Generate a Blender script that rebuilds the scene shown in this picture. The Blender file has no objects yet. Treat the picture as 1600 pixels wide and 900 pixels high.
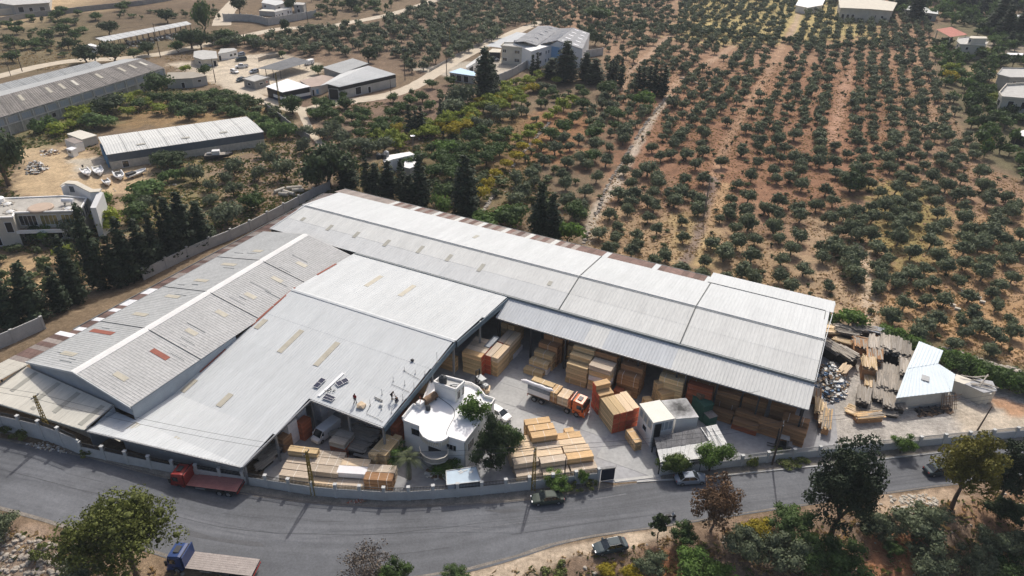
import bpy, math, random
import numpy as np
from mathutils import Vector as VC, Vector, Matrix, noise
RU = random.uniform; random.seed(7); rng = np.random.default_rng(7)
sc = bpy.context.scene; COL = sc.collection
# ---------------------------------------------------------------- camera
H = 77.0; TH = math.radians(31); FP = 1120.0; ROLL = 0.026
cam = bpy.data.cameras.new('camera'); co = bpy.data.objects.new('camera', cam); COL.objects.link(co)
cam.sensor_width = 36; cam.lens = 36*FP/1600; cam.clip_start = 1; cam.clip_end = 6000
co.matrix_world = Matrix.Translation((0,0, H)) @ Matrix.Rotation(math.radians(90)-TH, 4, 'X') @ Matrix.Rotation(ROLL, 4, 'Z')
sc.camera = co
# ---------------------------------------------------------------- light
SUN_AZ, SUN_EL = 12.0,46.5
w = bpy.data.worlds.new('World'); sc.world = w; w.use_nodes = True
nt = w.node_tree; nt.nodes.clear()
sky = nt.nodes.new('ShaderNodeTexSky'); sky.sky_type = 'NISHITA'; sky.sun_disc = False
sky.sun_elevation = math.radians(SUN_EL); sky.sun_rotation = math.radians(SUN_AZ); sky.dust_density = 5.0; sky.air_density = 0.8; sky.ozone_density = 0.6
bg = nt.nodes.new('ShaderNodeBackground'); bg.inputs[1].default_value = 0.14
wo = nt.nodes.new('ShaderNodeOutputWorld')
nt.links.new(sky.outputs[0], bg.inputs[0]); nt.links.new(bg.outputs[0], wo.inputs[0])
sl = bpy.data.lights.new('sun', 'SUN'); sl.energy = 3.25; sl.angle = math.radians(0.6); sl.color = (1,0.955,0.89)
so = bpy.data.objects.new('sun', sl); COL.objects.link(so)
a, e = math.radians(SUN_AZ), math.radians(SUN_EL)
so.rotation_euler = VC((math.sin(a)*math.cos(e), math.cos(a)*math.cos(e), math.sin(e))).to_track_quat('Z', 'Y').to_euler()
so.location = (0,0,200)
vs = sc.view_settings; vs.view_transform = 'Standard'; vs.look = 'None'; vs.exposure = 0.0; vs.gamma = 1.0; vs.use_curve_mapping = False
# ---------------------------------------------------------------- geometry of the view: photograph point -> place
CR, SR = math.cos(ROLL), math.sin(ROLL)
ROADS = [(0,797),(100,825),(240,866),(380,905),(540,912),(700,900),(800,876),(900,845),(1060,820),(1260,790),(1450,763),(1600,745)]
def at(px, py, z=0.):
    a = (px-800)/FP; b = -(py-450)/FP; u = a*CR-b*SR; v = a*SR+b*CR
    d = (u, math.cos(TH)+v*math.sin(TH), -math.sin(TH)+v*math.cos(TH)); t = (z-H)/d[2]
    return VC((d[0]*t, d[1]*t, z))
def rise(x, y):                                   # the land climbs a little at the left end of the road
    a = min(max((-34-x)/36,0), 1); b = min(max((128-y)/25,0), 1); return 3.2*a*a*(3-2*a)*b*b*(3-2*b)
def R_(px, py):
    p = at(px, py)
    for i in range(8): p = at(px, py, rise(p.x, p.y))
    return p
SE = [R_(*p) for p in ROADS]; SE = [SE[0]+(SE[0]-SE[1])*8] + SE + [SE[-1]+(SE[-1]-SE[-2])*8]
SEx = [p.x for p in SE]; SEy = [p.y for p in SE]
def gz(x, y):                                     # ground height: level land, a bank falling away south of the road
    d = np.interp(x, SEx, SEy) - y - 3.0
    return rise(x, y)+(float(-6.5*(1-math.exp(-max(d, 0)*0.045))) if d > 0 else 0.0)
def G(px, py):
    p = at(px, py)
    for i in range(10): p = at(px, py, gz(p.x, p.y))
    return p
OU = (-41.0,110.5); _s, _c = math.sin(math.radians(115.6)), math.cos(math.radians(115.6))
def F(u, w, z=0.): return VC((OU[0]+u*_s+w*_c, OU[1]+u*_c-w*_s, z))      # yard frame: u along the long warehouse, w towards the road
def UW(px, py, z=0.):
    p = at(px, py, z); dx, dy = p.x-OU[0], p.y-OU[1]; return dx*_s+dy*_c, dx*_c-dy*_s
AZU, AZW = 115.6,205.6
def dirv(az): a = math.radians(az); return VC((math.sin(a), math.cos(a), 0))
# ---------------------------------------------------------------- mesh helpers
class MB:
    def __init__(s): s.v = []; s.f = []
    def add(s, vs, fs):
        n = len(s.v); s.v += [tuple(v) for v in vs]; s.f += [tuple(i+n for i in f) for f in fs]; return s
    def prism(s, poly, z0, z1):                   # poly: list of (x,y); z0/z1 float or list
        n = len(poly); zb = z0 if isinstance(z0,(list, tuple)) else [z0]*n; zt = z1 if isinstance(z1,(list, tuple)) else [z1]*n
        ar = sum(poly[i][0]*poly[(i+1) % n][1]-poly[(i+1) % n][0]*poly[i][1] for i in range(n))
        if ar < 0: poly = poly[::-1]; zb = zb[::-1]; zt = zt[::-1]
        s.add([(p[0], p[1], z) for p, z in zip(poly, zb)]+[(p[0], p[1], z) for p, z in zip(poly, zt)],
              [tuple(range(n-1,-1,-1)), tuple(range(n, 2*n))]+[(i, (i+1) % n, n+(i+1) % n, n+i) for i in range(n)]); return s
    def box(s, c, L, W, Hh, az=90., z0=None):     # centre (x,y), L along az, W across, from z0 up
        d = dirv(az); e = VC((d.y, -d.x, 0)); z = c[2] if z0 is None else z0; c = VC((c[0], c[1], 0))
        P = [c-d*L/2-e*W/2, c+d*L/2-e*W/2, c+d*L/2+e*W/2, c-d*L/2+e*W/2]
        return s.prism([(p.x, p.y) for p in P], z, z+Hh)
    def lbox(s, x0, x1, y0, y1, z0, z1): return s.prism([(x0, y0),(x1, y0),(x1, y1),(x0, y1)], z0, z1)
    def tube(s, path, r, n=6, r2=None, cap=True):
        path = [VC(p) for p in path]; m = len(path); vs = []
        for i, p in enumerate(path):
            t = (path[min(i+1, m-1)]-path[max(i-1,0)])
            if t.length < 1e-9: t = VC((0,0,1))
            t.normalize()
            a = t.cross(VC((0,0,1)) if abs(t.z) < .9 else VC((1,0,0))).normalized(); b = t.cross(a)
            rr = (r if r2 is None else r+(r2-r)*i/max(m-1,1)) if not isinstance(r, (list, tuple)) else r[i]
            vs += [p+(a*math.cos(k*2*math.pi/n)+b*math.sin(k*2*math.pi/n))*rr for k in range(n)]
        fs = [(i*n+k, i*n+(k+1) % n, (i+1)*n+(k+1) % n, (i+1)*n+k) for i in range(m-1) for k in range(n)]
        if cap: fs += [tuple(range(n-1,-1,-1)), tuple(range((m-1)*n, m*n))]
        return s.add(vs, fs)
    def beam(s, a, b, w_, h_):                    # box beam between two points (w_ horizontal, h_ vertical)
        a = VC(a); b = VC(b); t = (b-a).normalized()
        x = t.cross(VC((0,0,1)))
        if x.length < 1e-4: x = VC((1,0,0))
        x.normalize(); y = x.cross(t).normalized()
        q = [x*i*w_/2+y*j*h_/2 for i, j in ((-1,-1),(1,-1),(1,1),(-1,1))]
        return s.add([a+k for k in q]+[b+k for k in q], [(3,2,1,0),(4,5,6,7),(0,1,5,4),(1,2,6,5),(2,3,7,6),(3,0,4,7)])
    def slab(s, P, t=.06):                        # 3-D polygon with thickness t downwards
        n = len(P); P = [VC(p) for p in P]
        return s.add(P+[p-VC((0,0, t)) for p in P], [tuple(range(n)), tuple(range(2*n-1, n-1,-1))]+[(i, n+i, n+(i+1) % n, (i+1) % n) for i in range(n)])
    def corr(s, A, B, C, D, pitch=.6, amp=.05, lift=0):   # corrugated sheet: ribs run A->D, repeated along A->B
        A, B, C, D = map(Vector, (A, B, C, D)); n = max(2, int(round((B-A).length/pitch))); vs = []; Z = VC((0,0,1))
        for i in range(n):
            for t, h in ((0,0),(.55,0),(.66, amp),(.89, amp)):
                k = (i+t)/n; vs += [A.lerp(B, k)+Z*(h+lift), D.lerp(C, k)+Z*(h+lift)]
        vs += [B+Z*lift, C+Z*lift]; m = len(vs)//2
        s.add(vs, [(2*i, 2*i+1,2*i+3,2*i+2) for i in range(m-1)])
        th = VC((0,0,-.04)); Q = [A+th, B+th, C+th, D+th]
        Q = [q+Z*lift for q in Q]; return s.add(Q+[A+Z*lift, B+Z*lift, C+Z*lift, D+Z*lift], [(0,1,2,3),(0,4,5,1),(1,5,6,2),(2,6,7,3),(3,7,4,0)])
    def lathe(s, c, prof, n=12):
        c = VC(c); vs = [c+VC((r*math.cos(k*2*math.pi/n), r*math.sin(k*2*math.pi/n), z)) for r, z in prof for k in range(n)]
        m = len(prof); return s.add(vs, [(i*n+k, i*n+(k+1) % n, (i+1)*n+(k+1) % n, (i+1)*n+k) for i in range(m-1) for k in range(n)]+[tuple(range(n-1,-1,-1)), tuple(range((m-1)*n, m*n))])
    def rock(s, c, r, sq=.6):
        t = (1+5**.5)/2; vs = [(-1, t, 0),(1, t, 0),(-1,-t, 0),(1,-t, 0),(0,-1, t),(0,1, t),(0,-1,-t),(0,1,-t),(t, 0,-1),(t, 0,1),(-t, 0,-1),(-t, 0,1)]
        fs = [(0,11,5),(0,5,1),(0,1,7),(0,7,10),(0,10,11),(1,5,9),(5,11,4),(11,10,2),(10,7,6),(7,1,8),(3,9,4),(3,4,2),(3,2,6),(3,6,8),(3,8,9),(4,9,5),(2,4,11),(6,2,10),(8,6,7),(9,8,1)]
        return s.add([(c[0]+x*r*.53*RU(.7,1.2), c[1]+y*r*.53*RU(.7,1.2), c[2]+z*r*.53*sq*RU(.7,1.2)) for x, y, z in vs], fs)
    def mesh(s, name, off=(0,0,0), smooth=False):
        me = bpy.data.meshes.new(name); o = off
        me.from_pydata([(x-o[0], y-o[1], z-o[2]) for x, y, z in s.v], [], s.f); me.validate(); me.update()
        if smooth: me.polygons.foreach_set('use_smooth', [True]*len(me.polygons))
        return me
    def build(s, name, mat, parent=None, smooth=False, kind=None, label=None):
        if parent is None:
            a = np.array(s.v); off = (float((a[:, 0].min()+a[:, 0].max())/2), float((a[:, 1].min()+a[:, 1].max())/2), float(a[:, 2].min()))
            if kind == 'structure': off = (0,0,0)
        else:
            off = WL(parent)
        me = s.mesh(name, off, smooth); me.materials.append(mat)
        o = bpy.data.objects.new(name, me); COL.objects.link(o)
        if parent is None: o.location = off
        else: o.parent = parent
        if kind: o['kind'] = kind
        if label: o['label'] = label
        return o
def WL(o):
    v = VC((0,0,0))
    while o: v += o.location; o = o.parent
    return v
def tag(o, label, cat, group=None, kind=None):
    o['label'] = label; o['category'] = cat
    if group: o['group'] = group
    if kind: o['kind'] = kind
    return o
def thing(name, label, cat, loc=(0,0,0), group=None):
    o = bpy.data.objects.new(name, None); o.empty_display_size = .3; COL.objects.link(o); o.location = loc
    return tag(o, label, cat, group)
def struct(o, label=None):
    o['kind'] = 'structure'
    if label: o['label'] = label
    return o
def place(o, loc, az=90, s=1): o.location = loc; o.rotation_euler = (0,0, math.radians(90-az)); o.scale = (s, s, s); return o
def dup(root, loc, az=90, label=None, group=None, s=1, swap=None):
    def cp(o, par):
        c = o.copy(); COL.objects.link(c); c.parent = par
        if swap and o.type == 'MESH' and o.data.materials and o.data.materials[0].name in swap:
            c.data = o.data.copy(); c.data.materials[0] = swap[o.data.materials[0].name]
        for ch in list(o.children): cp(ch, c)
        return c
    r = cp(root, None); place(r, loc, az, s)
    if label: r['label'] = label
    if group: r['group'] = group
    return r
# ---------------------------------------------------------------- materials
def mat(name, col, rough=.8, var=.12, scale=1.5, bump=0., bscale=None, metal=0., col2=None, streak=None, obj=0., coord='Object', spec=.3, fine=0.0, rot=None):
    m = bpy.data.materials.new(name); m.use_nodes = True; n = m.node_tree.nodes; l = m.node_tree.links; b = n['Principled BSDF']
    b.inputs['Roughness'].default_value = rough; b.inputs['Metallic'].default_value = metal; b.inputs['Specular IOR Level'].default_value = spec
    tc = n.new('ShaderNodeTexCoord'); mp = n.new('ShaderNodeMapping'); src_ = tc.outputs[coord]
    if rot is not None:
        vr = n.new('ShaderNodeVectorRotate'); vr.rotation_type = 'Z_AXIS'; vr.inputs['Angle'].default_value = math.radians(rot); l.new(src_, vr.inputs['Vector']); src_ = vr.outputs[0]
    l.new(src_, mp.inputs[0])
    if streak: mp.inputs['Scale'].default_value = streak
    nz = n.new('ShaderNodeTexNoise'); nz.inputs['Scale'].default_value = scale; nz.inputs['Detail'].default_value = 7; nz.inputs['Roughness'].default_value = .65
    l.new(mp.outputs[0], nz.inputs['Vector'])
    rp = n.new('ShaderNodeValToRGB'); c2 = col2 or tuple(min(1, c*(1+var)) for c in col); c1 = tuple(c*(1-var) for c in col) if not col2 else col
    rp.color_ramp.elements[0].position = .3; rp.color_ramp.elements[1].position = .7
    rp.color_ramp.elements[0].color = (*c1,1); rp.color_ramp.elements[1].color = (*c2,1)
    l.new(nz.outputs['Fac'], rp.inputs[0]); out = rp.outputs[0]
    if fine:
        n2 = n.new('ShaderNodeTexNoise'); n2.inputs['Scale'].default_value = scale*9; n2.inputs['Detail'].default_value = 4; l.new(mp.outputs[0], n2.inputs['Vector'])
        mr = n.new('ShaderNodeMapRange'); mr.inputs[3].default_value = 1-fine; mr.inputs[4].default_value = 1+fine; mr.inputs[1].default_value = .3; mr.inputs[2].default_value = .7; l.new(n2.outputs['Fac'], mr.inputs[0])
        vm = n.new('ShaderNodeVectorMath'); vm.operation = 'SCALE'; l.new(out, vm.inputs[0]); l.new(mr.outputs[0], vm.inputs['Scale']); out = vm.outputs[0]
    if name.startswith('wood'):                    # every board its own tone
        gi = n.new('ShaderNodeNewGeometry'); mr = n.new('ShaderNodeMapRange'); mr.inputs[3].default_value = .74; mr.inputs[4].default_value = 1.24; l.new(gi.outputs['Random Per Island'], mr.inputs[0])
        vm = n.new('ShaderNodeVectorMath'); vm.operation = 'SCALE'; l.new(out, vm.inputs[0]); l.new(mr.outputs[0], vm.inputs['Scale']); out = vm.outputs[0]
    if obj:
        oi = n.new('ShaderNodeObjectInfo'); mr = n.new('ShaderNodeMapRange'); mr.inputs[3].default_value = 1-obj; mr.inputs[4].default_value = 1+obj; l.new(oi.outputs['Random'], mr.inputs[0])
        vm = n.new('ShaderNodeVectorMath'); vm.operation = 'SCALE'; l.new(out, vm.inputs[0]); l.new(mr.outputs[0], vm.inputs['Scale']); out = vm.outputs[0]
    l.new(out, b.inputs['Base Color'])
    if bump:
        bn = n.new('ShaderNodeBump'); bn.inputs['Strength'].default_value = bump; bn.inputs['Distance'].default_value = .05
        nb = n.new('ShaderNodeTexNoise'); nb.inputs['Scale'].default_value = bscale or scale*8; nb.inputs['Detail'].default_value = 5; l.new(mp.outputs[0], nb.inputs['Vector'])
        l.new(nb.outputs['Fac'], bn.inputs['Height']); l.new(bn.outputs[0], b.inputs['Normal'])
    return m
M = {}
def mm(k, *a, **kw): M[k] = mat(k, *a, **kw)
mm('roof_white', (.56,.58,.58), .85,.075,1.1, fine=0.05, obj=.035, rot=25.6, streak=(.55,.07,.3), spec=.1)
mm('roof_cream', (.62,.625,.60), .85,.075,1.1, fine=0.07, obj=.035, rot=25.6, streak=(.55,.07,.3), spec=.1)
mm('roof_pale', (.58,.59,.58), .85,.075,1.1, fine=0.07, obj=.035, rot=25.6, streak=(.55,.07,.3), spec=.1)
mm('roof_grey', (.40,.41,.405), .85,.08,.25, fine=.12, spec=.1)
mm('roof_greyb', (.45,.45,.44), .85,.08,.25, fine=.12, spec=.1)
mm('roof_tan', (.60,.575,.50), .85,.075,1.1, fine=0.08, obj=.035, rot=25.6, streak=(.55,.07,.3), spec=.1)
mm('roof_blue_grey', (.52,.54,.55), .85,.075,1.1, fine=0.05, obj=.035, rot=25.6, streak=(.55,.07,.3), spec=.1)
mm('roof_rust', (.19,.125,.105), .85,.3,.8, fine=.2, obj=.25)
mm('roof_rustpale', (.33,.285,.255), .85,.2,.8, fine=.2, obj=.2)
mm('skylight_amber', (.44,.41,.33), .5,.12,1.2, fine=.1)
mm('skylight_grey', (.36,.35,.30), .6,.1,1.2, fine=.1)
mm('skylight_rust', (.28,.10,.07), .8,.15,1.2)
mm('seam_dark', (.10,.11,.11), .7,.1,1)
mm('gutter', (.20,.22,.22), .6,.1,1)
mm('fascia_blue', (.10,.145,.18), .6,.12,1)
mm('wall_sheet', (.30,.34,.38), .6,.08,.7)
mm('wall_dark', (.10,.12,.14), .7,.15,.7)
mm('concrete', (.46,.455,.43), .9,.14,.6,.3, fine=.08)
mm('concrete_dark', (.27,.26,.24), .9,.2,.6,.3, fine=.1)
mm('wall_paint', (.50,.505,.49), .85,.12,.5,.15, fine=.05)
mm('plaster_white', (.80,.79,.76), .8,.05,.5, fine=.02)
mm('plaster_cream', (.58,.54,.45), .85,.1,.5, fine=.04)
mm('plaster_grey', (.42,.41,.38), .85,.13,.5, fine=.06)
mm('block_grey', (.30,.29,.27), .9,.18,1.2,.4, fine=.12)
mm('steel_dark', (.05,.052,.055), .5,.15,2, metal=.3)
mm('steel_grey', (.25,.26,.27), .5,.12,2, metal=.4)
mm('black', (.018,.018,.02), .6,.2,2)
mm('rubber', (.025,.025,.027), .85,.2,3)
mm('glass_dark', (.02,.026,.03), .08,.2,1, spec=.8)
mm('glass_amber', (.22,.19,.07), .15,.6,.9, spec=.8)
mm('white_paint', (.78,.78,.77), .35,.04,1, spec=.5)
mm('roof_membrane', (.86,.86,.86), .85,.03,.4, spec=.1)
mm('red_paint', (.28,.03,.025), .45,.15,2)
mm('truckbed_pink', (.40,.17,.15), .8,.15,1.2, fine=.1)
mm('orange_paint', (.62,.13,.02), .4,.08,2, spec=.5)
mm('blue_paint', (.015,.045,.16), .4,.15,2, spec=.5)
mm('blue_tarp', (.03,.16,.42), .6,.15,2)
mm('green_paint', (.04,.12,.085), .6,.2,2)
mm('navy', (.012,.018,.04), .7,.2,2)
mm('tank_black', (.04,.045,.05), .6,.15,2)
mm('terracotta', (.42,.15,.10), .8,.12,1.5)
mm('light_blue', (.25,.45,.68), .6,.08,1)
mm('pole_yellow', (.26,.19,.045), .8,.4,3)
mm('pole_wood', (.09,.07,.055), .9,.25,3)
mm('wire', (.08,.08,.08), .6,.1,1)
mm('solar', (.012,.018,.055), .15,.2,5, spec=.7)
mm('car_green', (.05,.065,.052), .6,.04,1, metal=.0, spec=.25)
mm('car_slate', (.045,.065,.075), .6,.04,1, metal=.0, spec=.25)
mm('car_silver', (.27,.31,.36), .6,.04,1, metal=.0, spec=.25)
mm('wood_yellow', (.58,.43,.24), .8,.2,1.6,.3, streak=(.25,5,9), obj=.16, fine=.25)
mm('wood_orange', (.62,.42,.22), .8,.2,1.6,.3, streak=(.25,5,9), obj=.14, fine=.25)
mm('wood_pale', (.72,.56,.38), .85,.2,1.6,.3, streak=(.25,5,9), obj=.12, fine=.25)
mm('wood_grey', (.54,.45,.35), .9,.2,1.6,.3, streak=(.25,5,9), obj=.14, fine=.25)
mm('wood_brown', (.36,.20,.10), .85,.2,1.6,.3, streak=(.25,5,9), obj=.18, fine=.25)
mm('wood_redbrown', (.34,.10,.045), .85,.2,1.6,.3, streak=(.25,5,9), obj=.14, fine=.25)
mm('wood_weathered', (.32,.29,.25), .95,.22,1.5,.3, streak=(.4,3,6), obj=.15, fine=.2)
mm('wood_shade_black', (.045,.04,.036), .95,.3,1.5,.3)
mm('wrap_white', (.74,.72,.72), .5,.06,2,.3, bscale=6)
mm('wrap_grey', (.20,.22,.25), .45,.3,2,.4, bscale=5)
mm('end_red', (.47,.10,.045), .7,.25,1.5, fine=.25, obj=.25)
mm('strap', (.75,.72,.66), .6,.05,1)
mm('stone', (.36,.32,.27), .95,.25,1.5,.4)
mm('stone_pale', (.50,.46,.39), .95,.2,1.5,.4)
mm('trunk', (.10,.075,.055), .95,.3,4,.4)
mm('trunk_grey', (.19,.165,.14), .95,.3,4,.4)
mm('junk_white', (.66,.66,.64), .7,.15,3); mm('junk_blue', (.16,.25,.38), .7,.2,3); mm('junk_brown', (.20,.13,.08), .8,.3,3)
mm('skin', (.35,.19,.12), .6,.05,3); mm('cloth_red', (.25,.02,.03), .85,.1,5); mm('cloth_black', (.02,.02,.024), .85,.1,5); mm('cloth_jeans', (.06,.075,.11), .85,.1,5)
mm('hair', (.015,.012,.01), .8,.1,5)
def leafmat(name, col, var=.30, rough=.75, trans=.22, far=False):
    m = bpy.data.materials.new(name); m.use_nodes = True; n = m.node_tree.nodes; l = m.node_tree.links; n.clear()
    o = n.new('ShaderNodeOutputMaterial'); ms = n.new('ShaderNodeMixShader'); ms.inputs[0].default_value = trans
    d = n.new('ShaderNodeBsdfPrincipled'); d.inputs['Roughness'].default_value = rough; d.inputs['Specular IOR Level'].default_value = .25; t = n.new('ShaderNodeBsdfTranslucent')
    at_ = n.new('ShaderNodeAttribute'); at_.attribute_name = 'tone'
    oi = n.new('ShaderNodeObjectInfo')
    ad = n.new('ShaderNodeMath'); ad.operation = 'MULTIPLY_ADD'; ad.inputs[1].default_value = .35; l.new(oi.outputs['Random'], ad.inputs[0]); l.new(at_.outputs['Fac'], ad.inputs[2])
    rp = n.new('ShaderNodeValToRGB'); e = rp.color_ramp.elements; e[0].position = 0; e[1].position = 1.35/1.35
    e[0].color = (*[c*(1-var*1.3) for c in col], 1); e[1].color = (col[0]*(1+var*1.5), col[1]*(1+var*1.3), col[2]*(1+var*.8), 1)
    x = n.new('ShaderNodeMath'); x.operation = 'DIVIDE'; x.inputs[1].default_value = 1.35; l.new(ad.outputs[0], x.inputs[0]); l.new(x.outputs[0], rp.inputs[0])
    l.new(rp.outputs[0], d.inputs['Base Color']); l.new(rp.outputs[0], t.inputs[0])
    l.new(d.outputs[0], ms.inputs[1]); l.new(t.outputs[0], ms.inputs[2]); l.new(ms.outputs[0], o.inputs[0]); M[name] = m
leafmat('leaf_olive', (0.135,0.165,0.10)); leafmat('leaf_cypress', (.036,.055,.03), var=.35, trans=.08)
leafmat('leaf_pine', (.10,.12,.03), var=.35); leafmat('leaf_pine_yellow', (0.16,0.155,0.035), var=.35)
leafmat('leaf_citrus', (.21,.26,.04), var=.3, trans=.3); leafmat('leaf_yellow', (.36,.30,.03), var=.25, trans=.3)
leafmat('leaf_green', (0.075,0.125,0.04), var=.35, trans=.25); leafmat('leaf_dark', (0.05,0.078,0.034), var=.35)
leafmat('leaf_bright', (0.11,0.19,0.045), var=.3, trans=.35); leafmat('leaf_silver', (0.125,0.155,0.095), var=.3); leafmat('leaf_reed', (.12,.19,.07), var=.3, trans=.3)
leafmat('leaf_dead', (.16,.10,.06), var=.3, trans=.1); leafmat('leaf_twig', (.17,.14,.115), var=.25, trans=.0)
leafmat('grass_dry', (.44,.33,.18), var=.3, trans=.2); leafmat('weed_green', (.13,.16,.05), var=.4, trans=.2)
mm('roof_tan2', (.70,.68,.60), .7,.05,.6, fine=.06); mm('roof_hut', (.42,.42,.42), .8,.2,.6, fine=.2); mm('plaster_cream2', (.66,.62,.53), .7,.05,.6)
mm('stain_wall', (.34,.34,.31), .9,.35,.35,.2, streak=(1,1,.25), fine=.2); mm('terracotta2', (.46,.36,.28), .9,.12,1); mm('roof_stained', (.40,.38,.34), .9,.3,.25, fine=.15); mm('terrace', (.34,.27,.19), .8,.3,.5, fine=.1)
mm('roof_fact', (.42,.42,.42), .85,.12,.2, fine=.1); mm('wall_sheet2', (.45,.50,.60), .7,.05,.5); mm('light_blue2', (.42,.60,.75), .6,.05,1); mm('navy2', (.03,.05,.10), .8,.1,1); mm('roof_rustpale2', (.40,.32,.27), .9,.12,.4); mm('roof_salmon', (.50,.20,.15), .8,.08,.5); mm('roof_tan3', (.33,.30,.25), .9,.15,.5); mm('roof_kiosk', (.40,.50,.58), .5,.1,.6)
mm('clod', (.27,.17,.11), .95,.3,2,.3); leafmat('leaf_hedge', (.085,.13,.03), var=.3, trans=.2)
leafmat('leaf_green2', (.085,.115,.05), var=.4, trans=.2)
mm('roof_old', (.20,.185,.17), .9,.25,.12, fine=.2)
mm('ridge_pale', (.70,.70,.68), .85,.06,.3, fine=.05)
mm('truckbed_grey', (.34,.30,.275), .9,.15,1.5, fine=.2)
# ================================================================ GROUND
def sdpoly(X, Y, P):                              # signed distance (inside positive)
    d = np.full(X.shape, 1e9); ins = np.zeros(X.shape, bool); n = len(P)
    for i in range(n):
        ax, ay = P[i][:2]; bx, by = P[(i+1) % n][:2]; ex, ey = bx-ax, by-ay
        t = np.clip(((X-ax)*ex+(Y-ay)*ey)/(ex*ex+ey*ey+1e-9), 0,1); d = np.minimum(d, np.hypot(X-ax-t*ex, Y-ay-t*ey))
        c = ((ay > Y) != (by > Y)) & (X < (bx-ax)*(Y-ay)/(by-ay+1e-12)+ax); ins ^= c
    return np.where(ins, d, -d)
def sdline(X, Y, P):
    d = np.full(X.shape, 1e9)
    for i in range(len(P)-1):
        ax, ay = P[i][:2]; bx, by = P[i+1][:2]; ex, ey = bx-ax, by-ay
        t = np.clip(((X-ax)*ex+(Y-ay)*ey)/(ex*ex+ey*ey+1e-9), 0,1); d = np.minimum(d, np.hypot(X-ax-t*ex, Y-ay-t*ey))
    return d
def axis(lo, hi, step, far):
    a = list(np.arange(lo, hi, step)); s = step
    while a[-1] < far[1]: s *= 1.25; a.append(a[-1]+s)
    s = step
    while a[0] > far[0]: s *= 1.25; a.insert(0, a[0]-s)
    return np.array(a)
ys = [30.]
while ys[-1] < 480: ys.append(ys[-1]+max(.55,.0065*ys[-1]))
s = 4.
while ys[-1] < 4200: s *= 1.25; ys.append(ys[-1]+s)
s = .8
while ys[0] > -300: s *= 1.4; ys.insert(0, ys[0]-s)
ys = np.array(ys); xs = axis(-150,190,1.0,(-3200,3200))
X, Y = np.meshgrid(xs, ys)
d = np.interp(X, SEx, SEy)-Y-3.0
Z = np.where(d > 0,-6.5*(1-np.exp(-np.maximum(d, 0)*.045)), 0.)
RS = np.clip((-34-X)/36,0,1); RB = np.clip((128-Y)/25,0,1); Z = Z+3.2*RS*RS*(3-2*RS)*RB*RB*(3-2*RB)
def vnoise(X, Y, sc_, seed=0, oct_=3):
    r = np.zeros(X.shape); amp = 1.; tot = 0
    for o in range(oct_):
        f = sc_*2**o; gx = X*f+seed*17.3; gy = Y*f-seed*9.1; ix = np.floor(gx); iy = np.floor(gy); fx = gx-ix; fy = gy-iy
        fx = fx*fx*(3-2*fx); fy = fy*fy*(3-2*fy)
        h = lambda a, b: np.modf(np.abs(np.sin(a*127.1+b*311.7+seed*3.7)*43758.5453))[0]
        v = (h(ix, iy)*(1-fx)+h(ix+1, iy)*fx)*(1-fy)+(h(ix, iy+1)*(1-fx)+h(ix+1, iy+1)*fx)*fy
        r += v*amp; tot += amp; amp *= .5
    return r/tot
N1 = vnoise(X, Y, .06,1); N2 = vnoise(X, Y, .35,2); N3 = vnoise(X, Y, 1.1,3,2)
C = np.empty(X.shape+(3,)); C[:] = (.185,.135,.085)
def blend(wt, col): 
    global C
    C = C*(1-wt[..., None])+np.array(col)*wt[..., None]
def zone(pts, col, soft=3., nz=4., amt=1.):
    P = [G(*p) for p in pts]; sd = sdpoly(X, Y, P)+(N2-.5)*nz*2+(N3-.5)*nz*.6
    t = np.clip((sd+soft)/(2*soft), 0,1); blend(t*t*(3-2*t)*amt, col)
def trail(pts, wd, col, soft=.8, nz=1., amt=1.):
    P = [G(*p) for p in pts]; sd = wd/2-sdline(X, Y, P)+(N2-.5)*nz
    t = np.clip((sd+soft)/(2*soft), 0,1); blend(t*t*(3-2*t)*amt, col)
ORCH = [(790,-30),(1440,-30),(1465,60),(1450,100),(1480,150),(1500,200),(1540,260),(1640,300),(1640,590),(1500,560),(1440,520),(1350,505),(1310,480),(1120,435),(905,385),(940,300),(1000,200),(960,150),(940,60),(800,35)]
zone(ORCH, (.29,.185,.115), 3,5)
zone([(1000,130),(1380,90),(1420,260),(1280,330),(1110,320),(1000,270),(930,260)], (.25,.125,.07), 8,14,.75)
zone([(1000,90),(1440,40),(1450,150),(1200,170),(1040,170)], (.30,.17,.10), 8,10,.5)
zone([(940,330),(1110,340),(1250,400),(1400,500),(1320,505),(1110,445),(905,390)], (.36,.25,.145), 4,8,.9)
zone([(1040,335),(1100,330),(1120,430),(1060,410)], (.36,.27,.12), 2,4,.6)
zone([(1250,340),(1320,340),(1345,500),(1230,470)], (.40,.29,.18), 3,8,.7)
zone([(1350,290),(1440,290),(1500,350),(1490,430),(1400,420),(1360,360)], (.30,.245,.085), 4,9,.8)
zone([(1490,330),(1640,330),(1640,560),(1400,470)], (.36,.23,.12), 4,8,.7)
zone([(1350,445),(1610,470),(1610,575),(1400,510)], (.40,.25,.125), 4,5,.8)
zone([(1090,-20),(1330,-20),(1370,60),(1130,70),(1060,60)], (.46,.38,.15), 8,16,.75)
zone([(800,180),(930,170),(900,250),(760,280),(740,240)], (.30,.155,.075), 4,6,.9)
zone([(640,180),(820,170),(840,330),(560,320),(480,240)], (.16,.13,.06), 6,6,.6)
zone([(470,160),(720,130),(760,165),(640,230),(480,215)], (.20,.135,.095), 4,5,.9)
zone([(280,40),(400,52),(500,48),(620,25),(700,-10),(820,-10),(830,40),(740,80),(660,120),(480,95),(300,70)], (.20,.14,.095), 6,6,.8)
zone([(-30,10),(230,15),(360,20),(350,60),(220,85),(-30,130)], (.155,.125,.07), 6,10,.9)
zone([(120,20),(340,0),(340,60),(200,60)], (.14,.10,.065), 8,9,.7)
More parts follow.
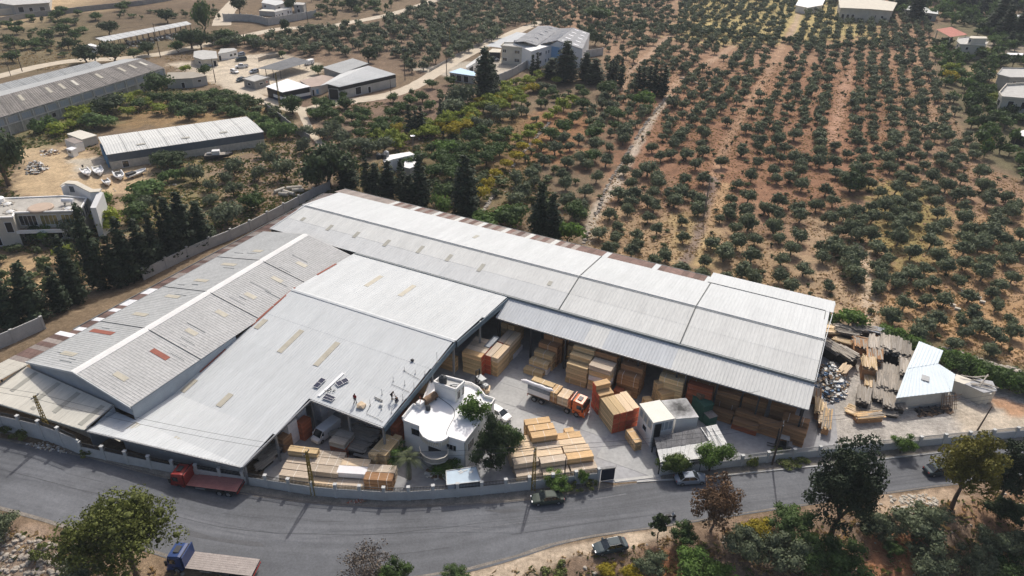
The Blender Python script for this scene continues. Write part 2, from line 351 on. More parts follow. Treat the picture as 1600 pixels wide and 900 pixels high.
zone([(-30,-20),(120,-20),(150,15),(60,30),(-30,45)], (.46,.34,.20), 2,2,.9)
zone([(0,200),(260,130),(330,150),(440,170),(470,200),(410,190),(150,200),(60,240)], (.17,.16,.075), 4,5,.8)
zone([(200,165),(330,150),(420,170),(380,190),(180,200)], (.29,.175,.085), 5,6,.7)
zone([(420,200),(530,180),(640,200),(520,290),(330,360),(170,420),(150,320),(240,270),(420,235)], (.24,.175,.12), 4,6,.9)
zone([(230,285),(330,255),(330,350),(200,370),(180,330)], (.21,.18,.08), 4,5,.8)
zone([(40,235),(110,225),(170,255),(250,262),(210,300),(60,320),(20,290)], (.47,.35,.21), 2,4,.95)
zone([(110,250),(160,245),(170,275),(120,275)], (.42,.38,.31), 1.5,2,.9)
zone([(240,245),(420,215),(440,225),(330,250),(240,265)], (.29,.225,.10), 2,3,.9)
zone([(0,390),(110,400),(110,440),(30,470),(-20,450)], (.40,.28,.15), 2,3,.9)
zone([(262,100),(330,92),(430,82),(500,100),(500,120),(430,150),(380,148),(330,130)], (.50,.43,.33), 2,2.5,.95)
zone([(640,108),(700,100),(790,90),(840,95),(800,115),(740,128)], (.46,.41,.33), 1,1,.95)
zone([(1460,40),(1620,20),(1620,290),(1540,250),(1480,150)], (.13,.12,.065), 5,6,.8)
zone([(1510,105),(1560,105),(1560,130),(1500,130)], (.36,.26,.15), 2,3,.8)
zone([(1540,60),(1620,62),(1620,85),(1545,80)], (.38,.32,.25), 2,3,.8)
# dirt yard right of the sheds, and the land south of the road
zone([(1290,500),(1340,515),(1430,540),(1500,560),(1640,600),(1640,690),(1250,700),(1180,700),(1262,620)], (.40,.37,.33), 1,1.5,1)
zone([(1480,630),(1640,640),(1640,672),(1500,680)], (.46,.39,.30), 1,2,.9)
zone([(1550,625),(1640,630),(1640,655),(1570,648)], (.42,.22,.11), 1,2,.8)
zone([(1390,510),(1640,580),(1640,620),(1450,560)], (.15,.13,.07), 1.5,3,.8)
SOUTH = [(-200,800),(0,801),(100,829),(240,870),(380,909),(540,916),(700,904),(900,849),(1060,824),(1260,794),(1450,767),(1700,735),(1900,1500),(-300,1500)]
zone(SOUTH, (.22,.155,.105), .5,.4)
zone([(-60,800),(60,825),(240,880),(300,960),(-60,960)], (.30,.225,.165), 1.2,3,.8)
zone([(240,868),(380,906),(540,913),(600,1000),(200,1000),(150,860)], (.25,.18,.11), 1.2,3,.8)
zone([(700,902),(900,847),(1060,823),(1045,838),(900,872),(720,935)], (.46,.37,.27), .5,1., .95)
zone([(1020,860),(1060,855),(1060,940),(1010,940)], (.40,.17,.075), .8,1.5,.8)
zone([(1360,830),(1440,830),(1430,920),(1340,920)], (.34,.15,.07), 1,1.5,.8)
zone([(1385,775),(1460,768),(1530,790),(1450,800),(1370,800)], (.44,.33,.23), .7,2,.9)
zone([(1500,800),(1620,760),(1620,840),(1530,850)], (.33,.2,.12), .8,2,.8)
# tracks
PALE = (.50,.43,.34)
trail([(1350,385),(1357,420),(1360,470),(1363,515)], 3.2,(.42,.31,.2), .8,1)
for o in (-1,1): trail([(1343+o*3,380),(1352+o*4,420),(1357+o*5,470),(1358+o*6,515)], .6,(.52,.41,.3), .4,.3)
trail([(1330,110),(1322,130),(1312,170),(1298,225)], 3.5,(.40,.24,.16), 1.2,2,.8)
trail([(1240,40),(1197,120),(1165,170),(1135,225),(1110,290)], 3.0,(.38,.24,.15), 1.2,2,.8)
trail([(1145,72),(1125,87),(1062,125),(1040,150)], 3.0,(.40,.27,.18), 1.2,2,.8)
trail([(1270,-5),(1250,15),(1235,60)], 3.0,(.46,.34,.24), 1.2,2,.8)
trail([(1048,55),(1010,90),(985,110),(970,140)], 3.0,(.42,.29,.2), 1.2,2,.8)
trail([(1045,150),(1020,185),(985,245),(965,285),(930,330),(915,380)], 2.6,(.46,.40,.32), .8,1.5,.8)
trail([(860,60),(960,45),(1080,50),(1300,75),(1420,70)], 2.0,(.10,.095,.05), 1.2,2,.7)
trail([(1115,280),(1102,340),(1085,380),(1070,410)], 2.6,(.20,.15,.125), .8,1.2,.9)
trail([(1135,290),(1118,335),(1110,350)], 3.5,(.42,.28,.15), 1.2,1.5,.8)
trail([(480,195),(505,225),(530,260)], 2.5,(.45,.28,.15), 1,1.5,.8)
trail([(170,275),(200,300),(180,340),(160,420)], 3,(.36,.25,.16), 1,2,.6)
# small relief in the fields only
P = [G(*p) for p in ORCH]; rel = np.clip(sdpoly(X, Y, P)/8,0,1)
south = np.clip((d-1.)/3,0,1)
Z = Z+rel*((N2-.5)*.5+(N3-.5)*.22)+south*((N2-.5)*.9+(N3-.5)*.35)
lum_ = C.mean(-1, keepdims=True); C = C*.95+lum_*.05
C *= (.80+.40*N1)[..., None]; C *= (.82+.36*N3)[..., None]
ny, nx = X.shape; me = bpy.data.meshes.new('ground')
V = np.stack([X, Y, Z], -1).reshape(-1,3); idx = np.arange(nx*ny).reshape(ny, nx)
Fq = np.stack([idx[:-1, :-1], idx[:-1,1:], idx[1:, 1:], idx[1:, :-1]], -1).reshape(-1,4)
def mesh_np(me, V, Fq):
    k = Fq.shape[1]; me.vertices.add(len(V)); me.vertices.foreach_set('co', V.astype(np.float32).ravel())
    me.loops.add(Fq.size); me.loops.foreach_set('vertex_index', Fq.astype(np.int32).ravel())
    me.polygons.add(len(Fq)); me.polygons.foreach_set('loop_start', np.arange(0, Fq.size, k, dtype=np.int32))
    me.update(calc_edges=True)
mesh_np(me, V, Fq); me.polygons.foreach_set('use_smooth', [True]*len(me.polygons))
ca = me.attributes.new('soil', 'FLOAT_COLOR', 'POINT'); ca.data.foreach_set('color', np.concatenate([C.reshape(-1,3), np.ones((nx*ny, 1))], 1).astype(np.float32).ravel())
ground = bpy.data.objects.new('ground', me); COL.objects.link(ground); struct(ground)
m = bpy.data.materials.new('soil'); m.use_nodes = True; n = m.node_tree.nodes; l = m.node_tree.links; b = n['Principled BSDF']; b.inputs['Roughness'].default_value = .95; b.inputs['Specular IOR Level'].default_value = .1
A_ = n.new('ShaderNodeAttribute'); A_.attribute_name = 'soil'; tc = n.new('ShaderNodeTexCoord')
out = A_.outputs['Color']
for sc_, lo, hi in ((.25,.78,1.2),(1.6,.7,1.3),(7., .72,1.28)):
    z_ = n.new('ShaderNodeTexNoise'); z_.inputs['Scale'].default_value = sc_; z_.inputs['Detail'].default_value = 5; z_.inputs['Roughness'].default_value = .7; l.new(tc.outputs['Object'], z_.inputs['Vector'])
    r_ = n.new('ShaderNodeMapRange'); r_.inputs[1].default_value = .32; r_.inputs[2].default_value = .68; r_.inputs[3].default_value = lo; r_.inputs[4].default_value = hi; l.new(z_.outputs['Fac'], r_.inputs[0])
    v_ = n.new('ShaderNodeVectorMath'); v_.operation = 'SCALE'; l.new(out, v_.inputs[0]); l.new(r_.outputs[0], v_.inputs['Scale']); out = v_.outputs[0]
l.new(out, b.inputs['Base Color'])
bn = n.new('ShaderNodeBump'); bn.inputs['Strength'].default_value = .5; bn.inputs['Distance'].default_value = .25; l.new(z_.outputs['Fac'], bn.inputs['Height']); l.new(bn.outputs[0], b.inputs['Normal'])
me.materials.append(m)
def gzf(x, y):                                    # ground height with relief (sampled from the sheet)
    j = int(np.clip(np.searchsorted(ys, y)-1,0, ny-2)); i = int(np.clip(np.searchsorted(xs, x)-1,0, nx-2))
    ty = (y-ys[j])/(ys[j+1]-ys[j]); tx = (x-xs[i])/(xs[i+1]-xs[i])
    return float((Z[j, i]*(1-tx)+Z[j, i+1]*tx)*(1-ty)+(Z[j+1, i]*(1-tx)+Z[j+1, i+1]*tx)*ty)
# ================================================================ ROAD, KERBS, YARD
def asphalt():
    m = bpy.data.materials.new('asphalt'); m.use_nodes = True; n = m.node_tree.nodes; l = m.node_tree.links; b = n['Principled BSDF']
    b.inputs['Roughness'].default_value = .8; b.inputs['Specular IOR Level'].default_value = .3; tc = n.new('ShaderNodeTexCoord')
    at_ = n.new('ShaderNodeAttribute'); at_.attribute_name = 'across'       # 0..1 across the road, for wheel tracks and seams
    sx = n.new('ShaderNodeSeparateXYZ'); l.new(at_.outputs['Vector'], sx.inputs[0])
    cb = n.new('ShaderNodeCombineXYZ'); 
    mu = n.new('ShaderNodeMath'); mu.operation = 'MULTIPLY'; mu.inputs[1].default_value = 26; l.new(sx.outputs[0], mu.inputs[0]); l.new(mu.outputs[0], cb.inputs[0])
    mv = n.new('ShaderNodeMath'); mv.operation = 'MULTIPLY'; mv.inputs[1].default_value = .05; l.new(sx.outputs[1], mv.inputs[0]); l.new(mv.outputs[0], cb.inputs[1])
    z1 = n.new('ShaderNodeTexNoise'); z1.inputs['Scale'].default_value = .5; z1.inputs['Detail'].default_value = 6; l.new(cb.outputs[0], z1.inputs['Vector'])
    rp = n.new('ShaderNodeValToRGB'); e = rp.color_ramp.elements; e[0].position = .3; e[1].position = .72; e[0].color = (.096,.101,.110,1); e[1].color = (.136,.142,.153,1); l.new(z1.outputs['Fac'], rp.inputs[0])
    out = rp.outputs[0]
    for sc_, lo, hi in ((.10,.80,1.18),(.7,.93,1.07),(3., .9,1.1),(14., .85,1.15)):
        z_ = n.new('ShaderNodeTexNoise'); z_.inputs['Scale'].default_value = sc_; z_.inputs['Detail'].default_value = 4; l.new(tc.outputs['Object'], z_.inputs['Vector'])
        r_ = n.new('ShaderNodeMapRange'); r_.inputs[1].default_value = .32; r_.inputs[2].default_value = .68; r_.inputs[3].default_value = lo; r_.inputs[4].default_value = hi; l.new(z_.outputs['Fac'], r_.inputs[0])
        v_ = n.new('ShaderNodeVectorMath'); v_.operation = 'SCALE'; l.new(out, v_.inputs[0]); l.new(r_.outputs[0], v_.inputs['Scale']); out = v_.outputs[0]
    l.new(out, b.inputs['Base Color']); return m
def smooth(P, k=6):
    out = []
    for i in range(len(P)-1):
        p0 = P[max(i-1,0)]; p1 = P[i]; p2 = P[i+1]; p3 = P[min(i+2, len(P)-1)]
        for j in range(k):
            t = j/k; out.append(.5*((2*p1)+(p2-p0)*t+(2*p0-5*p1+4*p2-p3)*t*t+(3*p1-p0-3*p2+p3)*t**3))
    return out+[P[-1]]
NE = [R_(*p) for p in [(0,684),(100,704),(200,730),(300,755),(390,771),(490,785),(600,791),(700,789),(800,783),(900,770),(962,758),(1030,752),(1100,748),(1200,737),(1300,727),(1400,716),(1500,705),(1600,695)]]
NE = [NE[0]+(NE[0]-NE[1])*6]+NE+[NE[-1]+(NE[-1]-NE[-2])*6]
ne = smooth(NE); se_ = smooth(SE)
def resample(P, n):
    L = [0]
    for i in range(len(P)-1): L.append(L[-1]+(P[i+1]-P[i]).length)
    out = []
    for k in range(n):
        t = L[-1]*k/(n-1); i = min(max(int(np.searchsorted(L, t))-1,0), len(P)-2); out.append(P[i].lerp(P[i+1], (t-L[i])/max(L[i+1]-L[i], 1e-6)))
    return out
a_ = resample(ne, 160); b_ = resample(se_, 160)
vs_ = []; ac = []; dist = 0
for i, (p, q) in enumerate(zip(a_, b_)):
    if i: dist += (p-a_[i-1]).length
    for k in range(9): r = p.lerp(q, k/8); vs_.append((r.x, r.y, .03+rise(r.x, r.y))); ac.append((k/8, dist, 0))
me = bpy.data.meshes.new('road'); me.from_pydata(vs_, [], [(i*9+k, (i+1)*9+k, (i+1)*9+k+1, i*9+k+1)[::-1] for i in range(159) for k in range(8)])
q = me.attributes.new('across', 'FLOAT_VECTOR', 'POINT'); q.data.foreach_set('vector', [c for v in ac for c in v]); me.materials.append(asphalt())
road = bpy.data.objects.new('road', me); COL.objects.link(road); struct(road, 'grey asphalt road curving past the timber yard')
mm('road_seam', (.055,.057,.06), .85,.2,2); mm('road_dust', (.20,.18,.155), .95,.3,.6, fine=.3); mm('road_patch', (.10,.102,.108), .85,.15,1, fine=.15); mm('road_scuff', (.165,.17,.178), .9,.2,1, fine=.3)
def lane(t0, wd, i0, i1, mt, nm, wob=.0, z=.036, skip=0):
    mb = MB(); P = []
    for i in range(i0, i1):
        p, q = a_[i], b_[i]; L_ = (q-p).length; t = t0+wob*math.sin(i*.37)+RU(-.0015,.0015)*3; w2 = wd/L_/2*RU(.6,1.3)
        P.append((p.lerp(q, t-w2), p.lerp(q, t+w2)))
    for k in range(len(P)-1):
        if skip and (k//skip) % 2: continue
        q = [P[k][0], P[k+1][0], P[k+1][1], P[k][1]]; mb.add([(v.x, v.y, z+rise(v.x, v.y)) for v in q], [(3,2,1,0)])
    o = mb.build(nm, M[mt], kind='structure'); return struct(o)
lane(.47,.10,30,125, 'road_seam', 'road_seam', .012); lane(.30,.07,40,90, 'road_seam', 'road_seam', .02,.0365,3); lane(.73,.08,60,118, 'road_seam', 'road_seam', .015,.0365,4)
lane(.972,.7,12,150, 'road_dust', 'road_dust', .006,.034); lane(.018,.5,12,150, 'road_dust', 'road_dust', .004,.034)
for (i0, i1, t, w_, m_) in ((48,54,.62,1.3, 'road_patch'),(72,75,.25,2.2, 'road_patch'),(92,97,.7,1.0, 'road_patch'),(104,107,.35,1.5, 'road_patch'),(86,92,.42,.35, 'road_scuff'),(83,88,.63,.25, 'road_scuff'),(66,74,.55,.25, 'road_scuff'),(80,84,.2,.5, 'road_scuff')): lane(t, w_, i0, i1, m_, 'road_patch' if 'patch' in m_ else 'road_scuff', .004,.038)
# verge between wall and road
WALLP = [(0,671),(40,680),(82,691),(130,711),(262,738),(330,749),(400,760),(492,774),(560,779),(612,782),(675,779),(740,774),(800,768),(868,760),(934,752)]
wall_pts = [R_(*p) for p in WALLP]; wall_pts = [wall_pts[0]+(wall_pts[0]-wall_pts[1]).normalized()*20]+wall_pts
WALLR = [(1032,742),(1115,733),(1200,722),(1290,712),(1355,706),(1462,695),(1600,682)]
wallr_pts = [at(*p) for p in WALLR]; wallr_pts.append(wallr_pts[-1]+(wallr_pts[-1]-wallr_pts[-2]).normalized()*40)
def strip(P, Q, z, name, mt):
    a = resample(P, 80); b = resample(Q, 80); mb = MB()
    mb.add([(p.x, p.y, z+rise(p.x, p.y)) for p in a]+[(p.x, p.y, z+rise(p.x, p.y)) for p in b], [(i, i+1,81+i, 80+i)[::-1] for i in range(79)]); return struct(mb.build(name, mt, kind='structure'))
mm('verge', (.24,.215,.18), .95,.35,.9,.4, fine=.25)
mm('yard_concrete', (.335,.335,.34), .85,.16,.16,.15, fine=.12)
mm('yard_pale', (.385,.385,.375), .9,.12,.25,.15, fine=.1)
half = [p for p in a_ if p.x < 16]; strip(smooth(wall_pts, 4), half, .05, 'verge', M['verge'])
half2 = [p for p in a_ if p.x > 22]; strip(smooth(wallr_pts, 4), half2,.05, 'verge', M['verge'])
kb = MB()
for i in range(len(a_)-1):
    if a_[i].x < 17: continue
    kb.beam((a_[i].x, a_[i].y+.1,.08),(a_[i+1].x, a_[i+1].y+.1,.08), .25,.16)
struct(kb.build('kerb', M['concrete'], kind='structure'))
yard = [F(-24,41), F(-24,-42), F(92,-42), F(93,-12)]+[at(1290,712)]+[p for p in reversed(wallr_pts[1:4])]
yp = [(F(-24,40).x, F(-24,40).y),(F(-24,-41).x, F(-24,-41).y),(F(91,-41).x, F(91,-41).y),(F(96,-8).x, F(96,-8).y)]+[(at(*p).x, at(*p).y) for p in [(1330,708),(1200,722),(1115,733),(1032,742)]]+[(at(*p).x, at(*p).y+.05) for p in [(1030,749),(962,755)]]+[(p.x, p.y) for p in reversed(wall_pts[1:])]
from mathutils.geometry import tessellate_polygon
yb = MB(); yb.add([(x, y, .012) for x, y in yp], [tuple(t) for t in tessellate_polygon([[VC((x, y, 0)) for x, y in yp]])])
yb.f = [f if (VC(yb.v[f[1]])-VC(yb.v[f[0]])).cross(VC(yb.v[f[2]])-VC(yb.v[f[0]])).z > 0 else f[::-1] for f in yb.f]; struct(yb.build('yard_floor', M['yard_concrete'], kind='structure'))
# pale slabs inside the yard, cast in bays with recessed joints
def slabs(poly_px, mt, z=.03, du=5.2, dw=4.6):
    P = [UW(*p) for p in poly_px]; us = [p[0] for p in P]; ws = [p[1] for p in P]; mb = []
    u = math.floor(min(us)/du)*du
    while u < max(us):
        w_ = math.floor(min(ws)/dw)*dw
        while w_ < max(ws):
            cx, cy = u+du/2, w_+dw/2
            if sdpoly(np.array([cx]), np.array([cy]), P)[0] > -.5: mb.append((u, w_))
            w_ += dw
        u += du
    for u, w_ in mb:
        c = F(u+du/2, w_+dw/2); bx = MB().box((c.x, c.y, z-.015), du-.09, dw-.09,.02+RU(0,.006), AZU); bx.build('concrete_slab', mt, YF)
YF = [o for o in COL.objects if o.name == 'yard_floor'][0]
slabs([(800,560),(830,600),(905,670),(930,690),(945,735),(1025,742),(1000,700),(935,680),(925,640),(820,590)], M['yard_pale'])
slabs([(720,600),(800,580),(840,640),(900,700),(800,690),(770,640)], M['yard_pale'])
# far dirt roads
mm('dirt_pale', (.52,.45,.35), .95,.12,.3,.3, fine=.12)
def ribbon(px, wd, name='dirt_road', mt='dirt_pale', z=.04, label=None):
    P = smooth([at(*p) for p in px]); mb = MB(); vs = []
    for i, p in enumerate(P):
        t = (P[min(i+1, len(P)-1)]-P[max(i-1,0)]).normalized(); nn = VC((-t.y, t.x, 0))*wd/2*RU(.93,1.07); vs += [(p+nn).to_tuple()[:2]+(z,),(p-nn).to_tuple()[:2]+(z,)]
    mb.add(vs, [(2*i, 2*i+1,2*i+3,2*i+2) for i in range(len(P)-1)]); o = mb.build(name, M[mt], kind='structure'); return struct(o, label)
ribbon([(-60,132),(0,119),(60,104),(115,95),(180,92),(240,86),(295,76),(398,53),(440,45),(508,42),(542,36),(575,30),(612,22),(650,11),(690,-4)], 6.5, label='pale dirt road crossing the upper left hillside')
ribbon([(370,130),(395,150),(430,162),(475,172),(520,162),(570,155),(610,148),(650,133),(690,108),(735,82),(780,62),(815,46),(850,33)], 6.5, z=.045, label='pale road leading to the grey roofed factory')
ribbon([(395,-20),(372,0),(352,22),(346,40)], 9, z=.05, label='pale lane beside the walled house')
ribbon([(468,168),(478,190),(490,212),(530,250)], 2.6, z=.05, mt='dirt_pale')
# ================================================================ TIMBER WAREHOUSES
def fz(P): return [F(*p) for p in P]
def roofinv(px, py, zf, it=8):                    # photograph point -> (u, w) on the roof plane zf(u, w)
    z = 8.
    for i in range(it): u, w_ = UW(px, py, z); z = zf(u, w_)
    return u, w_
def sheet(parent, name, mt, A, B, C_, D, pitch=.55, amp=.05, lift=0, label=None):
    return MB().corr(F(*A), F(*B), F(*C_), F(*D), pitch, amp, lift).build(name, M[mt], parent, label=label)
def skylights(parent, items, zf, along='w', wd=1.0, mt='skylight_amber', lift=.075):
    for it in items:
        (x0, y0),(x1, y1) = it[0], it[1]; mt_ = it[2] if len(it) > 2 else mt
        a = roofinv(x0, y0, zf); b = roofinv(x1, y1, zf); mb = MB()
        if along == 'w':
            u = (a[0]+b[0])/2; w0, w1 = sorted((a[1], b[1])); Q = [(u-wd/2, w0),(u+wd/2, w0),(u+wd/2, w1),(u-wd/2, w1)]
        else:
            w_ = (a[1]+b[1])/2; u0, u1 = sorted((a[0], b[0])); Q = [(u0, w_+wd/2),(u0, w_-wd/2),(u1, w_-wd/2),(u1, w_+wd/2)]
        mb.slab([F(u, w_, zf(u, w_)+lift) for u, w_ in Q][::-1], .03).build('skylight', M[mt_], parent)
def wallseg(parent, a, b, z0, z1, mt, t=.2, name='wall', z1b=None):
    A = F(*a); B = F(*b); dd = (B-A).normalized(); nn = VC((-dd.y, dd.x, 0))*t/2; z1b = z1 if z1b is None else z1b
    return MB().prism([(p.x, p.y) for p in (A-nn, B-nn, B+nn, A+nn)], z0, [z1, z1b, z1b, z1]).build(name, M[mt], parent)
# ---- white warehouse: wide two-slope roof with the notch over the courtyard
WZ = lambda u, w_: 9.5-.158*max(w_, 0)+.065*min(w_, 0)
ZH = lambda u, w_: WZ(u, w_)+1.45*min(max((21-u)/19.4,0), 1.2)*min(max((w_-27)/7.5,0), 1.6)
WW = thing('warehouse', 'wide white corrugated roof warehouse with people working on top, centre of the yard', 'warehouse', F(15,15))
for (u0, u1, w0, w1a, w1b) in ((1.6,21.9,0,6.9,6.9),(1.6,21.9,6.9,13.6,13.6),(1.6,21.9,13.6,19.5,19.5),(1.6,21.4,19.5,27,27),(1.6,20.9,27,34.5,33.2),
                             (21.9,35.2,0,6.9,6.9),(21.9,35.0,6.9,13.6,13.6),(21.9,34.9,13.6,19.5,19.5)):
    sheet(WW, 'roof_panel', 'roof_white', (u0, w0, ZH(u0, w0)),(u1, w0, ZH(u1, w0)),(u1, w1b+.03, ZH(u1, w1b)),(u0, w1a+.03, ZH(u0, w1a)), .5,.035, lift=-.012*(w0 > 0))
sheet(WW, 'roof_panel', 'roof_white', (-2.1,34.5, ZH(-2,34.5)),(20.95,33.15, ZH(20.9,33.15)),(20.9,33.4, ZH(20.9,33.4)),(-2.0,39.3, ZH(-2,39.3)), .5,.035, lift=-.015)
for (u0, u1, w0, w1) in ((1.6,18.5,-18.4,-9),(18.5,36.0,-18.4,-9),(1.6,18.5,-9,0),(18.5,35.6,-9,0)):
    sheet(WW, 'roof_panel', 'roof_white', (u0, w0, WZ(0, w0)),(u1, w0, WZ(0, w0)),(u1, w1, WZ(0, w1)),(u0, w1, WZ(0, w1)), .5,.035, lift=.02)
rc = MB(); rc.slab([F(1.6,-.35,9.56), F(1.6,.0,9.66), F(35.5,.0,9.66), F(35.5,-.35,9.56)], .03); rc.slab([F(1.6,0,9.662), F(1.6,.4,9.55), F(35.5,.4,9.55), F(35.5,0,9.662)], .03); rc.build('ridge_cap', M['roof_white'], WW)
def eave(parent, a, b, za, zb, mt='gutter', wd=.22, hh=.28, name='gutter'):
    A = F(*a, za); B = F(*b, zb); return MB().beam(A, B, wd, hh).build(name, M[mt], parent)
for a, b in (((20.95,33.3),(21.8,19.6)),((21.9,19.65),(34.9,19.65))): eave(WW, a, b, WZ(*a)-.16, WZ(*b)-.16, 'steel_grey')
eave(WW, (-2,39.4),(20.8,33.4), ZH(-2,39.3)-.16, ZH(20.8,33.2)-.16, 'steel_grey')
for a, b in (((34.95,19.5),(35.45,0)),((35.75,0),(36.2,-18.3))):
    A = F(a[0]+.1, a[1], WZ(*a)-.55); B = F(b[0]+.1, b[1], WZ(*b)-.55); MB().beam(A, B, .12,1.0).build('fascia', M['fascia_blue'], WW)
for a in [(34.7,19.3),(34.8,13),(35.0,6.5),(35.1,0),(35.7,-8),(35.9,-17),(28.6,19.4),(21.3,27),(20.8,32.8),(21.7,19.4),(14,20),(14,8),(26,8),(26,-6),(14,-6)]:
    MB().box(F(*a), .3,.3, WZ(*a)-.25, AZU, .012).build('column', M['steel_grey'], WW)
wallseg(WW, (1.6,36.8),(20.0,32.4), .012,3.6, 'wall_paint')
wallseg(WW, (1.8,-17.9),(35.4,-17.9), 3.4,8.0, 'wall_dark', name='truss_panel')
for k in range(7): MB().beam(F(2+k*5.4,-17.6,7.15), F(2+k*5.4,0,9.2), .12,.3).build('rafter', M['steel_dark'], WW)
for k in range(7): MB().beam(F(2+k*5.4,0,9.2), F(2+k*5.4,19.4, WZ(0,19.4)-.25), .12,.3).build('rafter', M['steel_dark'], WW)
skylights(WW, [((598,432),(570,447)),((650,447),(622,462))], WZ, wd=.95)
skylights(WW, [((474,517),(434,550)),((530,536),(491,571)),((417,500),(398,513)),((307,594),(283,612)),((362,616),(340,635)), ], WZ, wd=1.0)
skylights(WW, [((217,662),(195,675)),((205,674),(182,688)),((280,684),(254,704))], ZH, wd=1.0)
# red edge flashing where the white roof meets the grey gable
for i in range(9):
    w0 = -18.2+i*5.8; z = lambda q: WZ(0, q)+.1
    if i in (0,2,5): continue
    MB().slab([F(1.45, w0, z(w0)), F(1.45, min(w0+5.6,34), z(min(w0+5.6,34))), F(1.85, min(w0+5.6,34), z(min(w0+5.6,34))), F(1.85, w0, z(w0))][::-1], .05).build('flashing', M['skylight_rust' if i not in (7,8) else 'roof_white'], WW)
# ---- long pale warehouse with lean-to
LZ = lambda u, w_: 10.5-(w_+27.8)*.20 if w_ > -27.8 else 10.5+(w_+27.8)*.135
LL = thing('warehouse', 'long pale gable roof warehouse along the olive field, open front with lumber', 'warehouse', F(35,-28))
ju = [-19.3, UW(907,430,10.5)[0], UW(1089,476,10.5)[0], 89.2]
def LF(u, w_): return (u, w_, LZ(u, w_))
for i in range(3):
    u0, u1 = ju[i]+(.06 if i else 0), ju[i+1]-.06
    for j, (w0, w1, mt_) in enumerate(((-27.8,-22.6, 'roof_cream'),(-22.6,-18.2, 'roof_pale' if i == 0 else 'roof_cream'))):
        sheet(LL, 'roof_panel', mt_, LF(u0, w0), LF(u1, w0), LF(u1, w1), LF(u0-(1. if i == 0 else 0)*j, w1), .62,.03, lift=-.02*j)
    for j, (w0, w1) in enumerate(((-40.0,-34),(-34,-27.8))):
        sheet(LL, 'roof_panel', 'roof_white', LF(u0, w0), LF(u1, w0), LF(u1, w1), LF(u0, w1), .62,.03, lift=-.02*(1-j))
    if i: MB().beam(F(ju[i], -18.2, LZ(0,-18.2)+.05), F(ju[i], -27.8,10.56), .16,.12).build('expansion_joint', M['seam_dark'], LL); MB().beam(F(ju[i], -27.8,10.56), F(ju[i], -40, LZ(0,-40)+.05), .16,.12).build('expansion_joint', M['seam_dark'], LL)
sheet(LL, 'roof_panel', 'roof_white', (67.3,-45.6, LZ(0,-45.4)),(89.8,-45.6, LZ(0,-45.6)),(89.8,-40.0, LZ(0,-40)+.01),(67.3,-40.0, LZ(0,-40)+.01), .62,.03)
MB().beam(F(67.4,-40, LZ(0,-40)+.06), F(88.4,-40, LZ(0,-40)+.06), .10,.08).build('seam', M['seam_dark'], LL)
MB().beam(F(88.5,-39.9, LZ(0,-40)+.08), F(88.5,-36, LZ(0,-36)+.08), .10,.08).build('seam', M['seam_dark'], LL)
rb = MB(); rb.beam(F(-19.3,-27.8,10.56), F(89.2,-27.8,10.56), .3,.07); rb.build('ridge_cap', M['roof_pale'], LL)
MB().beam(F(-19.3,-27.35,10.48), F(89.2,-27.35,10.48), .07,.05).build('seam', M['gutter'], LL)
MB().beam(F(1.8,-18.1,8.30), F(89.2,-18.1,8.30), .5,.45).build('gutter', M['gutter'], LL)
MB().beam(F(-20.3,-18.2,8.5), F(-18.6,-27.8,10.5), .3,.25).build('verge_trim', M['roof_white'], LL); MB().beam(F(-18.6,-27.8,10.5), F(-19.4,-40,8.45), .3,.25).build('verge_trim', M['roof_white'], LL)
MB().beam(F(89.3,-18,8.5), F(89.3,-27.8,10.5), .12,.4).build('verge_trim', M['roof_white'], LL); MB().beam(F(89.3,-27.8,10.5), F(89.9,-45.6,7.5), .12,.4).build('verge_trim', M['roof_white'], LL)
LNZ = lambda u, w_: 8.15-(w_+18.1)*.255
def lz(u, w_): return (u, w_, LNZ(u, w_))
uu = [36.2,52.8,56.2,68.0,89.3]
for i, mt_ in enumerate(('roof_blue_grey', 'roof_cream', 'roof_blue_grey', 'roof_cream')):
    sheet(LL, 'lean_to_panel', mt_, lz(uu[i], -17.9), lz(uu[i+1], -17.9), lz(uu[i+1], -12.9), lz(uu[i], -12.9), .55,.045, lift=.01*(i % 2))
MB().beam(F(36.2,-12.85, LNZ(0,-12.9)-.12), F(89.3,-12.85, LNZ(0,-12.9)-.12), .12,.25).build('fascia', M['steel_grey'], LL)
wallseg(LL, (-19,-39.8),(89,-39.8), .012,8.2, 'concrete_dark'); wallseg(LL, (89,-39.6),(89,-22), .012,7.6, 'concrete_dark')
wallseg(LL, (-19.6,-39.8),(-20.3,-18.4), .012,8.2, 'concrete_dark'); wallseg(LL, (67.5,-45.3),(89.6,-45.3), .012,7.2, 'concrete_dark')
for k in range(9):
    u = 36.6+k*6.5; MB().box(F(u, -13.3), .28,.28, LNZ(0,-13.3)-.2, AZU, .012).build('column', M['steel_dark'], LL); MB().box(F(u, -18.5), .35,.35,8.2, AZU, .012).build('column', M['steel_dark'], LL)
    MB().beam(F(u, -18.5,8.2), F(u, -39.6,8.1), .15,.35).build('truss', M['steel_dark'], LL)
skylights(LL, [((471,345),(476,340)),((510,360),(520,352)),((551,371),(562,363)),((600,385),(608,375)),((650,395),(663,385)),((697,408),(706,398)),((746,424),(757,413)),((740,372),(747,368)),((856,446),(862,440))], LZ, wd=.8, mt='skylight_grey', lift=.055)
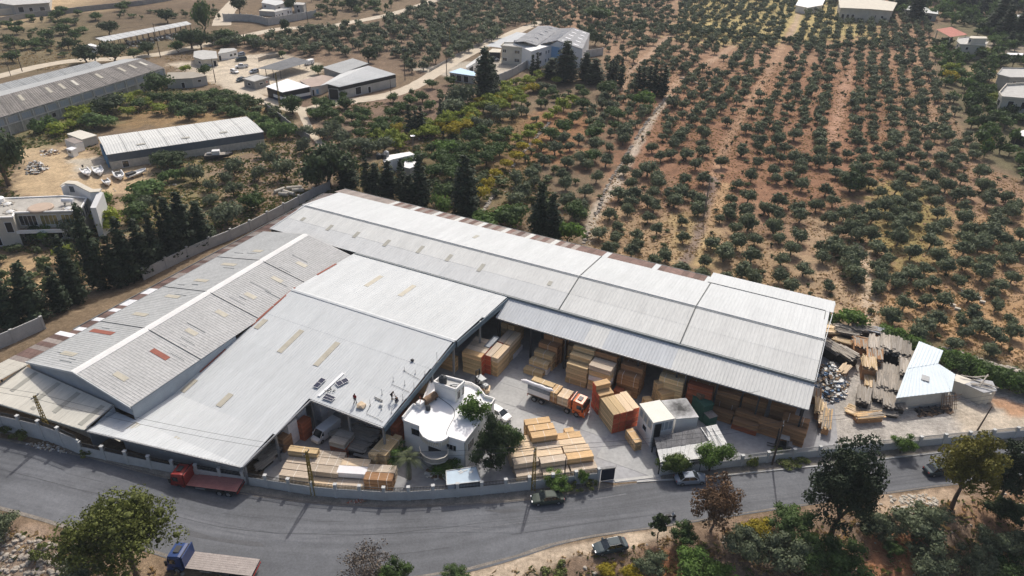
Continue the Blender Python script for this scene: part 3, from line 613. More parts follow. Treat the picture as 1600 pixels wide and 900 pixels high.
# ---- grey fibre-cement gable
GZ = lambda u, w_: 10.3-abs(u+9.6)*(2.3/11.7)
GG = thing('warehouse', 'grey fibre cement gable warehouse with broad white ridge stripe, left of the white roof', 'warehouse', F(-10,10))
nb = [-17.4,-4.5,8.5,21.5,34.4]
for i in range(4):
    w0, w1 = nb[i], nb[i+1]-.04
    sheet(GG, 'roof_panel', 'roof_grey', (-21.4, w0,8),(-21.4, w1,8),(-9.9, w1,10.25),(-9.9, w0,10.25), .5,.03, label='dull grey roof slope panel' if i == 0 else None)
    sheet(GG, 'roof_panel', 'roof_greyb', (-9.3, w0,10.25),(-9.3, w1,10.25),(1.7, w1,8.1),(1.7, w0,8.1), .5,.03)
rc = MB(); rc.slab([F(-10.3,-17.2,10.24), F(-10.3,34.5,10.24), F(-9.6,34.5,10.40), F(-9.6,-17.2,10.40)], .04); rc.slab([F(-9.6,-17.2,10.402), F(-9.6,34.5,10.402), F(-8.9,34.5,10.24), F(-8.9,-17.2,10.24)], .04); rc.build('ridge_cap', M['ridge_pale'], GG)
for w_ in nb[1:-1]: MB().beam(F(-9.2, w_, 10.30), F(1.7, w_, 8.16), .08,.07).build('seam', M['seam_dark'], GG); MB().beam(F(-21.4, w_, 8.06), F(-10, w_, 10.30), .08,.07).build('seam', M['seam_dark'], GG)
MB().beam(F(-21.5,34.55,7.95), F(-9.6,34.55,10.3), .14,.35).build('verge_trim', M['roof_white'], GG); MB().beam(F(-9.6,34.55,10.3), F(1.8,34.55,8.05), .14,.35).build('verge_trim', M['roof_white'], GG)
A, B_, C_ = F(-21.2,34.3), F(-9.6,34.3), F(1.5,34.3)
gb = MB(); o = F(0,-.2)-F(0,0)
gb.add([A+VC((0,0,6.4)), C_+VC((0,0,6.4)), C_+VC((0,0,7.95)), B_+VC((0,0,10.1)), A+VC((0,0,7.85))]+[q+o for q in (A+VC((0,0,6.4)), C_+VC((0,0,6.4)), C_+VC((0,0,7.95)), B_+VC((0,0,10.1)), A+VC((0,0,7.85)))], [(0,1,2,3,4),(9,8,7,6,5)]+[(i, 5+i, 5+(i+1) % 5,(i+1) % 5) for i in range(5)])
gb.build('gable_wall', M['wall_sheet'], GG)
wallseg(GG, (1.5,34.2),(1.5,14), 5.2,7.9, 'wall_sheet', name='side_wall'); wallseg(GG, (-21.2,-17),(-21.2,34), .012,7.7, 'concrete_dark')
MB().beam(F(-21.45,-17.4,7.92), F(-21.45,34.4,7.92), .2,.2).build('gutter', M['gutter'], GG)
skylights(GG, [((180,583),(198,594)),((237,547),(263,561), 'skylight_rust'),((291,515),(308,523)),((338,486),(355,494)),((384,458),(399,467)),((464,410),(479,417)),((425,433),(441,441)),
               ((99,550),(116,556)),((145,515),(175,523), 'skylight_rust'),((211,489),(228,494)),((262,461),(278,466)),((398,391),(408,394)),((350,411),(366,416)),((308,436),(322,441))], GZ, along='u', wd=.95)
# darker lapped streaks in the old sheets: sheets lifted a little along their laps
for k in range(22):
    w_ = RU(-15,33); u0 = random.choice((-8.5,-8.5,-20.5))+RU(0,6); ln = RU(1.2,4)
    MB().beam(F(u0, w_, GZ(u0,0)+.05), F(u0+ln, w_, GZ(u0+ln, 0)+.05), .06,.06).build('sheet_lap', M['gutter'], GG)
# ---- cream low roof in the front left corner
CZ = lambda u, w_: 7.15-(w_-34.3)*.15
CC = thing('warehouse', 'low cream roof warehouse behind the front wall, dark skylight strips', 'warehouse', F(-12,38))
for (u0, u1) in ((-22.1,-14.6),(-14.6,-7),(-7,-1.9)):
    wf = lambda u: 39.4+(-u)*.11
    sheet(CC, 'roof_panel', 'roof_tan', (u0,34.6, CZ(0,34.6)),(u1-.03,34.6, CZ(0,34.6)),(u1-.03, wf(u1), CZ(0, wf(u1))),(u0, wf(u0), CZ(0, wf(u0))), .9,.025)
MB().beam(F(-22.1,41.85, CZ(0,41.85)-.12), F(-2,39.6, CZ(0,39.6)-.12), .2,.22).build('gutter', M['gutter'], CC)
MB().beam(F(-2,34.7, CZ(0,34.7)+.03), F(-2,39.1, CZ(0,39.1)+.03), .12,.16).build('seam', M['steel_grey'], CC)
wallseg(CC, (-22,39.6),(-2,37.9), 2.0,5.2, 'wall_paint'); wallseg(CC, (-2.05,34.6),(-2.05,39.1), 2.5,6.9, 'wall_sheet', z1b=5.6); wallseg(CC, (-22.2,34.4),(-22.2,39.6), .012,4.2, 'block_grey')
skylights(CC, [((60,584),(15,610)),((95,600),(50,627)),((126,615),(81,643)),((163,635),(123,663)),((55,636),(50,640))], CZ, wd=.85, mt='skylight_grey', lift=.05)
# ---- side lean-to roofs of rusty and white sheets round the back
S1 = thing('lean_to_shed', 'narrow lean-to of rusty and white roof sheets beside the left boundary wall', 'shed', F(-24,0))
w_ = -42.
k = 0
while w_ < 54:
    px_ = 0; sd_ = 1.12
    if 8 < w_ < 25.5: mt_ = 'roof_membrane' if int((w_-8)/1.12) % 3 == 1 or int((w_-8)/1.12) % 5 == 0 else 'roof_rust'
    elif w_ > 34: mt_ = 'roof_tan' if random.random() < .9 else 'skylight_amber'
    elif w_ > 25: mt_ = random.choice(('roof_rust', 'roof_rust', 'roof_rustpale'))
    else: mt_ = random.choice(('roof_rust', 'roof_rust', 'roof_rust', 'roof_rustpale')) if w_ > -36 else 'roof_rustpale'
    uo = -25.6 if w_ < 25 else -27.2
    sheet(S1, 'roof_sheet', mt_, (-21.7, w_, 7.3),(-21.7, w_+sd_-.03,7.3),(uo, w_+sd_-.03,6.4),(uo, w_, 6.4), .28,.04); w_ += sd_
for k in range(14): MB().box(F(-25.4,-40+k*7), .2,.2,6.2, AZU, 0).build('post', M['steel_dark'], S1)
MB().beam(F(-25.6,-42,6.5), F(-25.6,24,6.5), .1,.2).build('gutter', M['gutter'], S1)
S2 = thing('lean_to_shed', 'narrow lean-to of reddish and white roof sheets on the olive field side', 'shed', F(23,-43))
u = -20.8; k = 0
while u < 67:
    if u < 40: mt_ = ('roof_rustpale', 'roof_rust', 'roof_rustpale', 'roof_cream', 'roof_rust')[k % 5] if u > -8 else 'roof_rustpale'
    else: mt_ = 'roof_white' if k % 9 == 4 else 'roof_rust'
    sheet(S2, 'roof_sheet', mt_, (u, -44.0,7.9),(u+1.12,-44.0,7.9),(u+1.12,-40.2,8.6),(u, -40.2,8.6), .28,.04); u += 1.15; k += 1
for k in range(13): MB().box(F(-20+k*7,-43.8), .2,.2,7.6, AZU, 0).build('post', M['steel_dark'], S2)
MB().beam(F(-20.9,-44.1,7.85), F(67,-44.1,7.85), .1,.2).build('gutter', M['gutter'], S2)
# ================================================================ BOUNDARY WALLS
def fence_wall(root, pts, h=1.65, pil=3.35, rail=True, ph=2.55, mt='wall_paint', railmt='steel_dark', last=True):
    P = smooth(pts, 4); L = [0]
    for i in range(len(P)-1): L.append(L[-1]+(P[i+1]-P[i]).length)
    n = max(1, int(round(L[-1]/pil))); Q = resample(P, n+1)
    for i in range(n):
        a, b = Q[i], Q[i+1]; d = (b-a).normalized()
        ra, rb_ = gz(a.x, a.y) if a.x < -33 else 0, gz(b.x, b.y) if b.x < -33 else 0; MB().beam((a.x, a.y, h/2+ra),(b.x, b.y, h/2+rb_), .2, h).build('wall_panel', M[mt], root)
        if rail:
            o = MB(); a2 = a+d*.28; b2 = b-d*.28; m_ = int((b2-a2).length/.19)
            for z in (h+.10, h+.72): o.beam((a2.x, a2.y, z+ra),(b2.x, b2.y, z+rb_), .05,.07)
            for k in range(m_+1):
                c = a2.lerp(b2, k/m_); o.box((c.x, c.y), .055,.055,.82,90, h+ra+(rb_-ra)*k/m_)
            o.build('railing', M[railmt], root)
    for i in range(n+(1 if last else 0)):
        a = Q[i]; t = Q[min(i+1, n)]-Q[max(i-1,0)]; az = math.degrees(math.atan2(t.x, t.y))
        ra = gz(a.x, a.y) if a.x < -33 else 0; o = MB().box((a.x, a.y), .42,.38, ph, az, ra).build('pillar', M[mt], root); MB().box((a.x, a.y), .5,.46,.07, az, ph+ra).build('cap', M[mt], o)
BW = thing('boundary_wall', 'long white front wall with black railings and pillars, left of the gate', 'wall', wall_pts[8])
fence_wall(BW, wall_pts[:5], h=2.9, ph=3.7, last=False); fence_wall(BW, wall_pts[4:])
BR = thing('boundary_wall', 'low cream front wall with thin railings, right of the gate', 'wall', wallr_pts[3])
fence_wall(BR, wallr_pts, h=1.35, pil=4.2, ph=2.1, railmt='concrete', mt='wall_paint')
gt = thing('sliding_gate', 'dark navy sliding gate panel at the yard entrance', 'gate', at(950,752))
MB().beam((at(938,752).x, at(938,752).y, 1.15),(at(959,749).x, at(959,749).y, 1.15), .12,2.1).build('gate_leaf', M['navy'], gt)
g_ = MB(); a, b = at(936,752), at(960,749)
g_.beam((a.x, a.y, 2.3),(b.x, b.y, 2.3), .1,.1)
for k in range(14): c = a.lerp(b, k/13); g_.box((c.x, c.y), .04,.04,.5,90,2.3)
g_.build('spike_rail', M['steel_dark'], gt)
MB().beam((at(960,752).x, at(960,752).y, .05),(at(1030,744).x, at(1030,744).y, .05), .5,.08).build('threshold', M['concrete'], gt)
LW = thing('boundary_wall', 'grey concrete panel wall running behind the cypresses on the left', 'wall', at(300,400))
fence_wall(LW, [at(*p) for p in [(226,437),(260,420),(315,393),(360,375),(400,356),(450,330),(500,303),(515,297)]], h=2.4, pil=5.5, rail=False, ph=2.7, mt='concrete')
LW2 = thing('boundary_wall', 'pale concrete wall at the left edge under dark cypresses', 'wall', at(40,530))
fence_wall(LW2, [R_(*p) for p in [(-80,578),(0,545),(35,530),(70,514)]], h=2.6, pil=5.5, rail=False, ph=2.65, mt='concrete')
LW3 = thing('boundary_wall', 'stained concrete wall beside the sandy track right of the reeds', 'wall', at(450,190))
fence_wall(LW3, [at(*p) for p in [(416,172),(440,190),(462,208),(484,222)]], h=2.4, pil=5, rail=False, ph=2.5, mt='concrete_dark')
LW4 = thing('boundary_wall', 'grey concrete wall round the blue fronted factory yard', 'wall', at(820,120))
fence_wall(LW4, [at(*p) for p in [(776,130),(800,120),(830,103),(860,96),(900,92),(941,86)]], h=3.2, pil=6, rail=False, ph=3.3, mt='concrete')
LW5 = thing('boundary_wall', 'low stone wall along the pale factory road', 'wall', at(720,90))
fence_wall(LW5, [at(*p) for p in [(672,112),(700,96),(735,77),(768,62)]], h=1.1, pil=8, rail=False, ph=1.15, mt='block_grey')
LW6 = thing('boundary_wall', 'tall grey fence wall in front of the white village houses', 'wall', at(430,35))
fence_wall(LW6, [at(*p) for p in [(350,33),(392,34),(416,39),(418,40),(455,34),(494,27)]], h=3.6, pil=3, rail=False, ph=3.8, mt='concrete')
LW7 = thing('boundary_wall', 'long cream retaining wall at the top left corner', 'wall', at(60,20))
fence_wall(LW7, [at(*p) for p in [(-40,26),(20,23),(40,16)]], h=3.0, pil=12, rail=False, ph=3.0, mt='plaster_cream')
LW8 = thing('boundary_wall', 'low grey wall under the reeds at the upper left', 'wall', at(70,25))
fence_wall(LW8, [at(*p) for p in [(-20,40),(50,27),(75,25),(130,18),(205,10),(230,7),(270,0)]], h=2.6, pil=7, rail=False, ph=2.6, mt='block_grey')
LW9 = thing('boundary_wall', 'low rubble wall between the yard cars and the canopy', 'wall', at(420,92))
fence_wall(LW9, [at(*p) for p in [(405,96),(420,91),(437,89)]], h=1.6, pil=6, rail=False, ph=1.6, mt='stone')
# ================================================================ LUMBER
def bundle_mesh(L, W, Hh, seed, rows=5, cols=5):
    r = random.Random(seed); mb = MB(); w_ = W/cols; h_ = Hh/rows
    for j in range(rows):
        for i in range(cols):
            if 0 < i < cols-1 and 0 < j < rows-1: continue            # only the boards one can see
            a, b = -L/2+r.uniform(0,.05), L/2-r.uniform(0,.05)
            mb.lbox(a, b, -W/2+i*w_+.008,-W/2+(i+1)*w_-.012, j*h_+.012,(j+1)*h_-.004)
    mb.lbox(-L/2+.08, L/2-.08,-W/2+w_*.9, W/2-w_*.9, h_*.9, Hh-h_*.9)
    return mb.mesh('lumber_bundle')
def strap_mesh(L, W, Hh, xs_):
    mb = MB()
    for x in xs_: mb.lbox(x-.025, x+.025,-W/2-.006, W/2+.006,.002, Hh+.008)
    return mb.mesh('strap')
_bm = {}
ORD = ['bottom', 'second', 'third', 'fourth', 'fifth', 'sixth', 'seventh']
ORDR = ['front', 'second', 'third', 'fourth', 'fifth', 'sixth', 'seventh', 'eighth', 'ninth']
CN = {'wood_yellow': 'yellow', 'wood_orange': 'orange', 'wood_pale': 'pale', 'wood_grey': 'grey-brown', 'wood_brown': 'brown', 'wood_redbrown': 'red-brown', 'wood_weathered': 'weathered', 'wrap_white': 'white wrapped', 'wrap_grey': 'grey wrapped'}
def bundle(p, az, L, W, Hh, mt, label, group, straps=2, ends=None):
    k = (round(L, 1), round(W, 2), round(Hh, 2), random.randrange(3))
    wrapped = mt.startswith('wrap')
    if wrapped: k = k+('w',)
    if k not in _bm:
        if wrapped: mb = MB(); mb.lbox(-L/2, L/2,-W/2, W/2,.01, Hh); me = mb.mesh('wrapped_bundle')
        else: me = bundle_mesh(k[0], W, Hh, hash(k[:3])+k[3])
        _bm[k] = me
    me = _bm[k]
    kk = (k, mt)
    if kk not in _bm: m2 = me.copy(); m2.materials.clear(); m2.materials.append(M[mt]); _bm[kk] = m2
    o = bpy.data.objects.new('lumber_bundle', _bm[kk]); COL.objects.link(o); tag(o, label, 'lumber', group)
    place(o, p, az+RU(-.7,.7))
    if straps and not wrapped:
        xs_ = {1: (0,), 2: (-L*.27, L*.27), 3: (-L*.3,0, L*.3)}[straps]; sk = ('s', k[:3], straps)
        if sk not in _bm: m3 = strap_mesh(k[0], W, Hh, xs_); m3.materials.append(M['strap']); _bm[sk] = m3
        c = bpy.data.objects.new('strap', _bm[sk]); COL.objects.link(c); c.parent = o; c['kind'] = 'stuff'
    if ends:
        for sg in (ends if isinstance(ends, tuple) else (ends,)):
            ek = ('e', k[:3], sg)
            if ek not in _bm: mb = MB(); mb.lbox(min(sg*L/2, sg*(L/2+.03)), max(sg*L/2, sg*(L/2+.03)), -W/2+.02, W/2-.02,.03, Hh-.02); m4 = mb.mesh('painted_end'); m4.materials.append(M['end_red']); _bm[ek] = m4
            c = bpy.data.objects.new('painted_end', _bm[ek]); COL.objects.link(c); c.parent = o
    return o
def stack(desc, group, org, az, rows, L=4.0, W=1.15, Hh=.98, mt='wood_yellow', z0=.035, straps=1, gap=.10, grow=.0, ends=None, mts=None, shift=0.):
    """org: near-left ground corner; az: direction of the near face (left to right); rows go back from the viewer, each a number of tiers"""
    d = dirv(az); bk = dirv(az-90)
    for r, n in enumerate(rows):
        L2 = L
        for t in range(n):
            m_ = mt
            if mts and (r, t) in mts: m_ = mts[(r, t)]
            elif mts and (r, -1) in mts: m_ = mts[(r, -1)]
            elif mts and (r, 't') in mts and t == n-1: m_ = mts[(r, 't')]
            p = org+d*(L/2+RU(-.08,.08)+shift*r)+bk*(W/2+r*(W+gap)); H2 = round(Hh*(1+grow*r), 2); z = z0+t*(H2+.08)
            bundle(VC((p.x, p.y, z)), az, L, W, H2, m_, '%s bundle, %s tier of %s row, %s' % (CN[m_], ORD[t], ORDR[r], desc), group, straps if random.random() < .85 else 2, ends)
stack('stack with stepped front beside the forklift lane', 'lumber stacks under the open warehouse front', F(43.9,-8.8), AZU+1, [1,2,3,4,5,5], L=3.6, W=1.3, Hh=.98, shift=.25, mts={(1,0): 'wrap_white', (3,-1): 'wood_brown', (4,-1): 'wood_brown', (5,-1): 'wood_brown'})
stack('tall yellow stack behind the orange truck', 'lumber stacks under the open warehouse front', F(51.3,-9.9), AZU, [4,5,6,6], L=3.75, W=1.2, Hh=.95, straps=0, mts={(3,-1): 'wood_brown'})
stack('wrapped tier stack behind the truck cab', 'lumber stacks under the open warehouse front', F(55.3,-9.9), AZU, [5,5,6,6], L=3.9, W=1.25, Hh=.95, mt='wood_yellow', straps=0, mts={(0,0): 'wood_pale', (0,1): 'wood_orange', (0,2): 'wrap_white', (0,4): 'wood_grey', (1,-1): 'wood_grey', (2,-1): 'wood_brown'})
stack('brown stack right of the wrapped one', 'lumber stacks under the open warehouse front', F(59.9,-11.2), AZU, [4,5,5], L=3.8, W=1.2, mt='wood_brown', straps=0)
stack('low block before the brown stack', 'lumber stacks under the open warehouse front', F(59.9,-9.5), AZU, [2], L=1.6, W=1.2, mt='wood_redbrown', Hh=.9, straps=0)
stack('small dark block before the brown stack', 'lumber stacks under the open warehouse front', F(61.9,-9.2), AZU, [2], L=1.0, W=1.0, mt='wood_brown', Hh=1.0, straps=0)
stack('deep stack between the first two tall stacks', 'lumber stacks under the open warehouse front', F(49.0,-16), AZU, [3,4], L=2.1, W=1.2, mt='wood_yellow', straps=0)
stack('yellow stack behind the white shed', 'lumber stacks under the open warehouse front', F(66.6,-12.3), AZU, [5,5,5], L=4.0, W=1.2, mt='wood_yellow', straps=0, mts={(2,-1): 'wood_brown'})
stack('red-brown stack behind the green machine', 'lumber stacks under the open warehouse front', F(71.2,-12.6), AZU, [5,5,5], L=4.0, W=1.2, mt='wood_redbrown', straps=0, mts={(1,-1): 'wood_brown'})
for i, (u, w_, n, m1) in enumerate(((75.6,-14.6, [4,4], 'wood_brown'),(79.7,-14.8, [4,4], 'wood_brown'),(84.0,-15, [4,4], 'wood_brown'))):
    stack(('dark row right of the red-brown stack', 'dark row in the middle of the right bay', 'dark row by the last column')[i], 'dark lumber stacks in the right end bay', F(u, w_), AZU, n, L=3.7, W=1.2, mt=m1, straps=0)
stack('low front row right of the green tank', 'dark lumber stacks in the right end bay', F(74.8,-12.4), AZU+2, [2], L=4.2, W=1.1, mt='wood_brown', Hh=.9, straps=0)
stack('low front row with orange faces', 'dark lumber stacks in the right end bay', F(79.2,-11.4), AZU+1, [2,3], L=3.9, W=1.1, mt='wood_redbrown', Hh=.85, straps=0, mts={(0,1): 'wood_brown', (1,-1): 'wood_brown'})
stack('low front row by the forklift', 'dark lumber stacks in the right end bay', F(82.9,-12.3), AZU+1, [3], L=3.6, W=1.1, mt='wood_brown', Hh=.85, straps=0)
stack('last stack at the open right corner', 'dark lumber stacks in the right end bay', F(86.0,-12.2), AZU+2, [3,4], L=3.9, W=1.2, mt='wood_brown', Hh=.9, straps=0)
# red ended block right of the truck
p4 = at(955,678)
for c in range(4):
    for t in range(4):
        q = p4+dirv(68)*(c*1.19+.58)+dirv(338)*(2.15+.25*(c > 2)); bundle(VC((q.x, q.y, .035+t*.96)), 338,4.3,1.13,.93, 'wood_yellow' if t < 3 or c < 2 else 'wood_pale', 'red ended bundle, %s tier, column %s from the truck side' % (ORD[t], ('one', 'two', 'three', 'four', 'five')[c]), 'red ended lumber block right of the truck', 0,-1)
q = at(935,650)
stack('tall orange block behind the red ended bundles', 'red ended lumber block right of the truck', q+dirv(338)*.2,68, [4,5], L=2.6, W=1.2, Hh=.93, mt='wood_orange', straps=0, ends=-1)
stack('low pair leaning by the white shed wall', 'red ended lumber block right of the truck', at(976,684)+dirv(150)*0,160, [2], L=3.2, W=1.2, Hh=.8, mt='wood_orange', straps=1)
stack('single small stack beyond the red block', 'red ended lumber block right of the truck', at(1005,640), 75, [2], L=1.3, W=1.0, Hh=.9, mt='wood_orange', straps=0)
stack('two bright bundles right behind the white shed', 'red ended lumber block right of the truck', at(1029,640), 70, [3,4], L=3.6, W=1.3, Hh=.95, mt='wood_orange', straps=0)
# three columns of bundles inside the gate
AZC = 76
stack('left column inside the front wall', 'bundles stacked inside the gate', at(806,752), AZC, [1,2,2,2,2], L=3.8, W=1.28, Hh=.85, grow=.05, mt='wood_grey', mts={(0, 't'): 'wood_grey', (3, 't'): 'wood_pale', (4, 't'): 'wood_pale', (2, 't'): 'wood_pale'}, straps=1, shift=-.05)
stack('far end of the left column', 'bundles stacked inside the gate', at(810,699), AZC+4, [1], L=2.9, W=1.1, Hh=.9, mt='wood_orange')
stack('middle column inside the front wall', 'bundles stacked inside the gate', at(849,750), AZC+1, [1,2,2,2,3,3,3], L=4.0, W=1.3, Hh=.85, grow=.03, mt='wood_grey', mts={(2, 't'): 'wood_pale', (4, 't'): 'wood_grey', (5, 't'): 'wood_grey', (6, 't'): 'wood_orange', (4,-1): 'wood_orange', (5,-1): 'wood_orange', (6,-1): 'wood_orange', (3,0): 'wood_brown'}, straps=1, shift=-.12)
stack('right column nearest the gate', 'bundles stacked inside the gate', at(893,743), AZC+2, [1,2,2,2,2], L=4.0, W=1.3, Hh=.85, grow=.03, mt='wood_pale', mts={(0,0): 'wood_grey', (1,-1): 'wood_orange', (4,-1): 'wood_orange'}, straps=1, shift=-.25)
stack('small yellow stack behind the right column', 'bundles stacked inside the gate', at(883,692), AZC, [2], L=1.5, W=1.1, Hh=.95, mt='wood_orange', straps=0)
# four columns along the front wall, left
stack('far left column along the front wall', 'bundles stacked along the front wall', at(437,755), 97, [2,2,2,3], L=4.4, W=1.15, Hh=.78, grow=.03, mt='wood_grey', mts={(3,-1): 'wood_yellow'}, straps=1, shift=.0, ends=None)
stack('second column along the front wall', 'bundles stacked along the front wall', at(478,762), 96, [1,2,2,2], L=4.3, W=1.35, Hh=.88, mt='wood_grey', mts={(0, 't'): 'wood_pale', (1, 't'): 'wood_grey'}, straps=3)
stack('third column along the front wall', 'bundles stacked along the front wall', at(523,766), 93, [1,2,2], L=4.2, W=1.45, Hh=.88, mt='wood_grey', mts={(1, 't'): 'wrap_white', (2, 't'): 'wood_pale'}, straps=2)
stack('fourth column along the front wall', 'bundles stacked along the front wall', at(570,764), 93, [2,2], L=4.1, W=1.45, Hh=.9, mt='wood_grey', mts={(0,0): 'wood_brown', (0,1): 'wood_brown'}, straps=3)
for i in range(2):
    q = at(576+i*15,733)+dirv(24)*2.6+dirv(114)*.6; 
    for t in range(3): bundle(VC((q.x, q.y, .035+t*.95)), 24,4.6,1.25,.92, 'wood_yellow', 'bright yellow bundle, %s tier, %s' % (ORD[t], ('left of the pair', 'right of the pair, near the palm')[i]), 'bundles stacked along the front wall', 2)
# blocks by the open side of the white roof
stack('big block by the white roof edge', 'lumber block beside the white roof edge', F(34.3,-4.2), AZU-2, [4,4,4,4], L=3.7, W=1.25, Hh=.98, mt='wood_yellow', mts={(0, 't'): 'wood_orange', (1, 't'): 'wood_grey', (2, 't'): 'wood_grey', (3, 't'): 'wood_grey'}, straps=0, ends=1)
for c in range(2):
    for t in range(4):
        for s_ in range(2):
            q = F(38.6+c*1.3,-7.8-s_*4.6,0); mt_ = ('wood_grey', 'wood_pale')[c] if t == 3 else 'wood_orange'
            bundle(VC((q.x, q.y, .035+t*.98)), 27,4.3,1.2,.95, mt_, '%s bundle pointing at the shed, %s tier, %s column, %s' % (CN[mt_], ORD[t], ('left', 'right')[c], ('near half', 'far half')[s_]), 'lumber block beside the white roof edge', 0,-1 if c == 0 else None)
for c in range(2):
    for t in range(5):
        q = F(37.2+c*1.4,-16.5,0); bundle(VC((q.x, q.y, .035+t*.98)), 27,4.2,1.25,.95, 'wood_orange', 'orange bundle deep under the roof, %s tier, %s column' % (ORD[t], ('left', 'right')[c]), 'lumber block beside the white roof edge', 0)
q = F(37.4,-9.2); bundle(VC((q.x, q.y, 4.02)), 27,3.6,1.1,.35, 'wrap_grey', 'grey wrapped pack lying on top of the block by the white roof', 'lumber block beside the white roof edge', 0)
for i, (px, py) in enumerate(((805,552),(700,575),(640,640),(652,618))):
    q = at(px, py); n = (1,3,3,3)[i]
    for t in range(n): bundle(VC((q.x, q.y, .035+t*.95)),(27,118,27,27)[i], 3.6,1.2,.92,('wrap_white', 'wood_orange', 'wood_redbrown', 'wood_brown')[i], '%s bundle %s, %s tier' % (('white wrapped', 'orange', 'red-brown', 'brown')[i], ('on the floor right of the red ended block', 'just behind the villa water tank', 'between villa and white roof', 'behind the villa terrace wall')[i], ORD[t]), 'lumber behind the villa', 0)
for k, (u, w_) in enumerate(((34.3,14.5),(34.0,10.2),(33.9,6.0))):
    for t in range(4):
        q = F(u, w_); bundle(VC((q.x, q.y, .035+t*.95)), 26,4.0,1.15,.92,('wood_redbrown', 'wood_brown', 'wood_orange')[k], '%s bundle, %s tier, %s along the left villa wall' % (('red-brown', 'brown', 'orange')[k], ORD[t], ('first', 'second', 'third')[k]), 'lumber behind the villa', 0)
# goods inside the courtyard under the notch
for k, (px, py, n, mt_) in enumerate(((457,690,5, 'wrap_white'),(471,672,5, 'wrap_white'),(447,700,3, 'wood_brown'),(505,652,5, 'wrap_white'),(515,645,5, 'wrap_white'),(478,682,4, 'wood_redbrown'))):
    q = at(px, py)
    for t in range(n): bundle(VC((q.x, q.y, .035+t*.85)), 27,1.9,1.3,.8, mt_, '%s goods block under the white roof, %s layer of %s' % (CN[mt_], ORD[t], ('the left pile', 'the left inner pile', 'the low brown pile', 'the middle pile', 'the deepest pile', 'the red-brown pile')[k]), 'goods in the courtyard shade', 0)
stack('block with grey top beside the white van', 'goods in the courtyard shade', at(517,712), 108, [3,3], L=2.6, W=1.4, Hh=.9, mt='wood_redbrown', mts={(0, 't'): 'wood_weathered', (1, 't'): 'wood_weathered'}, straps=0)
# weathered loose plank piles
def plankpile(name, label, group, c, az, L, W, Hh, mt='wood_weathered', n=60, seed=0, messy=.3, dark=True, z0=None):
    r = random.Random(seed); root = thing(name, label, 'planks', (0,0,0), group)
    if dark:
        b = MB(); b.lbox(-L/2+.25, L/2-.25,-W/2+.15, W/2-.15,.0, Hh*.72); b.build('lower_planks', M['wood_shade_black' if mt == 'wood_weathered' else 'wood_brown'], root)  # under weathered planks the black base paints in the shade of the pile
    layers = 3; per = max(3, n//layers)
    mb = [MB(), MB()]
    for j in range(layers):
        for i in range(per):
            y = -W/2+(i+.5)*W/per+r.uniform(-.05,.05); l_ = L*r.uniform(.75,1.05); x = r.uniform(-.3,.3)*messy*2; z = Hh*(.72+.09*j)+r.uniform(-.04,.05); a_ = r.uniform(-1,1)*.10*messy; ti = r.uniform(-1,1)*.12*messy
            d = VC((math.cos(a_), math.sin(a_), ti)); c0 = VC((x, y, z)); mb[(i*7+j) % 2].beam(c0-d*l_/2, c0+d*l_/2, W/per*1.5,.05)
    mb[0].build('plank', M[mt], root); mb[1].build('plank', M['wood_pale' if mt in ('wood_yellow', 'wood_pale') else 'wood_weathered2'], root)
    place(root, (c.x, c.y, gz(c.x, c.y)+.02 if z0 is None else z0), az); return root
mm('wood_weathered2', (.34,.30,.25), .95,.2,1.5,.3, streak=(.4,3,6), obj=.15, fine=.2)
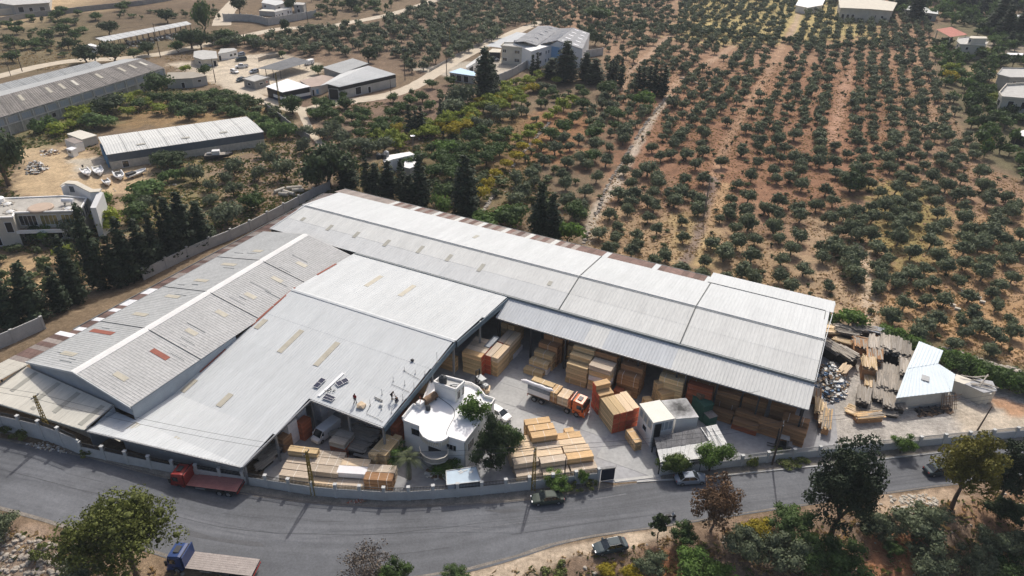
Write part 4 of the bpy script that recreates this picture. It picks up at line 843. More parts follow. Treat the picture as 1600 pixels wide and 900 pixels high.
PP = [(1318,566,150,4,2.6,2.6, 'wood_weathered', 'tall grey plank pile against the warehouse end'),(1296,556,150,4,2.6,2.6, 'wood_weathered', 'grey plank pile half hidden behind the warehouse end'),
 (1316,588,40,3,1.4,2.0, 'wood_pale', 'small fresh plank bundle standing in the lane'),(1300,522,95,5,3,1.3, 'wood_yellow', 'loose yellow planks at the back of the yard'),
 (1322,526,110,4.5,3,1.8, 'wood_weathered', 'dark loose pile beside the round green bush'),(1322,538,118,4.6,1.6,.8, 'wood_yellow', 'flat pack of yellow boards before the dark pile'),(1345,525,100,4.2,2.4,2.2, 'wood_weathered', 'grey topped pile by the farm track end'),
 (1371,530,112,4.6,2.2,2.2, 'wrap_grey', 'black sheeted pile under the hedge'),(1348,545,112,4.4,2.4,2, 'wood_brown', 'brown plank pile left of the grey heap'),(1342,553,20,3,2.6,2.6, 'wood_brown', 'upright brown block near the lane'),
 (1366,556,25,5,3.2,3.2, 'wood_weathered', 'high grey pile, left part of the heap'),(1385,556,25,5.2,3.2,3.4, 'wood_weathered', 'high grey pile, middle of the heap'),(1402,562,25,5.2,3,3.2, 'wood_weathered', 'high grey pile, right part of the heap'),(1411,572,25,4,2.5,2.8, 'wood_weathered', 'grey pile touching the blue-white shed corner'),
 (1360,573,20,3.6,2.6,3.2, 'wood_brown', 'brown stack of thick boards in the middle of the heap'),(1352,586,18,4,2.2,3.2, 'wood_yellow', 'yellow-brown stack nearest the lane'),(1370,585,20,3,1.6,1.6, 'wood_brown', 'short brown pile between grey ones'),
 (1382,588,25,3.5,2,1.9, 'wood_weathered', 'messy grey pile below the black shadow'),(1395,592,25,3.5,2,1.8, 'wood_weathered', 'messy grey pile next to the shed pile'),(1414,592,22,5,3,3, 'wood_weathered', 'grey pile with dark end by the shed wall'),
 (1360,604,20,4,2.4,1.4, 'wood_yellow', 'spilled yellow boards by the lane'),(1374,607,22,5,1.8,2.2, 'wood_weathered', 'long grey pile pointing down the yard'),(1389,610,25,5.5,1.9,2.2, 'wood_weathered', 'second long grey pile pointing down'),(1404,612,25,4.5,1.8,1.8, 'wood_weathered', 'pale grey pile beside the shed'),(1410,600,25,3,1.8,1.6, 'wood_pale', 'short pale bundle against the shed'),
 (1368,622,22,5,1.6,1.9, 'wood_weathered', 'narrow plank pile in the lower heap'),(1384,634,20,4.5,1.7,1.8, 'wood_weathered', 'lower grey pile in the middle'),(1398,634,15,4.5,2,1.6, 'wood_weathered', 'lower grey pile near the shed corner'),
 (1345,630,25,4.6,2,2.3, 'wood_weathered', 'white topped pile at the lane corner'),(1370,642,100,6,3,.7, 'wood_weathered', 'flat scattered boards in front of the heap'),(1340,648,130,3.6,2.4,.6, 'wood_yellow', 'flat yellow boards at the lane corner'),(1355,657,82,4.8,1.5,1.4, 'wood_orange', 'orange pack lying alone by the yard lane'),
 (1283,655,20,5.2,1.2,1.5, 'wood_pale', 'long pale pack leaning at the right warehouse corner'),(1276,645,20,4,1.2,1.8, 'wood_yellow', 'yellow offcuts at the right warehouse corner'),(1289,665,24,5.2,1.3,1.6, 'wood_orange', 'orange pack in the sun right of the warehouse'),(1272,625,20,3,1.6,1.7, 'wood_brown', 'brown crate pile at the warehouse corner')]
for i, (px, py, az, L, W, Hh, mt_, lb) in enumerate(PP):
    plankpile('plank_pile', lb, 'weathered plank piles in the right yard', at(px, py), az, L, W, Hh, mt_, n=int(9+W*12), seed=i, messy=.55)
for i, (px, py, az, L, W, Hh, mt_, lb) in enumerate([(413,728,30,3,1.4,.8, 'wood_weathered', 'grey planks lying nearest the left courtyard corner'),(421,718,30,3,1.5,1.0, 'wood_weathered', 'grey planks with one brown board, left courtyard corner'),(432,708,30,3.4,1.5,1.1, 'wood_weathered', 'grey planks under the roof edge'),(408,712,30,3,1.4,1.0, 'wood_weathered', 'dark planks deep under the roof edge'),(440,700,40,3,1.5,.9, 'wood_weathered', 'scattered planks at the shade line'),
    (556,706,108,4.2,2.4,1.9, 'wood_weathered', 'dark plank pile with a brown board in the courtyard'),(571,692,108,4.6,2.4,2.2, 'wood_weathered', 'dark plank pile behind the blue column'),(540,684,60,4.5,2.2,1.4, 'wood_weathered', 'dim plank pile right of the white van'),(575,715,108,4,1.8,1.0, 'wood_weathered', 'low dark planks behind the yellow pair'),(590,672,110,3.4,1.6,1.8, 'wrap_white', 'white and blue packed goods deep in the courtyard')]):
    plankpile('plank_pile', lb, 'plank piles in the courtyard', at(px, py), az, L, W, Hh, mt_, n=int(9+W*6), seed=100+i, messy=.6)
# scrap heap, loose rubbish
def junk(name, label, pts, n, mts, smin=.15, smax=.9, flat=.25, hmax=.7):
    P = [G(*p) for p in pts]; x0, x1 = min(p.x for p in P), max(p.x for p in P); y0, y1 = min(p.y for p in P), max(p.y for p in P); mbs = [MB() for _ in mts]; k = 0; root = None
    cx = sum(p.x for p in P)/len(P); cy = sum(p.y for p in P)/len(P); R_ = max((p.xy-VC((cx, cy))).length for p in P)
    while k < n:
        x, y = RU(x0, x1), RU(y0, y1); sd = sdpoly(np.array([x]), np.array([y]), P)[0]
        if sd < 0: continue
        k += 1; s_ = RU(smin, smax); c = VC((x, y, gz(x, y)+RU(0, hmax)*min(1, sd/2)+.05)); a_ = RU(0,6.3)
        d = VC((math.cos(a_), math.sin(a_), RU(-.4,.4)))*s_/2; random.choice(mbs).beam(c-d, c+d, s_*RU(.3,.9), s_*flat)
    objs = []
    for i, (mb, mt_) in enumerate(zip(mbs, mts)):
        if not mb.v: continue
        if root is None: root = mb.build(name, M[mt_], kind='stuff', label=label); objs.append(root)
        else: o = mb.build(name+'_piece', M[mt_], root, kind='stuff')
    return root
junk('scrap_heap', 'heap of white, blue and grey scrap beside the right warehouse end', [(1272,575),(1300,568),(1325,600),(1318,625),(1290,632),(1268,615)], 700, ['junk_white', 'junk_blue', 'junk_white', 'concrete', 'junk_brown', 'steel_dark', 'wood_pale'], hmax=2.2)
junk('scrap_heap', 'scattered rubbish and boards at the upper left yard edge', [(40,255),(60,250),(78,262),(60,275),(40,272)], 160, ['junk_white', 'concrete', 'junk_brown', 'steel_dark'], hmax=1.0)
junk('scrap_heap', 'pale debris in front of the boat shed corner', [(60,235),(90,233),(95,240),(66,246)], 60, ['junk_white', 'concrete', 'junk_brown'])
junk('scrap_heap', 'dark twisted metal below the blue-white shed', [(1430,640),(1482,634),(1486,645),(1436,652)], 160, ['steel_dark', 'black', 'junk_brown'], hmax=.9, flat=.12)
junk('scrap_heap', 'bags and litter under the villa balcony', [(665,735),(695,735),(695,748),(668,748)], 40, ['junk_white', 'junk_white', 'junk_brown'], hmax=.4)
junk('rubble', 'brick rubble along the foot of the front wall', [(540,786),(560,780),(572,784),(552,788)], 60, ['terracotta', 'stone_pale', 'junk_brown'], .08,.3,.6,.15)
junk('rubble', 'stones and litter below the left wall end', [(40,694),(75,690),(120,712),(60,702)], 120, ['stone_pale', 'junk_brown', 'stone', 'junk_white'], .08,.35,.6,.15)
# ================================================================ VILLA IN THE YARD
Z0 = .03
def win(parent, A, B, z0, z1, glass='glass_dark', fr_='white_paint', bars=0, off=.0, n=1):
    A = VC((A[0], A[1], 0)); B = VC((B[0], B[1], 0)); d = (B-A).normalized(); nn = VC((d.y, -d.x, 0))
    if nn.dot(VC((0,0,0))-(A+B)/2) < 0: nn = -nn
    f = MB(); t = .08; o = nn*(.04+off)
    for (p, q, za, zb) in ((A, B, z1, z1),(A, B, z0, z0)): f.beam((p+o)+VC((0,0, za)),(q+o)+VC((0,0, zb)), .12, t)
    for p in (A, B): f.box(((p+o).x, (p+o).y), .1,.1, z1-z0, math.degrees(math.atan2(d.x, d.y)), z0)
    for k in range(1, n): c = A.lerp(B, k/n)+o; f.box((c.x, c.y), .06,.08, z1-z0, math.degrees(math.atan2(d.x, d.y)), z0)
    w_ = f.build('window', M[fr_], parent); g = MB(); c = (A+B)/2+nn*(.0+off)
    g.beam((A+nn*(.012+off))+VC((0,0,(z0+z1)/2)),(B+nn*(.012+off))+VC((0,0,(z0+z1)/2)), .04, z1-z0-.02); g.build('pane', M[glass], w_)
    if bars:
        b = MB(); L_ = (B-A).length
        for k in range(bars): c = A.lerp(B, (k+.5)/bars)+nn*(.12+off); b.box((c.x, c.y), .035,.035, z1-z0,90, z0)
        b.build('window_bars', M['steel_dark'], w_)
    return w_
def poly_at(pts, z): return [(at(*p, z).x, at(*p, z).y) for p in pts]
V = thing('villa', 'white two storey villa with round bulging roof inside the timber yard', 'house', at(680,700))
zr = 5.5
RP = [(629,656),(656,666),(656,674),(661,682),(669,687),(679,690),(690,689),(698,685),(700,682),(726,690),(740,672),(757,650),(773,627),(758,622),(748,609),(736,602),(724,600),(693,592),(672,600),(657,640),(646,635)]
WP = [(629,656),(656,666),(700,682),(726,690),(740,672),(757,650),(773,627),(758,622),(748,609),(736,602),(724,600),(693,592),(672,600),(657,640),(646,635)]
rp = poly_at(RP, zr); wp = poly_at(WP, zr)
def inset(P, k):
    c = VC((sum(p[0] for p in P)/len(P), sum(p[1] for p in P)/len(P))); return [(c.x+(p[0]-c.x)*k, c.y+(p[1]-c.y)*k) for p in P]
MB().prism(inset(wp, .985), Z0, zr-.28).build('wall', M['plaster_white'], V)
MB().prism(rp, zr-.28, zr).build('roof', M['roof_membrane'], V)
pr_ = MB()
for i in range(len(rp)):
    a, b = rp[i], rp[(i+1) % len(rp)]
    if i in (11,12,13,14,15,16,18,19,20): pr_.beam((a[0], a[1], zr+.3),(b[0], b[1], zr+.3), .18,.6)
    elif i in (9,10): pr_.beam((a[0], a[1], zr+.06),(b[0], b[1], zr+.06), .16,.12)
    else: pr_.beam((a[0], a[1], zr+.05),(b[0], b[1], zr+.05), .14,.1)
pr_.build('parapet', M['plaster_white'], V)
# drip-stained fringe of the round roof edge
fb = MB()
for i in range(2,8):
    a, b = VC((*rp[i], 0)), VC((*rp[i+1], 0))
    for k in range(3):
        c = a.lerp(b, (k+.5)/3); fb.box((c.x, c.y), .22,.16,.75,90, zr-1.0)
fb.build('roof_fringe', M['plaster_cream'], V)
bp = poly_at([(656,705),(658,714),(664,720),(674,724),(685,724),(695,721),(700,716),(700,705)], 2.9)
MB().prism(bp, 2.7,2.9).build('balcony', M['concrete'], V)
bo = [o for o in V.children if o.name.startswith('balcony')][0]
rl = MB()
for i in range(len(bp)-1): rl.beam((bp[i][0], bp[i][1], 3.3),(bp[i+1][0], bp[i+1][1], 3.3), .1,.75)
rl.build('balcony_railing', M['concrete_dark'], bo); tr = MB()
for i in range(len(bp)-1): tr.beam((bp[i][0], bp[i][1], 3.72),(bp[i+1][0], bp[i+1][1], 3.72), .14,.07)
tr.build('handrail', M['plaster_cream'], bo)
def wpt(px, py, z): p = at(px, py, z); return (p.x, p.y)
fA, fB, fC = VC(inset(wp, .985)[1]), VC(inset(wp, .985)[2]), VC(inset(wp, .985)[3]); fL = VC(inset(wp, .985)[0]); fR = VC(inset(wp, .985)[4])
win(V, fL.lerp(fA, .45), fL.lerp(fA, .95), 3.3,4.6, bars=5); win(V, fA.lerp(fB, .30), fA.lerp(fB, .62), 2.95,4.7)
win(V, fB.lerp(fC, -.12), fB.lerp(fC, .5), 3.0,4.1, bars=7, n=3); win(V, fC.lerp(fR, .3), fC.lerp(fR, 1.0), 2.8,4.2, n=3, bars=6); win(V, fA.lerp(fB, .25), fA.lerp(fB, .75), .4,2.3)
dp = MB().tube([(fC.x+.05, fC.y-.12,.05),(fC.x+.05, fC.y-.12, zr-.2)], .06); dp.build('drain_pipe', M['steel_grey'], V)
# stair tower
tp = poly_at([(678,598),(712,610),(726,597),(691,588)], 8.0); tw = MB().prism(inset(tp, .97), zr+.0,7.75).build('stair_tower', M['plaster_white'], V)
MB().prism(tp, 7.75,7.9).build('tower_roof', M['concrete'], tw)
tpar = MB()
for i in range(4): a, b = tp[i], tp[(i+1) % 4]; tpar.beam((a[0], a[1], 8.1),(b[0], b[1], 8.1), .2,.42)
tpar.build('tower_parapet', M['plaster_white'], tw)
ti = inset(tp, .97); win(V, VC(ti[1]).lerp(VC(ti[2]), .12), VC(ti[1]).lerp(VC(ti[2]), .5), 5.9,7.5, bars=3); win(V, VC(ti[1]).lerp(VC(ti[2]), .6), VC(ti[1]).lerp(VC(ti[2]), .95), 5.9,7.5)
def water_tank(p, r, h, mt, label, group=None, name='water_tank'):
    t = thing(name, label, 'water tank', p, group)
    MB().lathe(p, [(r*.96,0),(r, .1*h),(r, .75*h),(r*.92,.83*h),(r*.6,.93*h),(r*.32,.97*h)], 14).build('tank_body', M[mt], t, smooth=False)
    MB().lathe((p[0], p[1], p[2]+.97*h), [(r*.34,0),(r*.34,.07*h),(r*.2,.1*h)], 10).build('lid', M[mt], t)
    rb_ = MB()
    for k in (.25,.45,.65): rb_.lathe((p[0], p[1], p[2]+k*h), [(r*1.03,-.02),(r*1.03,.04)], 14)
    rb_.build('ring', M[mt], t); return t
p = at(692,599,7.9); water_tank((p.x, p.y, 7.9), .62,1.5, 'tank_black', 'dark grey water tank on the villa stair tower')
p = at(669,640, zr); water_tank((p.x, p.y, zr), .38,.85, 'tank_black', 'small black barrel on the white villa roof')
p = at(711,604,7.9)
j = thing('roof_clutter', 'white pipe fittings on the stair tower roof', 'pipes', (p.x, p.y, 7.9))
MB().tube([(p.x-.5, p.y, 8.0),(p.x+.5, p.y+.1,8.0)], .12).build('pipe', M['junk_white'], j); MB().tube([(p.x-.4, p.y+.45,8.02),(p.x+.5, p.y+.5,8.02)], .14).build('pipe', M['junk_white'], j); MB().box((p.x-.6, p.y+.2), .4,.4,.35,90,7.9).build('pump', M['steel_grey'], j)
p = at(672,623, zr+.5)
j = thing('fuel_tank', 'rusty brown horizontal tank lying on the villa roof', 'tank', (p.x, p.y, zr))
d = dirv(40); cc = VC((p.x, p.y, zr+.62)); MB().tube([cc-d*1.3, cc-d*1.15, cc+d*1.15, cc+d*1.3], [.35,.6,.6,.35], 14).build('tank_body', M['junk_brown'], j)
for s_ in (-.8,.8): c = cc+d*s_; MB().box((c.x, c.y), .15,1.0,.35,40, zr).build('saddle', M['steel_dark'], j)
hs = MB(); hp = [at(*q, zr+.04) for q in ((680,617),(692,625),(703,633),(709,640),(710,650),(704,662),(699,672),(697,680))]; hs.tube(smooth(hp, 4), .035,5); tag(hs.build('hose', M['black']), 'dark hose snaking across the white villa roof', 'hose')
# terrace chimney block and walls left of the villa
p = at(657,634, zr+.2); t = thing('chimney', 'small square chimney block with a rusty pipe on the villa', 'chimney', (p.x, p.y, zr)); MB().box((p.x, p.y), .9,.9,1.0,30, zr).build('shaft', M['plaster_white'], t); MB().tube([(p.x, p.y, zr+1.0),(p.x, p.y, zr+1.9)], .06).build('pipe', M['terracotta'], t)
# light blue flat kiosk by the wall
K = thing('kiosk', 'flat roofed pale blue metal cabin just inside the front wall', 'cabin', at(722,756))
kp = poly_at([(697,736),(744,729),(752,752),(698,758)], 2.6); MB().prism(inset(kp, .93), Z0,2.5).build('wall', M['wall_sheet'], K); MB().prism(kp, 2.5,2.6).build('roof', M['roof_kiosk'], K)
kr = MB()
for i in range(4): a, b = kp[i], kp[(i+1) % 4]; kr.beam((a[0], a[1], 2.63),(b[0], b[1], 2.63), .1,.1)
kr.build('roof_edge', M['steel_grey'], K)
for k in range(6): p = at(RU(712,738), RU(735,742), 2.62); MB().beam((p.x-.3, p.y-.1,2.63),(p.x+.2, p.y+.25,2.63), .16,.03).build('rag', M['junk_white'], K)
# ================================================================ WHITE SHED WITH BURNT ROOF
SH = thing('shed', 'white block shed with cream flat roof right of the red ended lumber', 'shed', at(1010,700))
sz = 5.0; sp = poly_at([(1021,661),(1055,654),(1031,625),(999,631)], sz)
MB().prism(inset(sp, .96), Z0, sz-.1).build('wall', M['plaster_white'], SH); MB().prism(sp, sz-.1, sz+.04).build('roof', M['roof_tan2'], SH)
si = inset(sp, .96); win(SH, VC(si[0]).lerp(VC(si[3]), .35), VC(si[0]).lerp(VC(si[3]), .62), 1.6,2.7)
for k in range(3): win(SH, VC(si[0]).lerp(VC(si[3]), .08+k*.3), VC(si[0]).lerp(VC(si[3]), .3+k*.3), 3.3,4.6, glass='wall_sheet', fr_='plaster_cream')
MB().beam((si[0][0]+.3, si[0][1]-.06,2.4),(si[0][0]+1.3, si[0][1]+.25,2.4), .1,4.4).build('doorway', M['black'], SH)
win(SH, VC(si[0]).lerp(VC(si[1]), .35), VC(si[0]).lerp(VC(si[1]), .95), 3.0,4.7, glass='wall_sheet', n=3)
S3 = thing('shed', 'grey flat roofed annex with a black burn mark joined to the white shed', 'shed', at(1070,680))
ap = poly_at([(1056,655),(1092,652),(1072,622),(1033,626)], 4.0); MB().prism(inset(ap, .97), Z0,3.9).build('wall', M['plaster_white'], S3)
def burnt():
    m = mat('roof_burnt', (.48,.48,.47), .9,.1,.5,.2, fine=.1); n = m.node_tree.nodes; l = m.node_tree.links; b = n['Principled BSDF']
    tc = n.new('ShaderNodeTexCoord'); mp = n.new('ShaderNodeMapping'); c = at(1063,638,4); mp.inputs['Location'].default_value = (-(c.x-S3.location.x), -(c.y-S3.location.y), 0)
    g = n.new('ShaderNodeVectorMath'); g.operation = 'LENGTH'; nz = n.new('ShaderNodeTexNoise'); nz.inputs['Scale'].default_value = 1.4; nz.inputs['Detail'].default_value = 6
    l.new(tc.outputs['Object'], mp.inputs[0]); l.new(tc.outputs['Object'], nz.inputs['Vector']); sc2 = n.new('ShaderNodeVectorMath'); sc2.operation = 'MULTIPLY'; sc2.inputs[1].default_value = (1,1,0); l.new(mp.outputs[0], sc2.inputs[0]); l.new(sc2.outputs[0], g.inputs[0])
    ad = n.new('ShaderNodeMath'); ad.operation = 'MULTIPLY_ADD'; ad.inputs[1].default_value = 3.2; l.new(nz.outputs['Fac'], ad.inputs[0]); l.new(g.outputs['Value'], ad.inputs[2])
    mr = n.new('ShaderNodeMapRange'); mr.inputs[1].default_value = 2.0; mr.inputs[2].default_value = 4.4; mr.inputs[3].default_value = .12; mr.inputs[4].default_value = 1; l.new(ad.outputs[0], mr.inputs[0])
    src = b.inputs['Base Color'].links[0].from_socket; vm = n.new('ShaderNodeVectorMath'); vm.operation = 'SCALE'; l.new(src, vm.inputs[0]); l.new(mr.outputs[0], vm.inputs['Scale']); l.new(vm.outputs[0], b.inputs['Base Color']); return m
M['roof_burnt'] = burnt(); MB().prism(ap, 3.9,4.05).build('roof', M['roof_burnt'], S3)
ai = inset(ap, .97); 
S4 = thing('lean_to_shed', 'low dark and white patched sheet roof between the white shed and the wall', 'shed', at(1075,710))
lp = [(1022,684,2.9),(1120,663,2.9),(1141,700,2.5),(1096,717,2.4),(1032,722,2.4)]
LP = [at(*p) for p in lp]; n_ = 11
mm('sheet_patch_dark', (.13,.13,.135), .8,.4,.6, fine=.3); mm('sheet_patch_pale', (.58,.58,.56), .8,.15,.6, fine=.15)
for k in range(n_):
    a = LP[0].lerp(LP[1], k/n_); b = LP[0].lerp(LP[1], (k+.96)/n_); bl = LP[4].lerp(LP[3], k/n_) if k < n_*.7 else LP[3].lerp(LP[2], (k/n_-.7)/.3); bl2 = LP[4].lerp(LP[3], (k+.96)/n_) if k+.96 < n_*.7 else LP[3].lerp(LP[2], ((k+.96)/n_-.7)/.3)
    m1 = a.lerp(bl, .5); m2 = b.lerp(bl2,.5); z = RU(0,.06); up = VC((0,0, z))
    MB().slab([a+up, m1+up, m2+up, b+up], .04).build('roof_sheet', M['sheet_patch_dark' if k < 9 else 'sheet_patch_pale'], S4); MB().slab([m1-up*.3, bl, bl2, m2-up*.3], .04).build('roof_sheet', M['sheet_patch_pale'], S4)
for p in LP: MB().box((p.x, p.y), .2,.2, p.z-.06,20, Z0).build('post', M['steel_dark'], S4)
MB().prism(inset([(p.x, p.y) for p in LP], .9), Z0,1.7).build('stored_goods', M['wood_shade_black'], S4)
for k in range(3):
    a = at(1095+k*9,668,3.0); b = at(1110+k*9,690,3.0); MB().beam(a, b, .12,.1).build('pipe', M['junk_white'], S4)
# green tank/silo right of the annex
GT = thing('machine', 'green boxy sawdust machine with small rusty hoods right of the annex', 'machine', at(1105,672))
g0 = at(1096,655); 
MB().box((g0.x, g0.y+1.0), 3.0,1.8,3.2,155, Z0).build('body', M['green_paint'], GT); q = g0+dirv(155)*2.2; MB().box((q.x, q.y+1.0), 1.6,1.5,1.9,155, Z0).build('lower_body', M['green_paint'], GT)
MB().box((g0.x-.3, g0.y+1.6), 1.1,1.1,.8,155,3.23).build('hood', M['junk_brown'], GT); MB().box((q.x, q.y+1.0), 1.7,1.6,.08,155,1.93).build('lower_lid', M['roof_rustpale'], GT); MB().box((g0.x, g0.y+1.0), 3.2,2.0,.07,155,3.2).build('top_lid', M['green_paint'], GT)
p = at(1067,640); ch = thing('flue', 'metal flue pipe rising behind the annex roof', 'chimney', (p.x, p.y+1.5,0)); MB().tube([(p.x, p.y+1.5,4.05),(p.x, p.y+1.5,6.6)], .14).build('pipe', M['steel_grey'], ch); MB().lathe((p.x, p.y+1.5,6.6), [(.3,0),(.3,.2),(.05,.4)], 8).build('cowl', M['junk_white'], ch)
# ================================================================ BLUE-WHITE SHED, HUT, CONTAINER
BS = thing('shed', 'large pale blue-white metal roofed shed in the right yard', 'shed', at(1440,620))
mm('roof_bluewhite', (.62,.70,.74), .5,.05,.3, fine=.04, spec=.4)
b0, b1, b2, b3 = at(1400,622,2.9), at(1485,612,2.9), at(1458,560,3.3), at(1436,533,3.5); b4 = at(1464,548,3.4)
for A1, B1, C1, D1 in ((b0.lerp(b1,0), b0.lerp(b1,.5), b3.lerp(b2,.5) if 0 else at(1441,571,3.3), at(1417,576,3.3)),(b0.lerp(b1,.5), b1, at(1475,575,3.3) if 0 else at(1466,568,3.3), at(1441,571,3.3))):
    MB().corr(D1, C1, B1, A1,.5,.045).build('roof_panel', M['roof_bluewhite'], BS)
MB().corr(at(1436,533,3.6), at(1474,548,3.6), at(1466,568,3.33), at(1417,576,3.33), .5,.045).build('roof_panel', M['roof_bluewhite'], BS)
MB().corr(at(1466,568,3.1), at(1493,585,3.0), at(1487,612,2.75), at(1485,612,2.75), .5,.03).build('roof_panel', M['roof_bluewhite'], BS)
bwp = [at(1400,622,2.9), at(1485,612,2.9), at(1466,568,3.3), at(1473,548,3.6), at(1436,533,3.6), at(1417,576,3.3)]
MB().prism(inset([(p.x, p.y) for p in bwp], .965), .01, [2.75,2.75,3.1,3.35,3.35,3.1]).build('wall', M['plaster_grey'], BS)
p = at(1446,591,3.2); MB().box((p.x, p.y), 1.6,1.2,.12,30,3.14).build('roof_hatch', M['steel_grey'], BS)
sc_ = thing('scaffold', 'rusty steel scaffold leaning at the shed corner', 'scaffold', at(1478,640)); 
for k in range(9):
    a = at(1470+k*3,642-k*.4); b = at(1474+k*2.6,612,2.9); MB().tube([a, (b.x, b.y, RU(2,3.1))], .05,5).build('pole', M['junk_brown'], sc_)
for k in range(4): a = at(1468,640); b = at(1494,636); MB().tube([(a.x, a.y, .6+k*.7),(b.x, b.y, .6+k*.7)], .045,5).build('cross_bar', M['junk_brown'], sc_)
HT = thing('hut', 'low hut with patched grey sheet roof beyond the shed on the right', 'hut', at(1535,620))
hp = [at(*p) for p in ((1507,600,2.5),(1537,614,2.5),(1558,611,2.5),(1551,596,2.7),(1530,592,2.7))]
MB().prism(inset([(p.x, p.y) for p in hp], .94), .01,2.4).build('wall', M['plaster_cream'], HT); MB().slab([p+VC((0,0,.05)) for p in hp][::1], .08).build('roof', M['roof_hut'], HT)
a = at(1540,627); MB().box((a.x, a.y+.4), .9,.1,2.0,90,.02).build('door', M['terracotta'], HT)
for k in range(7): c = hp[0].lerp(hp[3], RU(.3,.9)); MB().beam((c.x-1.5, c.y+RU(-2,2), 2.8),(c.x+1.5, c.y+RU(-2,2), 2.9), .18,.1).build('loose_plank', M['wood_weathered'], HT)
def container(name, label, c, az, L, W, Hh, mt, top=None, group=None, cat='container'):
    t = thing(name, label, cat, (c.x, c.y, gz(c.x, c.y)), group); z = gz(c.x, c.y)+.02
    MB().box((c.x, c.y), L, W, Hh, az, z).build('body', M[mt], t); MB().box((c.x, c.y), L+.06, W+.06,.07, az, z+Hh).build('roof', M[top or mt], t)
    d = dirv(az); e = VC((d.y, -d.x, 0)); rb_ = MB(); n = int(L/.45)
    for k in range(n):
        for s_ in (-1,1): q = c+d*(-L/2+(k+.5)*L/n)+e*s_*(W/2+.02); rb_.box((q.x, q.y), .16,.06, Hh-.3, az, z+.12)
    rb_.build('side_ribs', M[mt], t); q = c-d*(L/2+.02) if (c-d).length < (c+d).length else c+d*(L/2+.02); 
    for s_ in (-.24,.24): MB().box(((q+e*s_*W*1.0).x, (q+e*s_*W).y), .05, W*.42, Hh-.25, az, z+.1).build('door', M[mt], t)
    return t
container('container', 'cream cabin container standing before the low hut', at(1513,622)+dirv(30)*1.0,128,5.6,2.2,2.3, 'plaster_cream2')
# ================================================================ SOLAR PANELS, PEOPLE AND FITTINGS ON THE WHITE ROOF
def onroof(px, py): u, w_ = roofinv(px, py, WZ); return F(u, w_, WZ(u, w_)+.075)
def solar(px, label, tilt=.0):
    P = [onroof(*p) for p in px]; c = sum(P, VC())/4; t = thing('solar_panel', label, 'solar panel', c, 'solar panels lying on the white roof')
    Pu = [p+VC((0,0,.16)) for p in P]
    for k in range(2):
        a, b, c2, d = Pu[0].lerp(Pu[1], k*.5+.01), Pu[0].lerp(Pu[1], k*.5+.49), Pu[3].lerp(Pu[2], k*.5+.49), Pu[3].lerp(Pu[2], k*.5+.01)
        MB().slab([a, b, c2, d], .04).build('module', M['solar'], t)
        lines = MB()
        for j in range(1,6): lines.beam(a.lerp(b, j/6)+VC((0,0,.006)), d.lerp(c2, j/6)+VC((0,0,.006)), .015,.006)
        lines.build('cell_line', M['steel_dark'], t, kind='stuff')
    f = MB()
    for i in range(4): f.beam(Pu[i], Pu[(i+1) % 4], .04,.05)
    f.beam(Pu[0].lerp(Pu[1], .5), Pu[3].lerp(Pu[2], .5), .04,.05)
    f.build('frame', M['white_paint'], t); lg = MB()
    for i in range(4): lg.tube([P[i], Pu[i]], .03,4)
    lg.build('foot', M['steel_grey'], t); return t
solar([(489,605.5),(502,592),(509.5,594.5),(496.5,608)], 'solar panel pair left of the white ridge strip on the roof')
solar([(524,600),(541,592),(545.5,597),(529,605.5)], 'skewed solar panel pair right of the white strip')
solar([(504,624),(510,616.5),(524.5,622.5),(518.5,629)], 'solar panel pair nearest the courtyard edge')
a, b = onroof(498,620), onroof(536.5,584); dd = (b-a).normalized(); tag(MB().beam(a+VC((0,0,.05)), b+VC((0,0,.05)), .42,.1).build('roof_strip', M['roof_membrane']), 'long white flashing strip lying between the solar panels', 'metal strip')
c = onroof(517,611); jk = thing('bracket_heap', 'heap of dark brackets between the solar panels', 'brackets', c)
for k in range(9): d = VC((RU(-.5,.5), RU(-.4,.4), 0)); MB().beam(c+d+VC((0,0,.06)), c+d+VC((RU(-.4,.4), RU(-.4,.4), .2)), .1,.06).build('bracket', M['steel_dark'], jk)
for i, (px, py, h_, lb) in enumerate([(683,566,1.9, 'thin post at the upper right roof edge'),(632,579,.7, 'short post by the kinked cable'),(649,584,.7, 'short post at the cable end'),(664,585,.6, 'short post beside the blue edge'),(614.5,596,.9, 'post at the head of the roof cable'),(632.5,602,.9, 'post midway down the roof cable'),(647,607,1.1, 'post near the roof edge above the villa'),(629.5,625,1.1, 'post beside the crouching worker'),(597,617,1.0, 'post left of the worker in black'),(578.5,634,1.1, 'post left of the loose rails'),(596,640,1.1, 'post at the lower roof cable'),(612,646,1.2, 'post nearest the lower right roof corner')]):
    p = onroof(px, py); t = thing('mounting_post', 'grey steel '+lb, 'post', p, 'steel posts standing on the white roof'); MB().tube([p, p+VC((0,0, h_))], .035,5).build('rod', M['steel_grey'], t); MB().box((p.x, p.y), .22,.22,.04,90, p.z).build('foot_plate', M['steel_grey'], t)
for i, (pts, lb) in enumerate([([(630,579),(638,584),(656,594)], 'cable from the upper posts to the roof edge'),([(612,601),(626,607),(640,614)], 'cable past the middle posts'),([(572,647),(590,655),(598,660)], 'cable near the lower roof edge'),([(573,645),(577,638),(579,632)], 'short cable rising to the left post')]):
    tag(MB().tube([onroof(*p)+VC((0,0,.02)) for p in pts], .03,4).build('cable', M['wire']), 'thin dark '+lb, 'cable', 'cables on the white roof')
for (a_, b_, lb) in (((585,621),(598,627), 'upper'),((586,624),(598,629), 'lower')): tag(MB().beam(onroof(*a_)+VC((0,0,.04)), onroof(*b_)+VC((0,0,.04)), .1,.06).build('rail', M['steel_dark']), lb+' loose steel rail of the pair lying on the white roof', 'rail')
